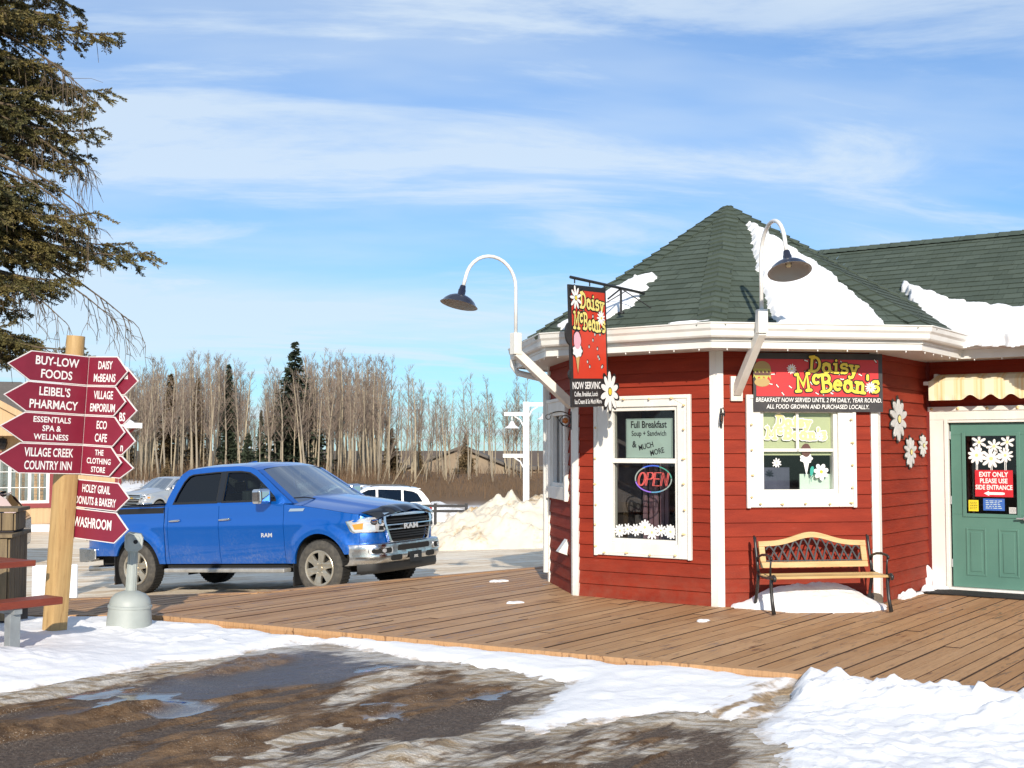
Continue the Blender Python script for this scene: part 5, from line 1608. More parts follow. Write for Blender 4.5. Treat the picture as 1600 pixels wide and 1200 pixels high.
# ------------------------------------------------------------------ snow heap under the bench and clumps along the walls
def heap(name, label, cat, P, rot, poly, hfun, mt, res=.02, seed=1, group=None, edge=.12, dirt=None):
    xs = np.arange(min(p[0] for p in poly) - .1, max(p[0] for p in poly) + .1, res); ys = np.arange(min(p[1] for p in poly) - .1, max(p[1] for p in poly) + .1, res)
    X, Y = np.meshgrid(xs, ys); X, Y = X.ravel(), Y.ravel()
    sd = poly_sd(X, Y, poly) + (fbm(X * 5, Y * 5, seed, 4) - .5) * .10
    H = hfun(X, Y) * np.sqrt(np.clip(sd, 0, edge) / edge) + np.where(sd > 0, .004, -.03)
    F = grid_faces(len(xs), len(ys)); F = F[(sd[F] > -.004).any(1)]
    used, inv = np.unique(F, return_inverse=True)
    d_ = dirt(X, Y, H) if dirt is not None else (1 - sstep(0, .10, sd)) * .35
    o = np_mesh(name, np.stack([X, Y, H], 1)[used], inv.reshape(F.shape), mt, attrs=dict(a_dirt=d_[used]))
    o.location = P; o.rotation_euler.z = rot
    return tag(o, label, cat, group)
MT['snow_heap'] = snow_mat('snow_heap', dirt=(.45, .40, .34))
heap('snow_heap', 'smooth white snow heap under the wooden garden bench', 'snow', at_wall(PC, ROTC, 0, 0, .006), ROTC,
     [(.14, -.03), (.16, -.10), (.40, -.36), (.62, -.58), (1.0, -.66), (1.45, -.66), (1.72, -.50), (1.84, -.26), (1.90, -.05), (1.80, .0), (.2, .0)],
     lambda X, Y: (.215 * np.exp(-((X - .95) / .62) ** 4) * (.40 + .60 * sstep(-.62, -.10, Y)) + .09 * fbm(X * 4, Y * 4, 3, 5) + .03 * np.abs(fbm(X * 12, Y * 12, 4, 3) - .5)), MT['snow_heap'], seed=5, edge=.16)
heap('snow_clump', 'chunky snow clump piled against the white door casing', 'snow', at_wall(PE, ROTE, 0, 0, .006), ROTE,
     [(-.16, -.16), (-.05, -.22), (.12, -.20), (.26, -.12), (.27, -.03), (-.04, -.02), (-.16, -.08)],
     lambda X, Y: .23 * np.exp(-((X - .02) / .12) ** 2) * (.5 + .9 * fbm(X * 14, Y * 14, 6, 3)) + .03, MT['snow_heap'], res=.012, seed=9, edge=.07)
heap('snow_clump', 'low crumbs of snow along the foot of the red side wall', 'snow', at_wall(PD, ROTD, 0, 0, .006), ROTD,
     [(.55, -.10), (.75, -.13), (1.0, -.09), (1.25, -.12), (1.6, -.17), (1.82, -.18), (1.82, -.03), (1.2, -.02), (.6, -.03)],
     lambda X, Y: .07 * sstep(.45, .7, fbm(X * 7, Y * 7, 16, 3)) + .012, MT['snow_heap'], res=.014, seed=19, edge=.05)
for (x, y, r_, lb) in ((1.93, 12.55, .045, 'small snow lump on the planks before the front corner board'), (0.02, 14.0, .075, 'thin icy snow patch on the planks left of the turret'), (-0.18, 16.3, .09, 'far thin snow patch on the planks behind the truck bumper')):
    heap('snow_patch', lb, 'snow', (x, y, .003), R(20), [(-r_ * 1.4, -r_ * .5), (0, -r_ * .7), (r_ * 1.5, -r_ * .3), (r_ * 1.2, r_ * .5), (-r_, r_ * .5)], lambda X, Y: .008 + .012 * fbm(X * 20, Y * 20, 7, 3), MT['snow_heap'], res=.012, seed=int(x * 9) + 30, edge=.05)
def rock(name, label, P, s, seed, mt, cat='stone', sq=(1, 1, .8)):
    b = bmesh.new(); bmesh.ops.create_icosphere(b, subdivisions=3, radius=1)
    co = np.array([v.co[:] for v in b.verts]); k = 1 + .55 * (fbm(co[:, 0] * 1.5 + co[:, 2], co[:, 1] * 1.5 - co[:, 2] * .7, seed, 4) - .5)
    for v, q in zip(b.verts, k): v.co = (v.co.x * q * s * sq[0], v.co.y * q * s * sq[1], v.co.z * q * s * sq[2])
    me = bpy.data.meshes.new(name); b.to_mesh(me); b.free(); me.materials.append(MT[mt])
    me.polygons.foreach_set('use_smooth', [True] * len(me.polygons))
    o = bpy.data.objects.new(name, me); COL.objects.link(o); o.location = P
    return tag(o, label, cat)
rock('stone', 'brown stone by the wall beside the right bench leg', at_wall(PC, ROTC, 1.74, .16, .06), .085, 4, 'stone', sq=(1.2, .8, .95))
mb = MB(); mb.box(-.02, 1.5, -.62, -.12, .004, .018); tag(mb.build('door_mat', 'mat_rubber', None, loc=at_wall(PE, ROTE, 0, 0, 0), rotz=ROTE, bev=.005), 'long black rubber door mat before the green door', 'mat')

# ------------------------------------------------------------------ signpost
sp = thing('signpost', 'leaning wooden signpost carrying burgundy arrow boards', 'signpost', (-4.40, 11.98, -.06), math.atan2(-.57, .82))
sp.rotation_euler = (Matrix.Rotation(R(3.1), 3, 'Y') @ Matrix.Rotation(math.atan2(-.57, .82), 3, 'Z')).to_euler()
mb = MB()
V = []; F = []; zs = [-.3, .0, .5, 1.0, 1.5, 2.0, 2.45, 2.6, 2.89]
NS = 24
for z in zs:
    for k in range(NS):
        t_ = 2 * math.pi * k / NS
        rr = .088
        sq = rr * 1.02 / max(abs(math.cos(t_)), abs(math.sin(t_))); sq = min(sq, rr * 1.30)
        rd = rr * .98
        f_ = sstep(2.30, 2.55, np.array([z]))[0]
        q = sq * (1 - f_) + rd * f_
        V.append((q * math.cos(t_), q * math.sin(t_), z))
for i in range(len(zs) - 1):
    for k in range(NS): F.append((i * NS + k, i * NS + (k + 1) % NS, (i + 1) * NS + (k + 1) % NS, (i + 1) * NS + k))
F.append(tuple((len(zs) - 1) * NS + k for k in range(NS)))
mb.add(V, F); mb.build('post', 'pine_post', sp, smooth=True, auto=30)
RW = .2875; ZT = 2.70
def arrow_board(kind, row, lines, ox, L_, tipw, z1=None, z0=None, label=None, y0=0.0, tsz=.118, sx=.80, tx=None):
    """kind 'left': board on the +x face of the post, tip towards -y; 'right': board on the +y face, tip towards +x"""
    zt = z1 if z1 is not None else ZT - RW * row
    zb = z0 if z0 is not None else zt - RW + .004
    zm = (zt + zb) / 2
    t_ = thing('arrow_board', None, None); t_.parent = sp
    if label: t_['label'] = label
    if kind == 'left':
        t_.location = (.098, .098, 0); t_.rotation_euler.z = R(90)
        xa, xb = -L_, 0.0
        out = [(xb, zb), (xb, zt), (xa + tipw, zt), (xa, zm), (xa + tipw, zb)][::-1]
    else:
        t_.location = (ox, .086 + y0, 0); t_.rotation_euler.z = 0
        xa, xb = 0.0, L_
        out = [(xa, zb), (xb - tipw, zb), (xb, zm), (xb - tipw, zt), (xa, zt)]
    mb = MB(); mb.poly(out, 0, .012); mb.build('edge', 'sign_edge', t_)
    c = (sum(p[0] for p in out) / len(out), zm)
    e = .0085
    if kind == 'left': inn = [(xb - e * .6, zb + e), (xa + tipw + e * .2, zb + e), (xa + e * 1.5, zm), (xa + tipw + e * .2, zt - e), (xb - e * .6, zt - e)][::-1]; inn = inn[::-1] if False else inn
    else: inn = [(xa + e * .6, zb + e), (xb - tipw - e * .2, zb + e), (xb - e * 1.5, zm), (xb - tipw - e * .2, zt - e), (xa + e * .6, zt - e)]
    mb = MB(); mb.poly(inn, -.0018, .001); mb.build('panel', 'burgundy', t_)
    mb = MB()
    n = len(lines)
    hh = (zt - zb) * (.80 if n > 1 else .5) / max(n, 2)
    for i, ln in enumerate(lines):
        if ln is None: continue
        z = zm + (n / 2 - .5 - i) * hh * 1.08 - hh * .36
        xm = tx if tx is not None else (xa * .40 + xb * .60 if kind == 'left' else xa * .56 + xb * .44)
        if isinstance(ln, tuple): ln, al, xm2 = ln; mb.text(ln, hh * tsz / .118, xm2, z, -.0035, al, bold=.020, sx=sx)
        else: mb.text(ln, hh * tsz / .118, xm, z, -.0035, bold=.020, sx=sx)
    mb.build('lettering', 'letter_white', t_)
arrow_board('left', 0, ['BUY-LOW', 'FOODS'], 0, .87, .24, sx=.92)
arrow_board('left', 1, ["LEIBEL'S", 'PHARMACY'], 0, .885, .24, sx=.88)
arrow_board('left', 2, ['ESSENTIALS', 'SPA &', 'WELLNESS'], 0, .90, .25, sx=1.05)
arrow_board('left', 3, ['VILLAGE CREEK', 'COUNTRY INN'], 0, .92, .24, sx=.66)
SX = .112
arrow_board('right', 0, ['DAISY', 'McBEANS'], SX, .60, .17, tsz=.112, sx=.74)
arrow_board('right', 1, ['VILLAGE', 'EMPORIUM'], SX, .60, .17, tsz=.112, sx=.72)
arrow_board('right', 2, ['ECO', 'CAFE'], SX, .62, .17, tsz=.112, sx=.74)
arrow_board('right', 3, ['THE', 'CLOTHING', 'STORE'], SX, .60, .17, tsz=.118, sx=.95)
arrow_board('right', 0, [('ia', 'RIGHT', .78), None], -.10, .93, .19, z1=2.605, z0=2.335, y0=.035, sx=.8)
arrow_board('right', 1, [None, ('BS', 'RIGHT', .78)], -.10, .94, .19, z1=2.33, z0=2.05, y0=.035, sx=.8)
arrow_board('right', 2, [None, ('n', 'RIGHT', .78)], -.10, .95, .19, z1=2.045, z0=1.765, y0=.035, sx=.8)
arrow_board('right', 3, [None], -.10, .95, .19, z1=1.76, z0=1.545, y0=.035, sx=.8)
arrow_board('right', 4, ['HOLEY GRAIL', 'DONUTS & BAKERY'], -.10, .95, .18, z1=1.505, z0=1.235, y0=.012, tsz=.115, sx=.66, tx=.455)
arrow_board('right', 5, ['WASHROOM'], -.10, .96, .19, z1=1.225, z0=.935, y0=.012, tsz=.215, sx=.74, tx=.43)

# ------------------------------------------------------------------ ash receptacle
ash = thing('ash_receptacle', 'grey plastic smokers ash receptacle standing in the snow before the truck', 'ash bin', (-3.80, 12.36, -.05), R(14))
ash.rotation_euler = (0, R(2.2), R(14))
mb = MB(); mb.lathe([(.222, .0), (.215, .10), (.204, .205), (.214, .209), (.214, .232), (.203, .238), (.200, .258), (.188, .30), (.145, .345), (.075, .372), (.05, .378), (.0, .379)], 36); mb.build('base', 'ash_plastic', ash, smooth=True, auto=45)
mb = MB()
mb.grid(10, 5, lambda a, b: (.2205 * math.sin(.05 + .85 * a) * (1 - .08 * b), -.2205 * math.cos(.05 + .85 * a) * (1 - .08 * b), .02 + .18 * b)); mb.build('side_plate', 'ash_plastic', ash, smooth=True)
mb = MB()
for i in range(10):
    t_ = 2 * math.pi * i / 10
    mb.bar((.042 * math.cos(t_), .030 * math.sin(t_), .36), (.036 * math.cos(t_), .026 * math.sin(t_), .80), .016, .022)
mb.lathe([(.046, .36), (.034, .80)], 16); mb.build('column', 'ash_plastic', ash)
mb = MB()
ot = [(-.082, .80), (-.055, .765), (.045, .765), (.088, .80), (.092, .90), (.07, .94), (-.05, .955), (-.086, .925)]
mb.poly(ot, -.062, .125); mb.poly([(p[0] * .72, .86 + (p[1] - .86) * .72) for p in ot], -.070, .01); hd_ = mb.build('head', 'ash_plastic', ash, bev=.010, seg=3)
mb = MB(); mb.lathe([(.0, -.0725), (.021, -.073), (.034, -.074), (.037, -.069)], 18, 'y', (.022, 0, .862)); mb.build('hole_rim', 'ash_plastic', hd_, smooth=True)
mb = MB(); mb.lathe([(.0, -.0745), (.0215, -.0742)], 18, 'y', (.022, 0, .862)); mb.build('hole', 'ash_hole', hd_)

# ------------------------------------------------------------------ picnic table at the left edge
pd = Vector((.60, .80, 0)); pn = Vector((.80, -.60, 0))
pt = thing('picnic_table', 'picnic table with reddish plank top and grey steel legs at the left edge', 'table', (-5.0, 10.75, -.09), math.atan2(.80, .60))
o_ = Vector((-5.0, 10.75, -.09)); irot = Matrix.Rotation(-math.atan2(.80, .60), 3, 'Z')
se = irot @ (Vector((-3.98, 11.04, 0)) - Vector((o_.x, o_.y, 0))); te = irot @ (Vector((-4.41, 11.52, 0)) - Vector((o_.x, o_.y, 0)))
mb = MB(); mb.box(se.x - 1.9, se.x, se.y, se.y + .26, .445, .51); mb.build('seat_plank', 'red_plank', pt, bev=.008)
mb = MB(); mb.box(te.x - 2.0, te.x, te.y, te.y + .14, .735, .79); mb.build('top_plank', 'red_plank', pt, bev=.008)
for k in range(1, 5):
    mb = MB(); mb.box(te.x - 2.0, te.x - .004 * k, te.y + .15 * k, te.y + .15 * k + .14, .735, .79); mb.build('top_plank', 'red_plank', pt, bev=.008)
mb = MB(); sx_ = se.x - .42
mb.box(sx_ - .05, sx_ + .05, se.y + .06, se.y + .15, .02, .40); mb.box(sx_ - .09, sx_ + .09, se.y + .02, se.y + .20, 0.0, .02); mb.box(sx_ - .04, sx_ + .04, se.y + .02, se.y + .9, .395, .444)
mb.bar((sx_, se.y + .9, .40), (sx_, te.y + .45, .735), .07, .07, (1, 0, 0)); mb.build('leg', 'galvanised', pt, bev=.004)
mb = MB(); sx2 = se.x - 1.6
mb.box(sx2 - .05, sx2 + .05, se.y + .06, se.y + .15, .02, .40); mb.box(sx2 - .04, sx2 + .04, se.y + .02, se.y + .9, .395, .444)
mb.bar((sx2, se.y + .9, .40), (sx2, te.y + .45, .735), .07, .07, (1, 0, 0)); mb.build('leg', 'galvanised', pt, bev=.004)
mb = MB(); mb.box(se.x - .30, se.x - .24, se.y + .16, se.y + .22, .33, .443); mb.build('bolt_bracket', 'black_iron', pt, bev=.003)
mb = MB(); mb.tube([(sx_, se.y + .1, .03), (sx_ - .25, se.y - .05, .05), (sx_ - .7, se.y - .1, .03)], .012, 8); mb.build('chain', 'galvanised', pt)

# ------------------------------------------------------------------ plank bin and its smaller neighbour behind the table
def plank_bin(name, label, P, rot, w, d, h, lid=True, cat='wooden bin'):
    t_ = thing(name, label, cat, P, rot)
    def planks(mb, L_, f):
        n = max(2, round(L_ / .115))
        for i in range(n):
            a, b = L_ * i / n + .004, L_ * (i + 1) / n - .004
            dz = random.uniform(-.006, .006)
            mb.X = None; f(a, b, dz)
    mb = MB(); planks(mb, w, lambda a, b, z: mb.box(-w + a, -w + b, -.02 + z * .3, .0, 0.02, h + z)); mb.build('front_boards', 'weathered_wood', t_, bev=.003)
    mb = MB(); planks(mb, d, lambda a, b, z: mb.box(0.0, .02 + z * .3, a, b, 0.02, h + z)); mb.build('side_boards', 'weathered_wood', t_, bev=.003)
    mb = MB(); mb.box(-w + .01, -.001, .001, d - .01, 0.0, h - .03); mb.build('core', 'room_dark', t_)
    if lid:
        mb = MB(); mb.box(-w - .03, .05, -.05, d + .04, h + .008, h + .045); mb.build('lid', 'weathered_wood', t_, bev=.004)
    return t_
plank_bin('plank_bin', 'weathered plank bin standing behind the picnic table', (-5.04, 12.42, 0.0), R(9), .95, .75, .835)
plank_bin('plank_box', 'small dark plank box standing on the weathered bin at the left edge', (-5.06, 12.60, .885), R(9), .45, .45, .20, cat='wooden box')
wb = thing('sandwich_board', 'blank white plastic board standing on the lot behind the signpost', 'board', (-6.1, 16.6, g1(-6.1, 16.6) - .02), R(12))
mb = MB(); mb.box(-.29, .29, -.02, .02, .04, .70); mb.build('front_panel', 'plastic_white', wb, bev=.03, seg=3)
mb = MB(); mb.bar((-.25, .03, .68), (-.25, .30, .0), .03, .03); mb.bar((.25, .03, .68), (.25, .30, 0), .03, .03); mb.bar((-.25, .28, .06), (.25, .28, .06), .03, .03); mb.build('rear_frame', 'plastic_white', wb)
# ------------------------------------------------------------------ vehicles
def paint(name, c, metal=0.35, dirt=(0.30, 0.33, 0.38), amt=0.55):
    m = bpy.data.materials.new(name); m.use_nodes = True
    N, L, P = nodes_of(m)
    t = N.new('ShaderNodeTexCoord'); s_ = N.new('ShaderNodeSeparateXYZ'); L.new(t.outputs['Object'], s_.inputs[0])
    n = nz(N, L, t, 2.5, 6, 0.65); n2 = nz(N, L, t, 26, 4, 0.7)
    low = nrange(N, L, s_.outputs[2], 1.15, 0.35)
    f = nmath(N, L, 'MULTIPLY', nmath(N, L, 'MULTIPLY', low, nrange(N, L, n, 0.35, 0.75)), nrange(N, L, n2, 0.42, 0.62), clamp=True)
    f = nmath(N, L, 'MULTIPLY', f, amt)
    L.new(nmix(N, L, f, c, dirt), P.inputs['Base Color'])
    P.inputs['Metallic'].default_value = metal; P.inputs['Coat Weight'].default_value = 0.9; P.inputs['Coat Roughness'].default_value = 0.03
    rr = N.new('ShaderNodeMix'); rr.data_type = 'FLOAT'; L.new(f, rr.inputs[0]); rr.inputs[2].default_value = .30; rr.inputs[3].default_value = .8; L.new(rr.outputs[0], P.inputs['Roughness'])
    return m
MT['blue_paint'] = paint('blue_paint', (0.0008, 0.112, 0.50), .45, (.26, .31, .40), .40)
MT['silver_paint'] = paint('silver_paint', (0.52, 0.54, 0.56), 0.5, (.4, .36, .3))
MT['white_car'] = paint('white_car', (0.80, 0.80, 0.80), 0.0, (.5, .45, .38))
MT['dark_car'] = paint('dark_car', (0.045, 0.022, 0.026), 0.3, (.2, .18, .16))
setm('chrome', (0.75, 0.76, 0.78), 0.07, metal=1.0)
setm('dirty_chrome', (0.66, 0.66, 0.66), 0.16, metal=1.0, c2=(0.36, 0.34, 0.31), scale=5, lo=.42, hi=.72, rough2=.5)
setm('tyre', (0.045, 0.042, 0.038), 0.85, c2=(0.10, 0.09, 0.075), scale=14, lo=.36, hi=.75, bump=.3, bscale=40)
setm('tyre_tread', (0.012, 0.012, 0.012), 0.9, bump=.6, bscale=55)
setm('rim_alloy', (0.55, 0.52, 0.45), 0.32, metal=.75, c2=(0.42, 0.36, 0.27), scale=6)
setm('dark_trim', (0.012, 0.012, 0.013), 0.5)
setm('gloss_black', (0.006, 0.006, 0.008), 0.08, coat=.6)
setm('under_dark', (0.010, 0.010, 0.010), 0.9)
setm('grey_step', (0.46, 0.45, 0.42), 0.4, metal=.4, c2=(0.34, 0.32, 0.29), scale=7)
setm('lamp_clear', (0.70, 0.72, 0.75), 0.08, metal=.35, c2=(.5, .52, .55), scale=9, coat=1.0)
setm('amber', (0.75, 0.26, 0.02), 0.2, coat=.6)
setm('tail_red', (0.40, 0.01, 0.01), 0.2, coat=.6)
setm('flap_mud', (0.20, 0.13, 0.07), 0.95, c2=(.03, .028, .025), scale=14, lo=.4, hi=.6)
setm('seat_dark', (0.030, 0.030, 0.034), 0.8)
setm('letter_steel', (0.62, 0.63, 0.65), 0.35, metal=.3)
setm('gold', (0.55, 0.38, 0.08), 0.35, metal=.6)
MT['car_glass'] = glass_mat('car_glass', (0.50, 0.60, 0.58), 0.75, 0.015)
MT['tint_glass'] = glass_mat('tint_glass', (0.06, 0.07, 0.075), 1.0, 0.04)

def wheel(name, parent, x, y, side, r=.405, w=.27, spokes=6, rr=.262):
    """side -1: outer face towards -y"""
    t = thing(name, None, None, (x, y, r), 0); t.parent = parent
    if side > 0: t.rotation_euler.z = math.pi
    mb = MB()
    # tyre: local outer face at y=-w/2
    h = w / 2
    mb.lathe([(rr, -h + .012), (rr + .02, -h + .002), (r - .06, -h - .006), (r - .022, -h + .012), (r - .006, -h + .04)], 48, 'y')
    a = mb.build('tyre', 'tyre', t, smooth=True, auto=45)
    mb = MB(); mb.lathe([(r - .006, -h + .04), (r, -h + .07), (r, h - .07), (r - .006, h - .04), (r - .03, h - .01), (rr, h - .01)], 48, 'y')
    for k in range(48):
        t_ = 2 * math.pi * k / 48
        for s_ in (-1, 1):
            c = Vector((r * math.cos(t_), 0, r * math.sin(t_)))
            mb.bar(c * 1.0 + Vector((0, s_ * .045 - .05 * s_, 0)), c * 1.004 + Vector((0, s_ * (h - .045), 0)), .026, .012, tuple(c.normalized()))
    mb.build('tread', 'tyre_tread', t)
    mb = MB()
    holes = []
    for k in range(spokes):
        a0 = 2 * math.pi * (k + .5) / spokes + .3
        wd = math.pi / spokes * .47
        ro, ri = rr * .86, rr * .42
        pts = [(ro * math.cos(a0 + wd * s_), ro * math.sin(a0 + wd * s_)) for s_ in np.linspace(-1, 1, 7)] + [(rr * .60 * math.cos(a0 + wd * .85), rr * .60 * math.sin(a0 + wd * .85)), (ri * math.cos(a0 + wd * .35), ri * math.sin(a0 + wd * .35)), (ri * math.cos(a0 - wd * .35), ri * math.sin(a0 - wd * .35)), (rr * .60 * math.cos(a0 - wd * .85), rr * .60 * math.sin(a0 - wd * .85))]
        holes.append(pts)
    def dish(p):
        q = math.hypot(p[0], p[2]) / rr
        return (p[0], p[1] + .020 * max(0, 1 - q) ** 1.2 + (0.010 if q < .3 else 0), p[2])
    mb.poly(circle(0, 0, rr, 60), -h + .010, .035, holes=holes, mp=dish)
    mb.lathe([(rr - .004, -h + .004), (rr - .012, -h - .002), (rr - .026, -h + .004), (rr - .03, -h + .02)], 48, 'y')
    mb.lathe([(0, -h - .004), (.04, -h - .004), (.046, -h + .004), (.046, -h + .04)], 20, 'y')
    for k in range(6):
        a0 = 2 * math.pi * k / 6
        mb.lathe([(0, -h + .006), (.011, -h + .008), (.011, -h + .04)], 8, 'y', (.075 * math.cos(a0), 0, .075 * math.sin(a0)))
    mb.build('rim', 'rim_alloy', t, smooth=True, auto=35)
    mb = MB(); mb.lathe([(rr - .01, -h + .02), (rr - .02, h - .02), (.0, h - .03)], 32, 'y'); mb.lathe([(0, -h + .085), (.15, -h + .085), (.155, -h + .10)], 24, 'y'); mb.build('wheel_barrel', 'under_dark', t)
    return t

def side_panel(name, mt, parent, x0, x1, bot, top, yf, side, nz_=16, xs=None, thick=0.0):
    """a body-side panel: columns of points from bot(x) to top(x), half width yf(x, z)"""
    if xs is None:
        n = max(4, int((x1 - x0) / .035)); xs = list(np.linspace(x0, x1, n))
    V = []; F = []
    for x in xs:
        b, t_ = bot(x), top(x)
        for j in range(nz_ + 1):
            z = b + (t_ - b) * j / nz_
            V.append((x, side * yf(x, z), z))
    m_ = nz_ + 1
    # returns: thin inward lip all round so panels read as pressed metal with a shut line
    for i in range(len(xs) - 1):
        for j in range(nz_):
            q = (i * m_ + j, (i + 1) * m_ + j, (i + 1) * m_ + j + 1, i * m_ + j + 1)
            F.append(q if side < 0 else q[::-1])
    rim = [i * m_ for i in range(len(xs))] + [(len(xs) - 1) * m_ + j for j in range(1, m_)] + [i * m_ + nz_ for i in range(len(xs) - 2, -1, -1)] + [j for j in range(nz_ - 1, 0, -1)]
    b = len(V)
    for k in rim:
        p = V[k]; V.append((p[0], p[1] - side * .035, p[2]))
    for k in range(len(rim)):
        k2 = (k + 1) % len(rim)
        q = (rim[k], b + k, b + k2, rim[k2])
        F.append(q if side < 0 else q[::-1])
    mb = MB(); mb.add(V, F)
    return mb.build(name, mt, parent, smooth=True, auto=32)

def pickup(name, label, group, pm, style):
    T = thing(name, label, 'pickup truck', (0, 0, 0), 0, group)
    XR = -3.672; AR = .475; AZ = .43
    def arch(x, base):
        b = base
        for xc in (0.0, XR):
            d = abs(x - xc)
            if d < AR: b = max(b, AZ + math.sqrt(AR * AR - d * d))
        return b
    def base(x):
        if x > .30: return .60
        if x < XR - .3: return .60
        return .47
    bot = lambda x: arch(x, base(x))
    def top(x):
        if x <= -3.07: return 1.375
        if x < -.80: return 1.355
        s_ = (x + .80) / 1.60
        return 1.355 - .215 * max(0, s_) ** 1.35
    def yf(x, z):
        y = .965
        y -= .030 * max(0, (.72 - z) / .35) ** 2 + .035 * max(0, (.98 - z) / .5) ** 1.5
        y -= .028 * max(0, (z - 1.02) / .35) ** 1.2
        y += .010 * math.exp(-((z - 1.04) / .05) ** 2)
        if x < -3.05: y -= .012
        if x > .25: y = -math.log(math.exp(-y * 45) + math.exp(-45 * (.705 + math.sqrt(max(0, .815 - x) / 4.5)))) / 45
        if x < -4.45: y -= .10 * ((-4.45 - x) / .42) ** 2
        for xc in (0.0, XR):
            d = math.hypot(x - xc, z - AZ)
            if d < AR + .24: y += .040 * (1 - sstep(AR + .05, AR + .20, np.array([d]))[0])
        return y
    def cols(x0, x1):
        c = set(np.linspace(x0, x1, max(4, int((x1 - x0) / .05))))
        for xc in (0.0, XR):
            for a in np.linspace(0, math.pi, 37):
                q = xc + AR * math.cos(a)
                if x0 < q < x1: c.add(float(q))
            for e in (-.0015, .0015):
                for s_ in (-1, 1):
                    q = xc + s_ * (AR + e)
                    if x0 < q < x1: c.add(q)
        return sorted(c)
    for s_ in (-1, 1):
        side_panel('fender', pm, T, -.655, .66, bot, lambda x: top(x) - .004, yf, s_, xs=cols(-.655, .66))
        fd = side_panel('door', pm, T, -1.925, -.665, bot, lambda x: top(x), yf, s_, xs=cols(-1.925, -.665))
        rd = side_panel('door', pm, T, -2.985, -1.935, bot, lambda x: top(x), yf, s_, xs=cols(-2.985, -1.935))
        side_panel('bed_side', pm, T, -4.86, -3.085, bot, top, yf, s_, xs=cols(-4.86, -3.085))
        side_panel('cab_corner', pm, T, -3.068, -2.995, bot, lambda x: 1.36, yf, s_)
        for d, hx in ((fd, -1.80), (rd, -2.83)):
            mb = MB()
            yy = s_ * (yf(hx, 1.14) + .030)
            mb.tube([(hx - .115, yy - s_ * .028, 1.135), (hx - .09, yy, 1.137), (hx + .09, yy, 1.145), (hx + .115, yy - s_ * .028, 1.147)], .017, 8); mb.build('handle', 'chrome', d, smooth=True)
        if s_ < 0 and style == 'blue':
            mb = MB(); mb.text('RAM', .085, -.985, .865, -yf(-.98, .9) - .004, bold=.03, sx=1.25); mb.build('badge', 'letter_steel', fd)
    # inner dark body so that gaps and arches read as black
    mb = MB()
    mb.box(-4.80, -3.09, -.62, .62, .42, .80); mb.box(-3.10, -.40, -.86, .86, .40, 1.0); mb.box(-.40, .62, -.60, .60, .40, 1.05); mb.box(.42, .70, -.78, .78, .5, 1.0)
    mb.box(-4.70, .60, -.45, -.36, .30, .45); mb.box(-4.70, .60, .36, .45, .30, .45)
    mb.build('chassis', 'under_dark', T)
    for s_ in (-1, 1):
        for xc in (0.0, XR):
            mb = MB()
            n = 20
            mb.grid(n, 2, lambda a, b: (xc + (AR + .012) * math.cos(math.pi * a), s_ * (.60 + .335 * b), AZ + (AR + .012) * math.sin(math.pi * a)))
            mb.build('wheel_arch_liner', 'under_dark', T)
    # bed
    mb = MB()
    mb.box(-4.84, -3.09, -.80, .80, .82, .86); mb.box(-4.84, -3.09, -.935, -.82, .86, 1.35); mb.box(-4.84, -3.09, .82, .935, .86, 1.35); mb.box(-3.12, -3.085, -.93, .93, .6, 1.355)
    mb.build('bed_liner', 'dark_trim', T)
    mb = MB()
    for s_ in (-1, 1): mb.box(-4.86, -3.085, min(s_ * .82, s_ * .945), max(s_ * .82, s_ * .945), 1.372, 1.388)
    mb.box(-4.885, -4.82, -.86, .86, 1.372, 1.388); mb.build('bed_rail_cap', 'dark_trim', T, bev=.006)
    mb = MB(); mb.box(-4.885, -4.84, -.84, .84, .66, 1.372); mb.build('tailgate', pm, T, bev=.015)
    for s_ in (-1, 1):
        mb = MB(); mb.box(-4.905, -4.83, min(s_ * .835, s_ * .93), max(s_ * .835, s_ * .93), .92, 1.30); mb.build('tail_lamp', 'tail_red', T, bev=.02)
    mb = MB()
    mb.poly([(-4.99, .50), (-4.60, .54), (-4.60, .72), (-4.99, .74)], -.965, .10)
    mb.poly([(-4.99, .50), (-4.60, .54), (-4.60, .72), (-4.99, .74)], .865, .10)
    mb.box(-5.0, -4.86, -.90, .90, .50, .735); mb.build('rear_bumper', 'dirty_chrome', T, bev=.025, seg=3)
    mb = MB(); mb.tube([(-4.4, -.62, .40), (-4.80, -.70, .385), (-4.98, -.73, .38)], .048, 14); mb.build('exhaust_tip', 'dirty_chrome', T, smooth=True, auto=50)
    # cab upper: side frames with window holes
    def cabmap(s_):
        def f(p):
            x, y, z = p
            q = .935 - max(0, z - 1.35) * .30 - .12 * max(0, z - 1.72) ** 1.5 + y
            return (x, s_ * q, z)
        return f
    outl = [(-3.068, 1.352), (-3.03, 1.50), (-2.92, 1.72), (-2.82, 1.86), (-2.70, 1.925), (-2.4, 1.945), (-1.7, 1.945), (-1.45, 1.925), (-1.30, 1.875), (-1.05, 1.72), (-.80, 1.545), (-.50, 1.352)]
    wr = [(-2.90, 1.405), (-2.84, 1.56), (-2.74, 1.74), (-2.66, 1.82), (-2.58, 1.845), (-2.10, 1.865), (-1.99, 1.865), (-1.99, 1.405)]
    wf = [(-1.885, 1.405), (-1.885, 1.865), (-1.60, 1.86), (-1.42, 1.835), (-1.28, 1.77), (-1.02, 1.59), (-.86, 1.465), (-.83, 1.405)]
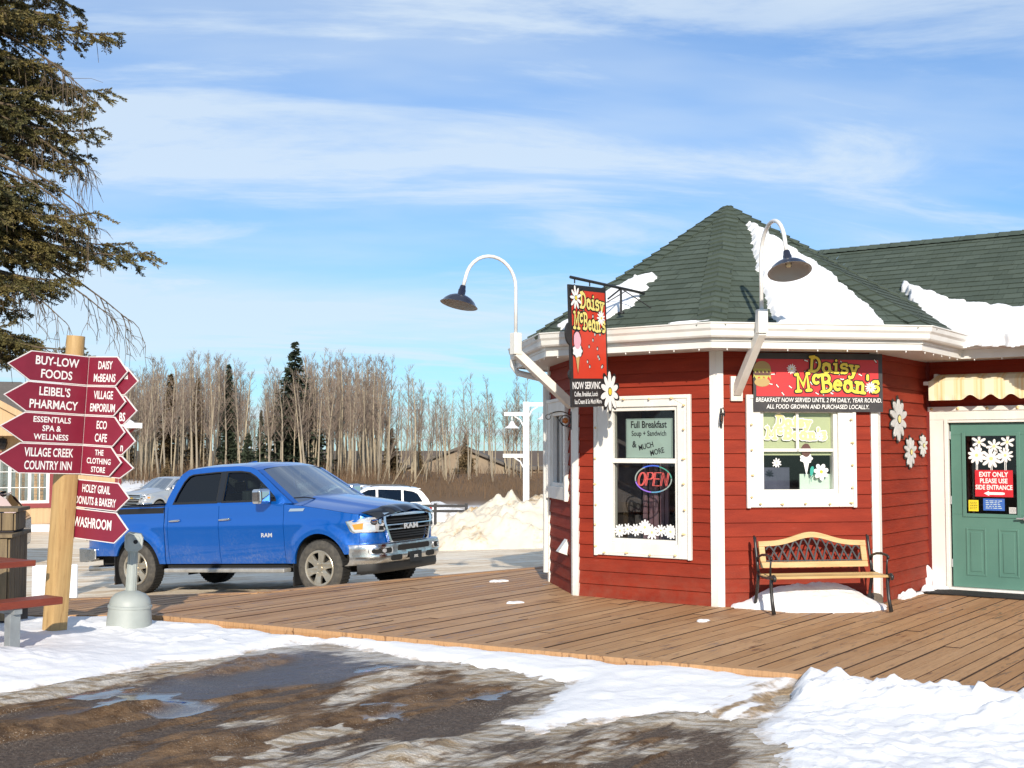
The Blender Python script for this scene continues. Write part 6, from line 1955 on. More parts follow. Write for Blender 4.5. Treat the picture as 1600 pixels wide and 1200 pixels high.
    for s_ in (-1, 1):
        mb = MB()
        F0 = cabmap(s_)
        g = (lambda p: F0((p[0], -p[1], p[2])))
        mb.poly(outl, 0.0, .045, holes=[wr, wf], mp=g)
        if s_ > 0: mb.f = [f[::-1] for f in mb.f]
        mb.build('cab_frame', pm, T)
        for w_, gm, nm in ((wr, 'tint_glass' if style == 'blue' else 'car_glass', 'side_window'), (wf, 'car_glass', 'side_window')):
            mb = MB(); mb.poly(w_, .02, 0, mp=g)
            wn_ = mb.build(nm, gm, T)
            cx_, cz_ = sum(p[0] for p in w_) / len(w_), sum(p[1] for p in w_) / len(w_)
            inn = [(cx_ + (p[0] - cx_) * .965, cz_ + (p[1] - cz_) * .93) for p in w_]
            mb = MB(); mb.poly([(cx_ + (p[0] - cx_) * 1.025, cz_ + (p[1] - cz_) * 1.05) for p in w_], -.004, .01, holes=[inn], mp=g)
            if s_ > 0: mb.f = [f[::-1] for f in mb.f]
            mb.build('window_seal', 'dark_trim', wn_)
        mb = MB(); mb.poly([(-1.985, 1.40), (-1.89, 1.40), (-1.89, 1.875), (-1.985, 1.875)], -.006, .008, mp=g)
        if s_ > 0: mb.f = [f[::-1] for f in mb.f]
        mb.build('door_pillar', 'gloss_black', T)
    # roof
    def hw(z): return .935 - max(0, z - 1.35) * .30 - .12 * max(0, z - 1.72) ** 1.5
    rp = outl[2:-2]
    rx = [-2.92, -2.82, -2.70, -2.4, -2.05, -1.7, -1.45, -1.36, -1.28]
    rzv = [1.72, 1.86, 1.925, 1.945, 1.947, 1.945, 1.925, 1.90, 1.865]
    mb = MB()
    def roof(a, b):
        k = a * (len(rx) - 1); i = min(int(k), len(rx) - 2); f_ = k - i
        x = rx[i] + (rx[i + 1] - rx[i]) * f_; z = rzv[i] + (rzv[i + 1] - rzv[i]) * f_
        v = b * 2 - 1
        y = v * hw(z)
        crown = .055 * (1 - abs(v) ** 2.6)
        return (x + (.10 * (1 - v * v) if a > .8 else 0) * (a - .8) * 5 - (0.06 * (1 - v * v) * (.3 - a) / .3 if a < .3 else 0), y, z + crown * min(1, a * 5))
    mb.grid(33, 21, roof); mb.build('roof', pm, T, smooth=True)
    if style == 'blue':
        mb = MB(); mb.poly([(-1.62 - .26, 0), (-1.62, .03), (-1.60, 0)], -.008, .016, mp=lambda p: (p[0] - .35, p[1], p[2] + 1.995)); mb.build('antenna_fin', pm, T, bev=.004)
    # windscreen and rear screen
    def ws(a, b):
        v = b * 2 - 1
        zb_, zt_ = 1.345, 1.868
        z = zb_ + (zt_ - zb_) * a
        x = -.48 + (-1.275 + .48) * a
        return (x + .20 * (1 - v * v) * (1 - .45 * a), v * (hw(z) - .055), z + .055 * (1 - v * v) * (.5 + .5 * a))
    mb = MB(); mb.grid(12, 17, ws); wsc = mb.build('windscreen', 'car_glass', T, smooth=True)
    for s_ in (-1, 1):
        mb = MB(); V = []
        k = 14
        for i in range(k + 1):
            a = i / k; z = 1.345 + .523 * a; x = -.48 - .795 * a
            V += [(x + .012, s_ * (hw(z) + .002), z + .004), (x + .030, s_ * (hw(z) - .085), z + .012)]
        mb.add(V, [(2 * i, 2 * i + 1, 2 * i + 3, 2 * i + 2) if s_ > 0 else (2 * i + 2, 2 * i + 3, 2 * i + 1, 2 * i) for i in range(k)])
        mb.build('windscreen_pillar', pm, T, smooth=True)
    mb = MB(); mb.grid(6, 9, lambda a, b: ((-3.06 + .16 * a - .0), (b * 2 - 1) * (hw(1.40 + .42 * a) - .06), 1.38 + .46 * a)); mb.build('rear_window', 'tint_glass', T)
    # wipers, dash, seats, mirror
    mb = MB(); mb.box(-.80, -.32, -.80, .80, 1.30, 1.352); mb.build('dashboard', 'dark_trim', T, bev=.03)
    for y in (-.40, .40):
        mb = MB(); mb.box(-1.75, -1.60, y - .24, y + .24, 1.0, 1.56); mb.box(-1.74, -1.64, y - .12, y + .12, 1.58, 1.76); mb.build('seat', 'seat_dark', T, bev=.04)
    mb = MB(); mb.box(-2.72, -2.58, -.68, .68, 1.0, 1.52); mb.box(-2.70, -2.62, -.5, -.25, 1.54, 1.70); mb.box(-2.70, -2.62, .25, .5, 1.54, 1.70); mb.build('rear_seat', 'seat_dark', T, bev=.04)
    mb = MB(); mb.lathe([(.175, -.014), (.19, 0), (.175, .014)], 22, 'x', (-.95, .40, 1.33)); mb.build('steering_wheel', 'dark_trim', T, smooth=True)
    mb = MB(); mb.box(-.98, -.95, -.13, .13, 1.70, 1.77); mb.build('inside_mirror', 'dark_trim', T, bev=.01)
    for y in (-.45, .28):
        mb = MB(); mb.tube([(-.36, y, 1.385), (-.43, y - .25, 1.43), (-.47, y - .48, 1.43)], .009, 6); mb.build('wiper', 'dark_trim', T)
    # hood
    def hood(a, b):
        x = -.60 + 1.44 * a; v = b * 2 - 1
        ye = yf(min(x, .79), top(x)) + .003
        z = top(min(x, .80))
        z += .105 * (1 - min(1, abs(v)) ** 2.4) * (1 - .25 * a)
        dome = .030 * sstep(.62, .50, np.array([abs(v)]))[0] * (1 - .4 * a)
        fx = x + .13 * (1 - v * v) * sstep(.3, 1.0, np.array([a]))[0]
        drop = .085 * max(0, (a - .86) / .14) ** 2
        return (fx, v * ye, z + dome - drop)
    mb = MB(); mb.grid(36, 41, hood); mb.build('hood', pm, T, smooth=True)
    if style == 'blue':
        def defl(a, b):
            v = b * 2 - 1; q = .87 + .13 * a
            p = hood(q, b * .96 + .02)
            return (p[0] + .020 + .025 * a, p[1] * 1.01, p[2] + .022 + .006 * a - .012 * (1 - a) + (.018 * math.cos(v * 9) * a if abs(v) < .35 else 0))
        mb = MB(); mb.grid(8, 41, defl); mb.build('bug_deflector', 'gloss_black', T, smooth=True)
        for s_ in (-1, 1):
            mb = MB()
            f = lambda p: (p[0], s_ * (yf(p[0], p[2]) + .006 + p[1]), p[2])
            pts = [(-.56, 1.235), (-.53, 1.275), (-.26, 1.275), (-.29, 1.235)]
            mb.poly(pts, 0, .004, mp=f); bd = mb.build('hood_badge', 'chrome', T)
            mb = MB(); mb.poly([(p[0] * .90 - .041, 1.255 + (p[1] - 1.255) * .66) for p in pts], -.0, 0, mp=lambda p: (p[0], s_ * (yf(p[0], p[2]) + .0075), p[2])); mb.build('badge_field', 'ink', bd)
            if s_ < 0:
                mb = MB(); mb.text('1500', .030, -.41, 1.244, 0, bold=.03, sx=1.5, mp=lambda p: (p[0], -(yf(p[0], p[2]) + .0085), p[2])); mb.build('badge_lettering', 'chrome', bd)
    # front end: shapes drawn in the y-z plane and bent round the nose.  u runs to the viewer's right when seen from the front
    def nose(u, z, d=0.0):
        x = .905 - .10 * u * u - (4.5 * (abs(u) - .70) ** 2 if abs(u) > .70 else 0) - .10 * max(0, z - .95) + d
        return x
    def fr(mb, pts, d, t=.02, m=0, holes=(), sub=True):
        """pts (u,z); densify edges so the bend is smooth"""
        def dens(P):
            o = []
            for i in range(len(P)):
                a, b = P[i], P[(i + 1) % len(P)]
                n = max(1, int(abs(b[0] - a[0]) / .05))
                o += [(a[0] + (b[0] - a[0]) * k / n, a[1] + (b[1] - a[1]) * k / n) for k in range(n)]
            return o
        tmp = MB(); tmp.poly(dens(pts), 0, t, 0, [dens(h) for h in holes])
        b = bmesh.new()
        vs = [b.verts.new(p) for p in tmp.v]
        for f in tmp.f:
            try: b.faces.new([vs[k] for k in f])
            except ValueError: pass
        for it in range(5):
            lg = [e for e in b.edges if abs(e.verts[0].co.x - e.verts[1].co.x) > .075]
            if not lg: break
            bmesh.ops.subdivide_edges(b, edges=lg, cuts=1)
            bmesh.ops.triangulate(b, faces=[f for f in b.faces if len(f.verts) > 4])
        b.verts.index_update()
        mb.add([(nose(v.co.x, v.co.z, d - v.co.y), v.co.x, v.co.z) for v in b.verts], [[v.index for v in f.verts] for f in b.faces], m)
        b.free()
    def strip(mb, u0, u1, prof, m=0, n=41, xf=None):
        """sweep a (depth, z) profile along the nose from u0 to u1"""
        mb.grid(n, len(prof), lambda a, b: (lambda k: (nose(u0 + (u1 - u0) * a, .6, prof[k][0]), u0 + (u1 - u0) * a, prof[k][1]))(int(round(b * (len(prof) - 1)))), m)
    mir = lambda P, s_: [(p[0] * s_, p[1]) for p in P]
    # blue lower fender ends under the headlamps and the grille shell
    mb = MB(); strip(mb, -.93, .93, [(-.06, .66), (-.03, .70), (-.02, .80), (-.025, .90), (-.06, 1.0), (-.085, 1.10), (-.11, 1.17)]); mb.build('front_panel', pm, T, smooth=True)
    g0 = [(-.60, 1.135), (.60, 1.135), (.62, 1.05), (.60, .98), (.50, .735), (.44, .70), (-.44, .70), (-.50, .735), (-.60, .98), (-.62, 1.05)]
    g1_ = [(-.56, 1.11), (.56, 1.11), (.57, 1.03), (.555, .97), (.465, .76), (.425, .735), (-.425, .735), (-.465, .76), (-.555, .97), (-.57, 1.03)]
    mb = MB(); fr(mb, g0, .045, .05, holes=[g1_]); fr(mb, [(-.60, 1.165), (.60, 1.165), (.61, 1.125), (-.61, 1.125)], .06, .03); gs = mb.build('grille_surround', 'chrome', T, bev=.008)
    mb = MB(); fr(mb, g1_, -.02, .01); mb.build('grille_backing', 'under_dark', gs)
    for i, z in enumerate((1.055, 1.02, .87, .835, .80) if style == 'blue' else (1.03, .85)):
        mb = MB(); w_ = .555 if z > 1 else .555 - (.97 - z) * .42; fr(mb, [(-w_, z + .011), (w_, z + .011), (w_, z - .011), (-w_, z - .011)], .020, .03); mb.build('grille_bar', 'dark_trim' if style == 'blue' else 'chrome', gs)
    mb = MB(); fr(mb, [(-.545, .985), (.545, .985), (.535, .915), (-.535, .915)], .035, .04, holes=[] if style != 'blue' else [[(-.47, .968), (-.21, .968), (-.21, .932), (-.47, .932)], [(.21, .968), (.47, .968), (.47, .932), (.21, .932)]]); mb.build('grille_bar', 'chrome' if style != 'blue' else 'dark_trim', gs, bev=.004)
    if style == 'blue':
        for z in (.983, .917):
            mb = MB(); fr(mb, [(-.56, z + .007), (.56, z + .007), (.56, z - .007), (-.56, z - .007)], .045, .02); mb.build('grille_bar', 'chrome', gs)
        mb = MB(); mb.text('RAM', .105, 0, .913, 0, bold=.03, sx=1.75, mp=lambda p: (nose(p[0], p[2], .056), p[0], p[2])); mb.text('RAM', .105, 0, .913, 0, bold=.03, sx=1.75, mp=lambda p: (nose(p[0], p[2], .052), p[0], p[2])); mb.build('grille_lettering', 'letter_steel', gs)
    else:
        mb = MB(); fr(mb, [(-.10, .975), (-.04, .975), (-.04, .99), (.04, .99), (.04, .975), (.10, .975), (.075, .925), (.04, .925), (.04, .91), (-.04, .91), (-.04, .925), (-.075, .925)], .055, .02); mb.build('badge', 'gold', gs)
    for s_ in (-1, 1):
        hl = mir([(.60, 1.115), (.80, 1.105), (.925, 1.085), (.955, 1.06), (.935, .93), (.92, .905), (.585, .905), (.565, .93)], s_)
        if s_ < 0: hl = hl[::-1]
        mb = MB(); fr(mb, hl, .012, .03); hd = mb.build('headlight', 'lamp_clear', T)
        cx_, cz_ = sum(p[0] for p in hl) / len(hl), sum(p[1] for p in hl) / len(hl)
        mb = MB(); fr(mb, [(cx_ + (p[0] - cx_) * 1.05, cz_ + (p[1] - cz_) * 1.10) for p in hl], .006, .02, holes=[[(cx_ + (p[0] - cx_) * .96, cz_ + (p[1] - cz_) * .88) for p in hl]]); mb.build('bezel', 'chrome', hd)
        for (u, z, r_, mt_) in ((.66, 1.045, .045, 'gloss_black'), (.76, 1.04, .040, 'gloss_black')):
            mb = MB(); fr(mb, [(s_ * u + r_ * math.cos(a), z + r_ * math.sin(a)) for a in np.linspace(0, 6.283, 17)[:-1]], .016, .01); mb.build('lamp_bowl', mt_, hd)
        for (u, z, r_) in ((.66, 1.045, .034), (.76, 1.04, .030)):
            mb = MB(); fr(mb, [(s_ * u + r_ * math.cos(a), z + r_ * math.sin(a)) for a in np.linspace(0, 6.283, 17)[:-1]], .020, .01); mb.build('lamp_lens', 'chrome', hd)
        am = mir([(.865, 1.035), (.935, 1.02), (.925, .945), (.875, .945)], s_)
        if s_ < 0: am = am[::-1]
        mb = MB(); fr(mb, am, .020, .01); mb.build('indicator', 'amber', hd)
        dk = mir([(.60, .975), (.68, .985), (.70, .925), (.60, .92)], s_)
        if s_ < 0: dk = dk[::-1]
        mb = MB(); fr(mb, dk, .018, .01); mb.build('lamp_corner', 'dark_trim', hd)
    # bumper
    prof = [(-.03, .735), (.075, .730), (.095, .715), (.100, .66), (.090, .60), (.100, .56), (.095, .50), (.060, .455), (.0, .435), (-.08, .44)]
    mb = MB(); strip(mb, -.985, .985, prof)
    mb.build('front_bumper', 'dirty_chrome', T, smooth=True, auto=40)
    def rrect(u0, u1, z0, z1, r_):
        o = []
        for cx_, cz_, a0 in ((u1 - r_, z1 - r_, 0), (u0 + r_, z1 - r_, 90), (u0 + r_, z0 + r_, 180), (u1 - r_, z0 + r_, 270)):
            o += [(cx_ + r_ * math.cos(R(a0 + a)), cz_ + r_ * math.sin(R(a0 + a))) for a in (0, 30, 60, 90)]
        return o
    mb = MB(); fr(mb, rrect(-.40, .40, .61, .69, .03), .108, .02); mb.build('intake', 'under_dark', T)
    for s_ in (-1, 1):
        u = sorted((s_ * .53, s_ * .87)); 
        mb = MB(); fr(mb, rrect(u[0], u[1], .575, .685, .04), .108, .02, holes=[rrect(u[0] + .02, u[1] - .02, .593, .667, .03)]); fg = mb.build('fog_lamp', 'chrome', T, bev=.004)
        mb = MB(); fr(mb, rrect(u[0] + .02, u[1] - .02, .593, .667, .03), .103, .01); mb.build('fog_recess', 'under_dark', fg)
        mb = MB(); fr(mb, [(s_ * .70 + .035 * math.cos(a), .63 + .03 * math.sin(a)) for a in np.linspace(0, 6.283, 13)[:-1]], .110, .01); mb.build('fog_lens', 'lamp_clear', fg)
        u = sorted((s_ * .32, s_ * .56))
        mb = MB(); fr(mb, rrect(u[0], u[1], .475, .555, .038), .106, .02); mb.build('tow_hook_slot', 'under_dark', T)
    mb = MB(); strip(mb, -.93, .93, [(.045, .452), (.05, .36), (.03, .315), (-.05, .305)]); mb.build('air_dam', 'dark_trim', T, smooth=True)
    mb = MB(); fr(mb, [(-.155, .575), (.155, .575), (.155, .425), (-.155, .425)], .118, .012); pl = mb.build('plate_holder', 'dark_trim', T)
    if style == 'blue':
        mb = MB(); mb.text('ESSEL', .055, 0, .482, 0, bold=.01, sx=.8, shear=.3, mp=lambda p: (nose(p[0], p[2], .121), p[0], p[2])); mb.build('plate_lettering', 'letter_white', pl)
    # mirrors, steps, flaps
    for s_ in (-1, 1):
        mb = MB(); mb.bar((-.93, s_ * .90, 1.42), (-.93, s_ * 1.02, 1.43), .10, .05); mt_ = mb.build('mirror_arm', 'dark_trim', T, bev=.01)
        mb = MB(); y0_, y1_ = sorted((s_ * 1.0, s_ * 1.25)); mb.box(-1.02, -.84, y0_, y1_, 1.36, 1.585); mb.build('mirror', 'chrome' if style == 'blue' else pm, T, bev=.045, seg=4)
        mb = MB(); y0_, y1_ = sorted((s_ * .86, s_ * 1.035)); mb.box(-3.02, -.62, y0_, y1_, .345, .405); mb.build('running_board', 'grey_step', T, bev=.015)
        mb = MB()
        for x in (-2.7, -1.8, -.9): mb.box(x - .04, x + .04, min(s_ * .5, s_ * .9), max(s_ * .5, s_ * .9), .36, .40)
        mb.build('step_bracket', 'under_dark', T)
        for x, nm in ((-.50, 'front'), (XR - .50, 'rear')):
            y0_, y1_ = sorted((s_ * .70, s_ * .955))
            mb = MB(); mb.box(x - .008, x + .008, y0_, y1_, .16, .62); fl = mb.build('mud_flap', 'dark_trim', T)
            mb = MB(); mb.grid(8, 8, lambda a, b: (x - .014 - .03 * math.sin(3 * a) * math.sin(3 * b) - .01 * random.random(), y0_ + (y1_ - y0_) * a, .14 + .14 * b)); mb.build('caked_mud', 'flap_mud', fl, smooth=True)
        wheel('wheel', T, 0.0, s_ * .865, s_); wheel('wheel', T, XR, s_ * .865, s_)
    return T
def pose(T, loc, rz_, ry=0.0, rx=0.0):
    T.location = loc
    T.rotation_euler = (Matrix.Rotation(rz_, 3, 'Z') @ Matrix.Rotation(ry, 3, 'Y') @ Matrix.Rotation(rx, 3, 'X')).to_euler()
truck = pickup('pickup_truck', 'blue crew cab pickup truck with chrome bumper and black hood deflector parked behind the boardwalk', None, 'blue_paint', 'blue')
pose(truck, (-2.2819, 18.8262, -.3849), R(-29.354), R(-2.714), R(.5))
sil = pickup('pickup_truck', 'silver pickup truck parked far behind the bed of the blue truck', None, 'silver_paint', 'silver')
pose(sil, (-18.75, 63.4, g1(-18.75, 63.4)), R(241), 0, 0)

def suv(name, label, group, pm, cat='car'):
    T = thing(name, label, cat, (0, 0, 0), 0, group)
    XR = -2.72; AR = .385; AZ = .36
    def bot(x):
        b = .34 if -2.6 < x < -.1 else .42
        for xc in (0, XR):
            d = abs(x - xc)
            if d < AR: b = max(b, AZ + math.sqrt(AR * AR - d * d))
        return b
    top = lambda x: 1.02 + .04 * min(1, max(0, (-x) / 3.2)) - (.16 * max(0, (x - .1) / .75) ** 1.6 if x > .1 else 0)
    def yf(x, z):
        y = .925 - .06 * max(0, (.6 - z) / .3) ** 2 - .05 * max(0, (z - .8) / .25) ** 1.5
        if x > .1: y -= .30 * ((x - .1) / .8) ** 2.2
        if x < -3.1: y -= .16 * ((-3.1 - x) / .55) ** 2
        return y
    cs = lambda a, b: sorted(set(np.linspace(a, b, max(4, int((b - a) / .06)))) | {float(xc + AR * math.cos(t_)) for xc in (0, XR) for t_ in np.linspace(0, math.pi, 25) if a < xc + AR * math.cos(t_) < b})
    for s_ in (-1, 1):
        side_panel('fender', pm, T, -.60, .85, bot, top, yf, s_, xs=cs(-.6, .85))
        side_panel('door', pm, T, -1.50, -.61, bot, top, yf, s_, xs=cs(-1.5, -.61))
        side_panel('door', pm, T, -2.38, -1.51, bot, top, yf, s_, xs=cs(-2.38, -1.51))
        side_panel('quarter_panel', pm, T, -3.62, -2.39, bot, top, yf, s_, xs=cs(-3.62, -2.39))
    hw = lambda z: .885 - .28 * max(0, z - 1.05)
    outl = [(-3.58, 1.05), (-3.50, 1.22), (-3.30, 1.48), (-3.12, 1.60), (-2.6, 1.665), (-1.8, 1.68), (-1.35, 1.65), (-1.0, 1.50), (-.35, 1.03)]
    wq = [(-3.30, 1.14), (-3.12, 1.42), (-2.98, 1.50), (-2.62, 1.56), (-2.62, 1.12)]
    w2 = [(-2.54, 1.12), (-2.54, 1.565), (-1.72, 1.585), (-1.72, 1.10)]; w1 = [(-1.64, 1.10), (-1.64, 1.585), (-1.38, 1.57), (-1.06, 1.43), (-.68, 1.16), (-.66, 1.10)]
    for s_ in (-1, 1):
        g = lambda p: (p[0], s_ * (hw(p[2]) - p[1]), p[2])
        mb = MB(); mb.poly(outl, 0, .04, holes=[wq, w2, w1], mp=g)
        if s_ > 0: mb.f = [f[::-1] for f in mb.f]
        mb.build('cab_frame', pm, T)
        for w_ in (wq, w2, w1):
            mb = MB(); mb.poly(w_, .015, 0, mp=g); mb.build('side_window', 'tint_glass', T)
        mb = MB(); mb.tube([(-2.9, s_ * (hw(1.66) - .03), 1.66), (-2.8, s_ * (hw(1.66) - .03), 1.705), (-1.6, s_ * (hw(1.66) - .03), 1.72), (-1.45, s_ * (hw(1.66) - .03), 1.68)], .014, 6); mb.build('roof_rail', 'dark_trim', T)
        mb = MB(); y0_, y1_ = sorted((s_ * .92, s_ * 1.08)); mb.box(-.80, -.70, y0_, y1_, 1.08, 1.20); mb.build('mirror', pm, T, bev=.03)
        mb = MB(); y0_, y1_ = sorted((s_ * .60, s_ * .80)); mb.box(-3.64, -3.50, y0_, y1_, .86, 1.04); mb.build('tail_lamp', 'tail_red', T, bev=.03)
        wheel('wheel', T, 0.0, s_ * .80, s_, r=.345, w=.22, rr=.225); wheel('wheel', T, XR, s_ * .80, s_, r=.345, w=.22, rr=.225)
    rx = [-3.12, -2.6, -2.2, -1.8, -1.35, -1.2]; rzv = [1.60, 1.665, 1.675, 1.68, 1.65, 1.59]
    def roof(a, b):
        k = a * (len(rx) - 1); i = min(int(k), len(rx) - 2); f_ = k - i; v = b * 2 - 1
        z = rzv[i] + (rzv[i + 1] - rzv[i]) * f_
        return (rx[i] + (rx[i + 1] - rx[i]) * f_, v * hw(z), z + .045 * (1 - abs(v) ** 2.5))
    mb = MB(); mb.grid(21, 15, roof); mb.build('roof', pm, T, smooth=True)
    mb = MB(); mb.grid(8, 11, lambda a, b: (-.30 - .92 * a + .15 * (1 - (b * 2 - 1) ** 2), (b * 2 - 1) * (hw(1.04 + .56 * a) - .04), 1.04 + .56 * a + .03 * (1 - (b * 2 - 1) ** 2))); mb.build('windscreen', 'car_glass', T, smooth=True)
    mb = MB(); mb.grid(8, 11, lambda a, b: (-3.62 + .44 * a, (b * 2 - 1) * (hw(1.05 + .5 * a) - .05), 1.06 + .52 * a)); mb.build('rear_window', 'tint_glass', T, smooth=True)
    mb = MB(); mb.box(-3.24, -3.12, -.70, .70, 1.58, 1.61); mb.build('spoiler', pm, T, bev=.01)
    mb = MB(); mb.grid(14, 15, lambda a, b: (-.42 + 1.24 * a + .10 * (1 - (b * 2 - 1) ** 2) * a, (b * 2 - 1) * (yf(min(.84, -.42 + 1.24 * a), .95)), top(-.42 + 1.24 * a) + .07 * (1 - abs(b * 2 - 1) ** 2.5))); mb.build('hood', pm, T, smooth=True)
    mb = MB(); mb.box(.60, .92, -.66, .66, .40, .86); mb.build('front_bumper', pm, T, bev=.08, seg=3)
    mb = MB(); mb.box(-3.66, -3.40, -.76, .76, .40, 1.05); mb.build('tailgate', pm, T, bev=.06, seg=3)
    mb = MB(); mb.box(-3.45, .60, -.72, .72, .30, .98); mb.build('chassis', 'under_dark', T)
    mb = MB(); mb.box(.90, .935, -.45, .45, .62, .80); mb.build('grille', 'gloss_black', T, bev=.01)
    for s_ in (-1, 1):
        mb = MB(); y0_, y1_ = sorted((s_ * .44, s_ * .68)); mb.box(.70, .91, y0_, y1_, .70, .82); mb.build('headlight', 'lamp_clear', T, bev=.03)
    return T
sv = suv('parked_car', 'white sport utility car parked behind the hood of the blue truck', None, 'white_car')
pose(sv, (-6.3, 42.3, g1(-6, 43) - .03), R(192)); sv.scale = (.96, .96, .96)
s2 = copy_tree(sv); s2['label'] = 'white car half hidden behind the windscreen of the blue truck'
pose(s2, (-8.2, 47.5, g1(-8, 46.5) - .05), R(200))
dk = suv('parked_car', 'dark maroon car at the left edge before the beige building', None, 'dark_car')
pose(dk, (-14.6, 27.4, g1(-13, 27.4)), R(195))
# ------------------------------------------------------------------ dirty snow pile, buildings and posts beyond the lot
MT['pile_snow'] = snow_mat('pile_snow', dirt=(.40, .28, .15), base=(.70, .63, .51))
def big_pile(name, label, P, rx, ry, h, seed, mt, res=.07, peak=(0, 0), rough=1.0, group=None):
    xs = np.arange(-rx * 1.1, rx * 1.1, res); ys = np.arange(-ry * 1.1, ry * 1.1, res)
    X, Y = np.meshgrid(xs, ys); X, Y = X.ravel(), Y.ravel()
    q = np.hypot(X / rx, Y / ry) + .22 * (fbm(X * .7, Y * .7, seed, 4) - .5)
    px = (X - peak[0]) / rx
    base = np.clip(1 - q ** 2.2, 0, 1) ** .85 * (1 - .42 * np.clip(-px, 0, 1.4))
    ch = np.clip(fbm(X * 2.6, Y * 2.6, seed + 3, 4, .55) - .45, 0, 1) * 1.6
    ridge = np.abs(fbm(X * 1.3, Y * 1.3, seed + 8, 4) - .5) * 2
    Z = h * base + rough * (.30 * (ch - .15) + .22 * (ridge - .2)) * np.clip(base * 3, 0, 1) + .0
    Z = np.where(q < 1.0, Z + .02, -.15)
    d_ = np.clip(.46 + 1.5 * (fbm(X * 1.1, Y * 1.1, seed + 20, 5, .6) - .5) + .6 * (fbm(X * 5, Y * 5, seed + 25, 3) - .5), 0, 1)
    F = grid_faces(len(xs), len(ys)); F = F[(q[F] < 1.03).any(1)]
    used, inv = np.unique(F, return_inverse=True)
    o = np_mesh(name, np.stack([X, Y, Z], 1)[used], inv.reshape(F.shape), mt, attrs=dict(a_dirt=d_[used]))
    o.location = P
    return tag(o, label, 'snow pile', group)
big_pile('snow_pile', 'tall dirty snow pile ploughed up left of the turret', (.05, 31.6, g1(0, 31.6) - .05), 2.95, 2.2, 1.28, 5, MT['pile_snow'], peak=(.4, 0), res=.05, rough=1.5)
big_pile('snow_pile', 'low clean snow ridge behind the black rail fence', (-3.4, 44.0, g1(-3, 44) - .05), 3.6, 2.0, 1.05, 15, MT['snow_heap'], res=.12, rough=.5)
big_pile('snow_pile', 'long snow bank at the foot of the bare trees left of the blue truck', (-27, 78.0, g1(-27, 78) - .1), 9.0, 4.0, 1.1, 25, MT['snow_heap'], res=.25, rough=.5)
setm('rust_twig', (.20, .13, .07), .9)
setm('beige_siding', (.52, .36, .20), .7, c2=(.46, .31, .17), scale=2, stretch=(9, 9, .4))
setm('grey_shingle', (.115, .100, .085), .9, c2=(.16, .14, .12), scale=9, stretch=(1, 1, 5), bump=.3, bscale=20)
setm('burgundy_trim', (.20, .018, .022), .55)
setm('tan_stucco', (.30, .235, .165), .85, c2=(.25, .195, .14), scale=1.2)
setm('brown_roof', (.13, .115, .10), .9)
setm('fence_wood', (.16, .070, .035), .85, c2=(.12, .05, .028), scale=3, stretch=(6, 6, .5))
setm('bright_white', (.82, .82, .82), .5)
# beige building at the far left
Y0 = 44.0
zb_ = g1(-14, 44) - .02
bh = thing('beige_building', 'beige building with burgundy trim, grey shingle roof and white window behind the signpost', 'building', (-14.2, Y0, zb_), R(18.5))
WZ = 3.9; xr = .16; xl = -9.0
wx0, wx1, wz0, wz1 = -4.35 + .32, -2.45 + .36, 1.02, 2.66
def vwall(L0, L1, z1, op):
    mb = MB()
    n = 90
    xs = [L0 + (L1 - L0) * i / n for i in range(n + 1)]
    for i in range(n):
        a, b = xs[i], xs[i + 1]
        d = .012 if i % 2 else 0
        segs = [(0, z1)]
        if op and b > op[0] and a < op[1]: segs = [(0, op[2]), (op[3], z1)]
        for s0, s1 in segs: mb.box(a, b, -d, .1, s0, s1)
    return mb
vwall(xl, xr, WZ, None).build('wall', 'beige_siding', bh)
mb = MB(); mb.box(xr - .1, xr, .0, 7.0, 0, WZ); mb.build('wall', 'beige_siding', bh)
mb = MB(); mb.box(xl, xr + .02, -.03, 0.0, -.05, .30); mb.build('foundation', 'stone', bh)
mb = MB(); mb.box(xr - .07, xr + .035, -.04, .10, 0, WZ - .1); mb.build('corner_board', 'burgundy_trim', bh)
wn_ = thing('window', None, None); wn_.parent = bh
mb = MB(); t_ = .16
mb.box(wx0 - t_, wx0, -.06, 0, wz0 - t_, wz1 + t_); mb.box(wx1, wx1 + t_, -.06, 0, wz0 - t_, wz1 + t_); mb.box(wx0, wx1, -.061, 0, wz1, wz1 + t_); mb.box(wx0, wx1, -.061, 0, wz0 - t_, wz0); mb.build('trim', 'burgundy_trim', wn_)
mb = MB(); w3 = (wx1 - wx0) / 3
for i in range(4): mb.box(wx0 + i * w3 - .05 + (.05 if i == 0 else -.05 if i == 3 else 0), wx0 + i * w3 + .05 + (.05 if i == 0 else -.05 if i == 3 else 0), -.045, -.001, wz0, wz1)
mb.box(wx0, wx1, -.044, -.001, wz0, wz0 + .09); mb.box(wx0, wx1, -.044, -.001, wz1 - .09, wz1)
for i in range(3):
    for k in (1,): mb.box(wx0 + i * w3 + w3 * k / 2 - .010, wx0 + i * w3 + w3 * k / 2 + .010, -.03, -.001, wz0, wz1)
    for k in (1, 2): mb.box(wx0 + i * w3, wx0 + (i + 1) * w3, -.031, -.001, wz0 + (wz1 - wz0) * k / 3 - .010, wz0 + (wz1 - wz0) * k / 3 + .010)
mb.build('frame', 'bright_white', wn_)
mb = MB(); mb.box(wx0, wx1, -.012, -.002, wz0, wz1); mb.build('pane', mat('far_pane', (.09, .12, .12), .08, c2=(.24, .27, .26), scale=1.3), wn_)
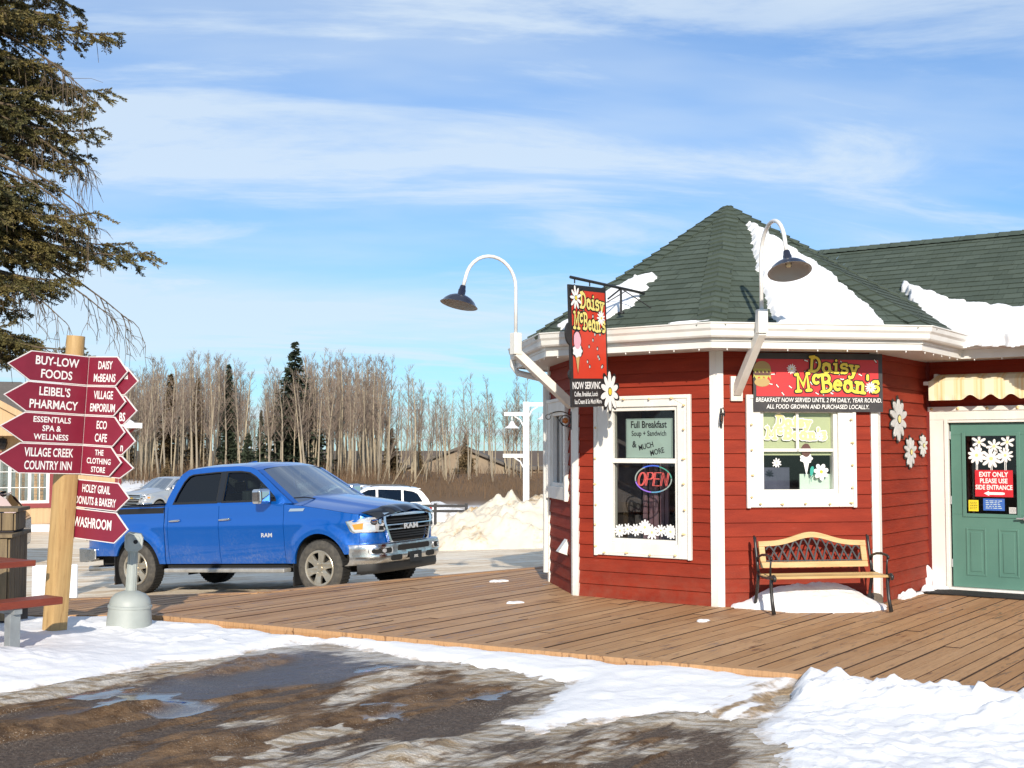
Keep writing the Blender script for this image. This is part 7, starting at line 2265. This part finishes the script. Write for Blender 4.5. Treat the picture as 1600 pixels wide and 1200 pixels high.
# hip roof, with a small front gable at the left
mb = MB(); ez, oh = WZ - .10, .75
A0, B0, C0_, D0 = (xl, -oh, ez), (xr + oh, -oh, ez), (xr + oh, 7 + oh, ez), (xl, 7 + oh, ez)
rz_ = ez + 1.62
E0, F0 = (xl, 3.5, rz_), (xr + oh - 4.2, 3.5, rz_)
mb.add([A0, B0, C0_, D0, E0, F0], [(0, 1, 5, 4), (1, 2, 5), (2, 3, 4, 5)]); mb.build('roof', 'grey_shingle', bh)
mb = MB(); mb.box(xl, xr + oh + .05, -oh - .06, -oh, ez - .16, ez + .02); mb.box(xr + oh, xr + oh + .06, -oh, 7 + oh, ez - .16, ez + .02); mb.box(xl, xr + oh, -oh, 0, ez - .14, ez - .11); mb.build('fascia', 'bright_white', bh)
mb = MB(); mb.add([(xl, -oh - .03, ez + .03), (xr + oh - .2, -oh - .03, ez + .03), (xr + oh - .5, -oh + .5, ez + .26), (xl, -oh + .5, ez + .26)], [(0, 1, 2, 3)]); mb.build('roof_snow_edge', 'bright_white', bh)
# downspout, wall lantern
mb = MB(); mb.tube([(xr + .6, -oh + .1, ez - .1), (xr + .10, -.08, ez - .6), (xr + .10, -.08, .1)], .05, 8); mb.build('downspout', 'burgundy_trim', bh)
mb = MB(); gx = -4.6
mb.add([(gx - 3.4, -1.3, ez - .45), (gx + 3.0, -1.3, ez - .45), (gx - .2, -1.3, ez + 1.35), (gx - 3.4, 3.0, ez - .45), (gx + 3.0, 3.0, ez - .45), (gx - .2, 3.0, ez + 1.35)], [(1, 4, 5, 2), (0, 2, 5, 3)]); mb.build('gable_roof', 'grey_shingle', bh)
mb = MB(); mb.bar((gx + 3.0, -1.33, ez - .52), (gx - .2, -1.33, ez + 1.27), .06, .20, (0, 0, 1)); mb.bar((gx - 3.4, -1.33, ez - .52), (gx - .2, -1.33, ez + 1.27), .06, .20, (0, 0, 1)); mb.build('barge_board', 'beige_siding', bh)
mb = MB(); mb.poly([(gx - 3.1, ez - .45), (gx + 2.7, ez - .45), (gx - .2, ez + 1.2)], -1.2, .05); mb.build('gable_wall', 'beige_siding', bh)
mb = MB(); mb.lathe([(0, .26), (.14, .20), (.16, .05), (.10, -.15), (0, -.18)], 8); l_ = mb.build('wall_lantern', 'black_paint', bh); l_.location = (-3.62, -.22, 3.05)
heap('snow_strip', 'strip of snow along the foot of the beige building', 'snow', (-19.2, 43.1, zb_ + .02), 0, [(0, -.5), (5.5, -.55), (5.6, .6), (0, .6)], lambda X, Y: .20 + .1 * fbm(X, Y, 4, 3), MT['snow_heap'], res=.12, seed=61, edge=.5)
# tan barn-like house behind the trees
Yb = 120.0
zf = g1(-5, 120)
def simple_gable(name, label, x0, x1, zw, zp, Y, xp, depth=10):
    t = thing(name, label, 'building', ((x0 + x1) / 2, Y, zf)); cx = (x0 + x1) / 2
    mb = MB(); mb.poly([(x0 - cx, -.5), (x1 - cx, -.5), (x1 - cx, zw), (xp - cx, zp), (x0 - cx, zw)], 0, .2); mb.build('wall', 'tan_stucco', t)
    mb = MB()
    for a, b in (((x0 - cx - .6, zw - .25), (xp - cx, zp + .12)), ((xp - cx, zp + .12), (x1 - cx + .6, zw - .25))):
        mb.add([(a[0], -.5, a[1]), (b[0], -.5, b[1]), (b[0], depth, b[1]), (a[0], depth, a[1]), (a[0], -.5, a[1] - .25), (b[0], -.5, b[1] - .25)], [(0, 1, 2, 3), (4, 5, 1, 0)])
    mb.build('roof', 'brown_roof', t)
    return t
K = Yb / 1930
PX = lambda px: (px - 800) * K
PZ = lambda py: 1.72 + (703 - py) * K - zf
bn = simple_gable('tan_house', 'tan house with a broad low gable behind the bare trees', PX(606), PX(826), PZ(738), PZ(698), Yb, PX(722))
mb = MB(); mb.box(PX(736) - (PX(606) + PX(826)) / 2, PX(748) - (PX(606) + PX(826)) / 2, -.05, .0, PZ(748), PZ(737)); mb.build('window', 'under_dark', bn)
mb = MB(); mb.box(PX(640) - (PX(606) + PX(826)) / 2, PX(652) - (PX(606) + PX(826)) / 2, -.05, .0, PZ(758), PZ(742)); mb.build('window', 'under_dark', bn)
b2 = thing('low_shed', 'low tan shed right of the tan house behind the white post', 'shed', (PX(850), Yb + 4, zf))
mb = MB(); mb.box(-2.2, 4.5, 0, 4, -.5, PZ(735)); mb.build('wall', 'tan_stucco', b2); mb = MB(); mb.box(-2.6, 5, -.4, 4.4, PZ(735), PZ(729)); mb.build('roof', 'brown_roof', b2)
Yf = 98.0; Kf = Yf / 1930; zff = g1(-2, 98)
fn = thing('board_fence', 'red brown board fence behind the white post and the snow pile', 'fence', (0, Yf, zff - .1))
fx0, fx1, fz = (540 - 800) * Kf, (1000 - 800) * Kf, 1.72 + (703 - 746) * Kf - zff + .1
mb = MB(); x = fx0
while x < fx1:
    mb.box(x, x + .13, 0, .03, 0, fz + random.uniform(-.02, .02)); x += .14
mb.build('boards', 'fence_wood', fn)
x = fx0
while x < fx1:
    mb = MB(); mb.box(x - .05, x + .05, .03, .14, 0, fz + .05); mb.build('post', 'fence_wood', fn); x += 3.0
# white post with hanging arms behind the pile
Yp = 34.0; Kp = Yp / 1930; zp_ = g1(1, 34); xp_ = (822 - 800) * Kp
H_ = lambda py: 1.72 + (703 - py) * Kp - zp_
wp = thing('white_lamp_post', 'white square post with three arms and hanging lamps behind the dirty snow pile', 'lamp post', (xp_, Yp, zp_))
mb = MB(); mb.box(-.085, .085, -.085, .085, 0, H_(628)); mb.build('post', 'bright_white', wp, bev=.01)
for (a, b, py) in ((-34, -4, 647), (4, 32, 632), (-36, -4, 712)):
    mb = MB(); mb.box(a * Kp, b * Kp, -.05, .05, H_(py) - .05, H_(py) + .05)
    s_ = 1 if a > 0 else -1
    mb.tube([(s_ * .08, 0, H_(py) - .32), (s_ * .16, 0, H_(py) - .16), (s_ * .32, 0, H_(py) - .06)], .02, 6); mb.build('arm', 'bright_white', wp)
for (px, py) in ((800, 650), (851, 636)):
    mb = MB(); x = (px - 822) * Kp; z = H_(py)
    mb.tube([(x, 0, z), (x, 0, z - .14)], .015, 6); mb.lathe([(.03, -.14), (.06, -.18), (.10, -.26), (.22, -.34)], 18, 'z', (x, 0, z)); mb.build('hanging_lamp', 'bright_white', wp, smooth=True)
# short black rail fence in front of the white car
rf = thing('rail_fence', 'short black rail fence beside the white car', 'fence', (-2.35, 38.0, g1(-2, 38) - .0))
zr = lambda py: 1.72 + (703 - py) * 38 / 1930 - g1(-2, 38)
for x in (-.9, .0, .95):
    mb = MB(); mb.box(x - .045, x + .045, -.045, .045, 0, zr(786)); mb.build('post', 'black_paint', rf)
for py in (790, 798):
    mb = MB(); mb.box(-.95, 1.0, -.06, -.02, zr(py) - .04, zr(py) + .04); mb.build('rail', 'black_paint', rf)

# ------------------------------------------------------------------ trees
class QB:
    """numpy quad collector"""
    def __init__(s): s.V = []; s.F = []; s.n = 0; s.M = []
    def add(s, V, F, m=0):
        s.V.append(np.asarray(V, np.float32)); s.F.append(np.asarray(F, np.int32) + s.n); s.n += len(V); s.M.append(np.full(len(F), m, np.int32))
    def tube(s, P, r, n=4, m=0):
        P = np.asarray(P, float); k = len(P); r = np.broadcast_to(np.asarray(r, float), (k,))
        d = np.gradient(P, axis=0); d /= np.linalg.norm(d, axis=1, keepdims=True) + 1e-9
        u = np.cross(d, [0.31, 0.77, 0.13]); u /= np.linalg.norm(u, axis=1, keepdims=True) + 1e-9
        v = np.cross(d, u)
        t = np.arange(n) * 2 * np.pi / n
        V = P[:, None] + r[:, None, None] * (np.cos(t)[None, :, None] * u[:, None] + np.sin(t)[None, :, None] * v[:, None])
        i, j = np.meshgrid(np.arange(k - 1), np.arange(n), indexing='ij')
        a = (i * n + j).ravel(); b = (i * n + (j + 1) % n).ravel()
        s.add(V.reshape(-1, 3), np.stack([a, b, b + n, a + n], 1), m)
    def get(s): return np.concatenate(s.V), np.concatenate(s.F), np.concatenate(s.M)
def bark_mat():
    m = bpy.data.materials.new('aspen_bark'); m.use_nodes = True
    N, L, P = nodes_of(m)
    oi = N.new('ShaderNodeObjectInfo'); t = N.new('ShaderNodeTexCoord')
    n = nz(N, L, t, 3, 4, .6, (1, 1, .6))
    c = nmix(N, L, oi.outputs['Random'], (.38, .315, .215), (.25, .215, .165))
    c = nmix(N, L, nrange(N, L, n, .55, .75), c, (.12, .09, .065))
    L.new(c, P.inputs['Base Color']); P.inputs['Roughness'].default_value = .85
    return m
MT['aspen_bark'] = bark_mat()
setm('aspen_twig', (.20, .152, .118), .9)
setm('far_twig', (.17, .135, .115), .9)
def aspen(seed, h=9.0, r=.075, dens=1.0, m0=0):
    rg = np.random.default_rng(seed); q = QB()
    n = 9
    t = np.linspace(0, 1, n)
    lean = rg.normal(0, .045, 2); ph = rg.uniform(0, 6.28, 2)
    def axis(s): return np.stack([lean[0] * h * s + .12 * np.sin(ph[0] + s * 5), lean[1] * h * s + .12 * np.sin(ph[1] + s * 4), h * s], -1)
    P = axis(t); P[0] = (P[0][0], P[0][1], -.3)
    q.tube(P, r * (1 - t) ** .8 + .010, 6, m0)
    nb = int(38 * dens)
    for i in range(nb):
        s = rg.uniform(.28, .97) ** .8
        a = rg.uniform(0, 6.28); L_ = (.45 + 1.75 * (1 - s)) * rg.uniform(.6, 1.15); up = rg.uniform(.75, 1.5)
        p0 = axis(np.array([s]))[0]
        k = np.linspace(0, 1, 4)[:, None]
        d = np.array([math.cos(a), math.sin(a), up]); d /= np.linalg.norm(d)
        Bp = p0 + d * L_ * k + np.array([0, 0, .25 * L_]) * k ** 2
        q.tube(Bp, np.linspace(.020 * (1 - s) + .011, .006, 4), 3, 1)
        for j in range(int(7 * dens) + 1):
            u = rg.uniform(.2, 1.0); b0 = p0 + d * L_ * u + np.array([0, 0, .25 * L_]) * u * u
            e = d * .5 + rg.normal(0, .55, 3) + np.array([0, 0, .45]); e /= np.linalg.norm(e); l2 = L_ * rg.uniform(.2, .45)
            q.tube(np.stack([b0, b0 + e * l2 * .55, b0 + e * l2 + np.array([0, 0, .08 * l2])]), [.008, .006, .0045], 3, 1)
    return q.get()
def me_from(name, D, mats, smooth=False):
    V, F, M = D
    me = np_mesh(name, V, F, mats, smooth=smooth, link=False)
    me.polygons.foreach_set('material_index', M)
    return me
AV = [aspen(100 + i, h=[9.2, 8.4, 9.8, 8.8, 9.5, 7.8, 9.0, 10.2][i], r=[.085, .065, .10, .07, .095, .055, .075, .11][i], dens=[1, .9, 1.1, .8, 1.1, .9, .7, 1.2][i]) for i in range(8)]
AM = [me_from('aspen_tree', d, ['aspen_bark', 'aspen_twig']) for d in AV]
rg = np.random.default_rng(77)
def top_px(px):
    """height of the tree line in the photo, as image rows, along its length"""
    return np.interp(px, [150, 200, 260, 330, 372, 392, 405, 420, 470, 540, 600, 680, 760, 830, 900], [590, 578, 572, 562, 566, 610, 640, 575, 566, 556, 566, 580, 576, 596, 585])
def plant(px, Y, scale, lab, grp, dens=1.0):
    x = (px - 800) / 1930 * Y
    z = g1(x, Y)
    k = int(rg.integers(0, 8))
    want = 1.72 + (703 - top_px(px)) / 1930 * Y - z
    hh = {0: 9.2, 1: 8.4, 2: 9.8, 3: 8.8, 4: 9.5, 5: 7.8, 6: 9.0, 7: 10.2}[k]
    s = want / hh * scale
    o = bpy.data.objects.new('aspen_tree', AM[k]); COL.objects.link(o)
    o.location = (x, Y, z); o.rotation_euler = (rg.normal(0, .02), rg.normal(0, .025), rg.uniform(0, 6.28))
    sw = rg.uniform(.7, 1.15)
    o.scale = (s * sw, s * sw, s)
    tag(o, lab, 'tree', grp)
GRP = 'bare aspens in the stand beyond the parking lot'
n_tree = 0
while n_tree < 205:
    px = rg.uniform(150, 600)
    if 378 < px < 414 and rg.random() < .8: continue
    plant(px, rg.uniform(88, 104), rg.uniform(.72, 1.06), 'bare pale aspen in the thick stand left of the tan house, behind the trucks', GRP)
    n_tree += 1
for i in range(48):
    px = rg.uniform(600, 895)
    plant(px, rg.uniform(88, 97), rg.uniform(.62, 1.06), 'bare thin aspen before the tan house and the red brown fence', GRP)
for i in range(10):                                        # leaning saplings in front
    px = rg.uniform(560, 720); Y = rg.uniform(86, 90); x = (px - 800) / 1930 * Y
    o = bpy.data.objects.new('aspen_sapling', AM[5]); COL.objects.link(o); o.location = (x, Y, g1(x, Y)); o.rotation_euler = (rg.normal(0, .1), rg.uniform(.15, .6), rg.uniform(0, .4)); s = rg.uniform(.45, .7); o.scale = (s * .7, s * .7, s)
    tag(o, 'slanting bare sapling leaning right in front of the aspens beside the white car', 'sapling', 'slanting saplings beside the white car')
# the wood behind reads as one mass
Vs = []; Fs = []; Ms = []; nn = 0
for i in range(330):
    V, F, M = AV[int(rg.integers(0, 8))]
    px = rg.uniform(120, 600) if i < 292 else rg.uniform(600, 980)
    if 376 < px < 416 and rg.random() < .7: continue
    Y = rg.uniform(106, 150); x = (px - 800) / 1930 * Y; z = g1(x, Y)
    s = (1.72 + (703 - top_px(px)) / 1930 * Y - z) / 9.1 * rg.uniform(.7, 1.02)
    if px > 600: s *= rg.uniform(.6, .95)
    a = rg.uniform(0, 6.28); c_, s_ = math.cos(a), math.sin(a); w = rg.uniform(.8, 1.1) * s
    Q = np.stack([(V[:, 0] * c_ - V[:, 1] * s_) * w + x, (V[:, 0] * s_ + V[:, 1] * c_) * w + Y, V[:, 2] * s + z], 1)
    Vs.append(Q); Fs.append(F + nn); Ms.append(M); nn += len(V)
o = np_mesh('far_wood', np.concatenate(Vs), np.concatenate(Fs), ['aspen_bark', 'far_twig'], smooth=False)
o.data.polygons.foreach_set('material_index', np.concatenate(Ms))
tag(o, 'deep wood of bare trees seen through the front row', 'wood', None, 'stuff')
# underbrush along the edge of the wood
q = QB()
for i in range(5200):
    px = rg.uniform(140, 960); Y = rg.uniform(87, 100) if px < 540 or i % 3 == 0 else rg.uniform(80, 93); x = (px - 800) / 1930 * Y; z = g1(x, Y)
    h = rg.uniform(.3, 1.7) * (1.0 if px < 610 else .6); d = rg.normal(0, .22, 2) * h
    q.tube([(x, Y, z - .1), (x + d[0] * .4, Y + d[1] * .4, z + h * .5), (x + d[0], Y + d[1], z + h)], [.016, .012, .006], 3)
V, F, M = q.get()
o = np_mesh('underbrush', V, F, mat('brush_twig', (.25, .155, .085), .9, c2=(.15, .10, .06), scale=.4), smooth=False); tag(o, 'red brown brush along the foot of the bare trees', 'brush', None, 'stuff')
# spruces
def spruce(seed, h, w, levels=26, m=0, gap=0.0, droop=.35, trunk=.10):
    rg = np.random.default_rng(seed); q = QB()
    q.tube([(0, 0, -.3), (0, 0, h * .5), (0, 0, h)], [trunk, trunk * .6, .012], 6, 1)
    N = []
    for i in range(levels):
        s = i / (levels - 1); z0_ = h * (.06 + .93 * s)
        R_ = w * (1 - s) ** .85 * rg.uniform(.75, 1.12) + .06
        nb = int(9 + 5 * (1 - s))
        for k in range(nb):
            a = 6.283 * (k + rg.uniform(-.4, .4)) / nb + i
            L_ = R_ * rg.uniform(.6, 1.15); z = z0_ + rg.uniform(-.6, .6) * h / levels
            if rg.random() < gap: continue
            ns = max(3, int(L_ / .16))
            for j in range(ns):
                u = (j + .5) / ns
                p = np.array([math.cos(a) * L_ * u, math.sin(a) * L_ * u, z - droop * L_ * u + .22 * L_ * u * u])
                wd = (.20 + .30 * (1 - u) * L_) * rg.uniform(.6, 1.2)
                for sg in (-1, 1):
                    e = np.array([math.cos(a + sg * 1.0), math.sin(a + sg * 1.0), -.55 + rg.normal(0, .3)]) * wd
                    t_ = np.array([math.cos(a), math.sin(a), rg.normal(0, .4)]) * .085
                    N.append(np.stack([p - t_, p + e * .5 - t_ * .9 + [0, 0, -.02], p + e, p + t_ * 1.4]))
    N = np.array(N).reshape(-1, 3); q.add(N, np.arange(len(N)).reshape(-1, 4), m)
    return q.get()
setm('spruce_dark', (.022, .034, .020), .8, c2=(.045, .060, .030), scale=1.4)
setm('spruce_brown', (.17, .11, .05), .85, c2=(.10, .08, .038), scale=1.2)
setm('spruce_bark', (.10, .07, .05), .9)
SPM = {}
for key, args in dict(tall=(1, 10.6, 2.3, 40), narrow=(2, 9.0, 1.15, 38), small=(3, 4.4, 1.6, 24), bushy=(4, 6.4, 2.1, 28)).items():
    SPM[key] = spruce(*args, gap=.12)
def add_spruce(key, px, Y, ptop, lab, mt, wide=1.0):
    V, F, M = SPM[key]
    x = (px - 800) / 1930 * Y; z = g1(x, Y)
    s = (1.72 + (703 - ptop) / 1930 * Y - z) / V[:, 2].max()
    t = thing('spruce_tree', lab, 'spruce', (x, Y, z), rg.uniform(0, 6))
    for part, mm, mk in (('crown', 0, mt), ('trunk', 1, 'spruce_bark')):
        f = F[M == mm]; u, inv = np.unique(f, return_inverse=True)
        o = np_mesh(part, V[u] * np.array([s * wide, s * wide, s]), inv.reshape(f.shape), mk, t, smooth=False)
add_spruce('tall', 460, 93, 533, 'tallest dark spruce rising above the bare trees behind the truck cab', 'spruce_dark', 1.45)
add_spruce('narrow', 357, 92, 568, 'narrow dark spruce left of the tallest one among the bare trees', 'spruce_dark')
add_spruce('small', 388, 90, 676, 'small dark spruce in the gap between the aspens', 'spruce_dark')
add_spruce('narrow', 408, 94, 640, 'slim dark spruce at the right edge of the gap between the aspens', 'spruce_dark', .9)
add_spruce('narrow', 266, 96, 583, 'brown spruce standing among the aspens left of the narrow dark one', 'spruce_brown', 1.3)
add_spruce('narrow', 309, 99, 590, 'faint brown spruce between the other brown spruce and the narrow dark one', 'spruce_brown', 1.1)
add_spruce('narrow', 190, 97, 600, 'brown spruce close beside the burgundy arrow boards', 'spruce_brown', 1.3)
add_spruce('bushy', 612, 100, 668, 'bushy brown spruce left of the tan house roof', 'spruce_brown', .9)
add_spruce('bushy', 655, 108, 690, 'low brown spruce against the left slope of the tan house roof', 'spruce_brown', .6)
add_spruce('small', 728, 112, 676, 'brown spruce before the peak of the tan house', 'spruce_brown', .8)
add_spruce('small', 262, 88, 715, 'little olive spruce at the foot of the aspens above the silver truck', 'spruce_brown', .9)

# the big old spruce at the left edge
setm('needle', (.085, .082, .026), .7, c2=(.19, .145, .042), scale=1.5, lo=.36, hi=.60, c3=(.035, .042, .020), s3=4, lo3=.52, hi3=.64)
setm('dry_twig', (.115, .085, .055), .9)
def big_spruce():
    rg = np.random.default_rng(5)
    T = thing('old_spruce', 'large old spruce with drooping boughs at the left edge above the signpost', 'spruce', (-7.15, 15.3, g1(-7.15, 15.3)))
    z0 = T.location.z
    q = QB(); wood = QB(); needles = []
    wood.tube([(0, 0, -.3), (.03, 0, 3), (-.02, .02, 7), (0, 0, 11), (0, 0, 14.5)], [.24, .20, .15, .10, .02], 12)
    def needle_run(p0, p1, r0=.042, step=.0105):
        L_ = np.linalg.norm(p1 - p0); n = max(3, int(L_ / step))
        t = (np.arange(n) + rg.uniform(0, 1, n)) / n
        d = (p1 - p0) / (L_ + 1e-9)
        P = p0 + (p1 - p0) * t[:, None] + np.array([0, 0, -.06 * L_]) * (t * (1 - t))[:, None]
        k = 3
        P = np.repeat(P, k, 0); m = len(P)
        v = rg.normal(0, 1, (m, 3)); v -= d * (v @ d)[:, None]; v /= np.linalg.norm(v, axis=1, keepdims=True) + 1e-9
        v[:, 2] = v[:, 2] * .8 + .12
        l = r0 * rg.uniform(.65, 1.25, m)[:, None]
        e = (v * .78 + d * .75) * l
        w = np.cross(e, rg.normal(0, 1, (m, 3))); w /= np.linalg.norm(w, axis=1, keepdims=True) + 1e-9; w *= .0080
        needles.append(np.stack([P - w, P + e * .6 - w * .9, P + e, P + e * .55 + w], 1))
    def bough(z, az, L_, droop=.32, bare=False, dens=1.0):
        a = np.array([math.cos(az), math.sin(az), 0]); side = np.array([-a[1], a[0], 0])
        def ax(u): return np.array([0, 0, z]) + a * L_ * u + np.array([0, 0, L_ * (-droop * u - (.34 if bare else .10) * u * u + (.0 if bare else .16) * u ** 4)])
        U = np.linspace(0, 1, 8)
        wood.tube(np.array([ax(u) for u in U]), np.linspace(.030, .005, 8), 5)
        if bare:
            for i in range(int(10 * dens)):
                u = rg.uniform(.45, 1.0); p = ax(u); l = rg.uniform(.25, .75)
                dd = a * rg.uniform(.3, 1.0) + side * rg.normal(0, .5)
                k_ = np.linspace(0, 1, 7)[:, None]
                Q = p + dd * l * (.75 * k_ - .35 * k_ ** 2) + np.array([0, 0, l]) * (-.15 * k_ - .85 * k_ ** 1.8) + rg.normal(0, .012, (7, 3)) * k_
                wood.tube(Q, np.linspace(.0065, .0028, 7), 3)
                for jj in range(3):
                    b0 = Q[int(rg.integers(2, 6))]; e0_ = rg.normal(0, .09, 3) + np.array([0, 0, -.12]) + dd * .08
                    wood.tube([b0, b0 + e0_ * .6, b0 + e0_ + [0, 0, -.05]], [.004, .003, .0025], 3)
            return
        n = int(L_ / .085)
        for i in range(n):
            u = .12 + .88 * (i + rg.uniform(0, 1)) / n
            p = ax(u)
            sg = 1 if i % 2 else -1
            l = (.20 + .52 * (1 - u) ** .8 * min(1, L_ / 1.6)) * rg.uniform(.6, 1.15)
            d = a * rg.uniform(.45, .8) + side * sg * rg.uniform(.5, .95) + np.array([0, 0, rg.uniform(-.55, .0)]); d /= np.linalg.norm(d)
            e = p + d * l + np.array([0, 0, -.10 * l])
            wood.tube([p, (p + e) / 2 + [0, 0, .02], e], [.007, .005, .003], 3)
            needle_run(p + (e - p) * .15, e)
            for j in range(int(l / .085)):
                v = rg.uniform(.2, .95); b = p + (e - p) * v; s2 = 1 if j % 2 else -1
                f = d * .6 + np.cross(d, [0, 0, 1]) * s2 * rg.uniform(.4, .9) + np.array([0, 0, rg.uniform(-.6, .1)]); f /= np.linalg.norm(f)
                needle_run(b, b + f * rg.uniform(.08, .20))
            if rg.random() < .35:                      # hanging bare tips under the bough
                hl = rg.uniform(.12, .4); wood.tube([p, p + [0, 0, -hl * .5] + a * .03, p + a * .05 + [0, 0, -hl]], [.005, .004, .003], 3)
        needle_run(ax(.85), ax(1.0) + a * .05)
    zz = 3.12 - z0
    levels = []
    z = zz
    while z < 9.2:
        for k in range(4):
            az = rg.uniform(-2.4, 1.2) if k < 3 else rg.uniform(0, 6.28)
            y_img = 703 - (z + z0 - .35 - 1.72) / 15.3 * 1930
            reach = np.interp(y_img, [-200, 0, 60, 120, 170, 210, 260, 300, 335, 380, 410, 440, 480, 520, 545], [1.7, 1.50, 1.68, 1.50, 1.75, 1.80, 1.50, 1.40, 1.70, 1.50, 1.35, 1.40, 1.20, 1.25, 1.1])
            L_ = reach * (rg.uniform(.80, 1.05) if abs(az) < .6 else rg.uniform(.7, 1.2))
            bough(z + rg.uniform(-.08, .08), az, L_, rg.uniform(.22, .42))
        z += rg.uniform(.20, .30)
    def W(py): return 1.72 + (703 - py) / 1930 * 15.3 - z0
    bough(W(330), -.10, 2.72, .26); bough(W(318), .10, 2.3, .25); bough(W(300), -.3, 2.25, .22)
    bough(W(-25), .0, 2.22, .30); bough(W(85), .1, 2.0, .22); bough(W(135), -.2, 2.0, .22); bough(W(160), -.1, 2.05, .22); bough(W(500), -.1, 1.85, .25); bough(W(395), -.2, 1.85, .25)
    for py, L_ in ((125, 2.0), (145, 2.1), (205, 2.1), (222, 2.3), (340, 2.6), (350, 2.35), (15, 2.3), (385, 2.0)):
        bough(W(py), rg.uniform(-.3, .3), L_ * .9, .20, bare=True, dens=1.5)
    Vn = np.concatenate(needles).reshape(-1, 3)
    np_mesh('crown', Vn, np.arange(len(Vn)).reshape(-1, 4), 'needle', T, smooth=False)
    V, F, M = wood.get(); np_mesh('trunk', V, F, 'dry_twig', T, smooth=True)
    print('needles', len(Vn) // 4)
big_spruce()
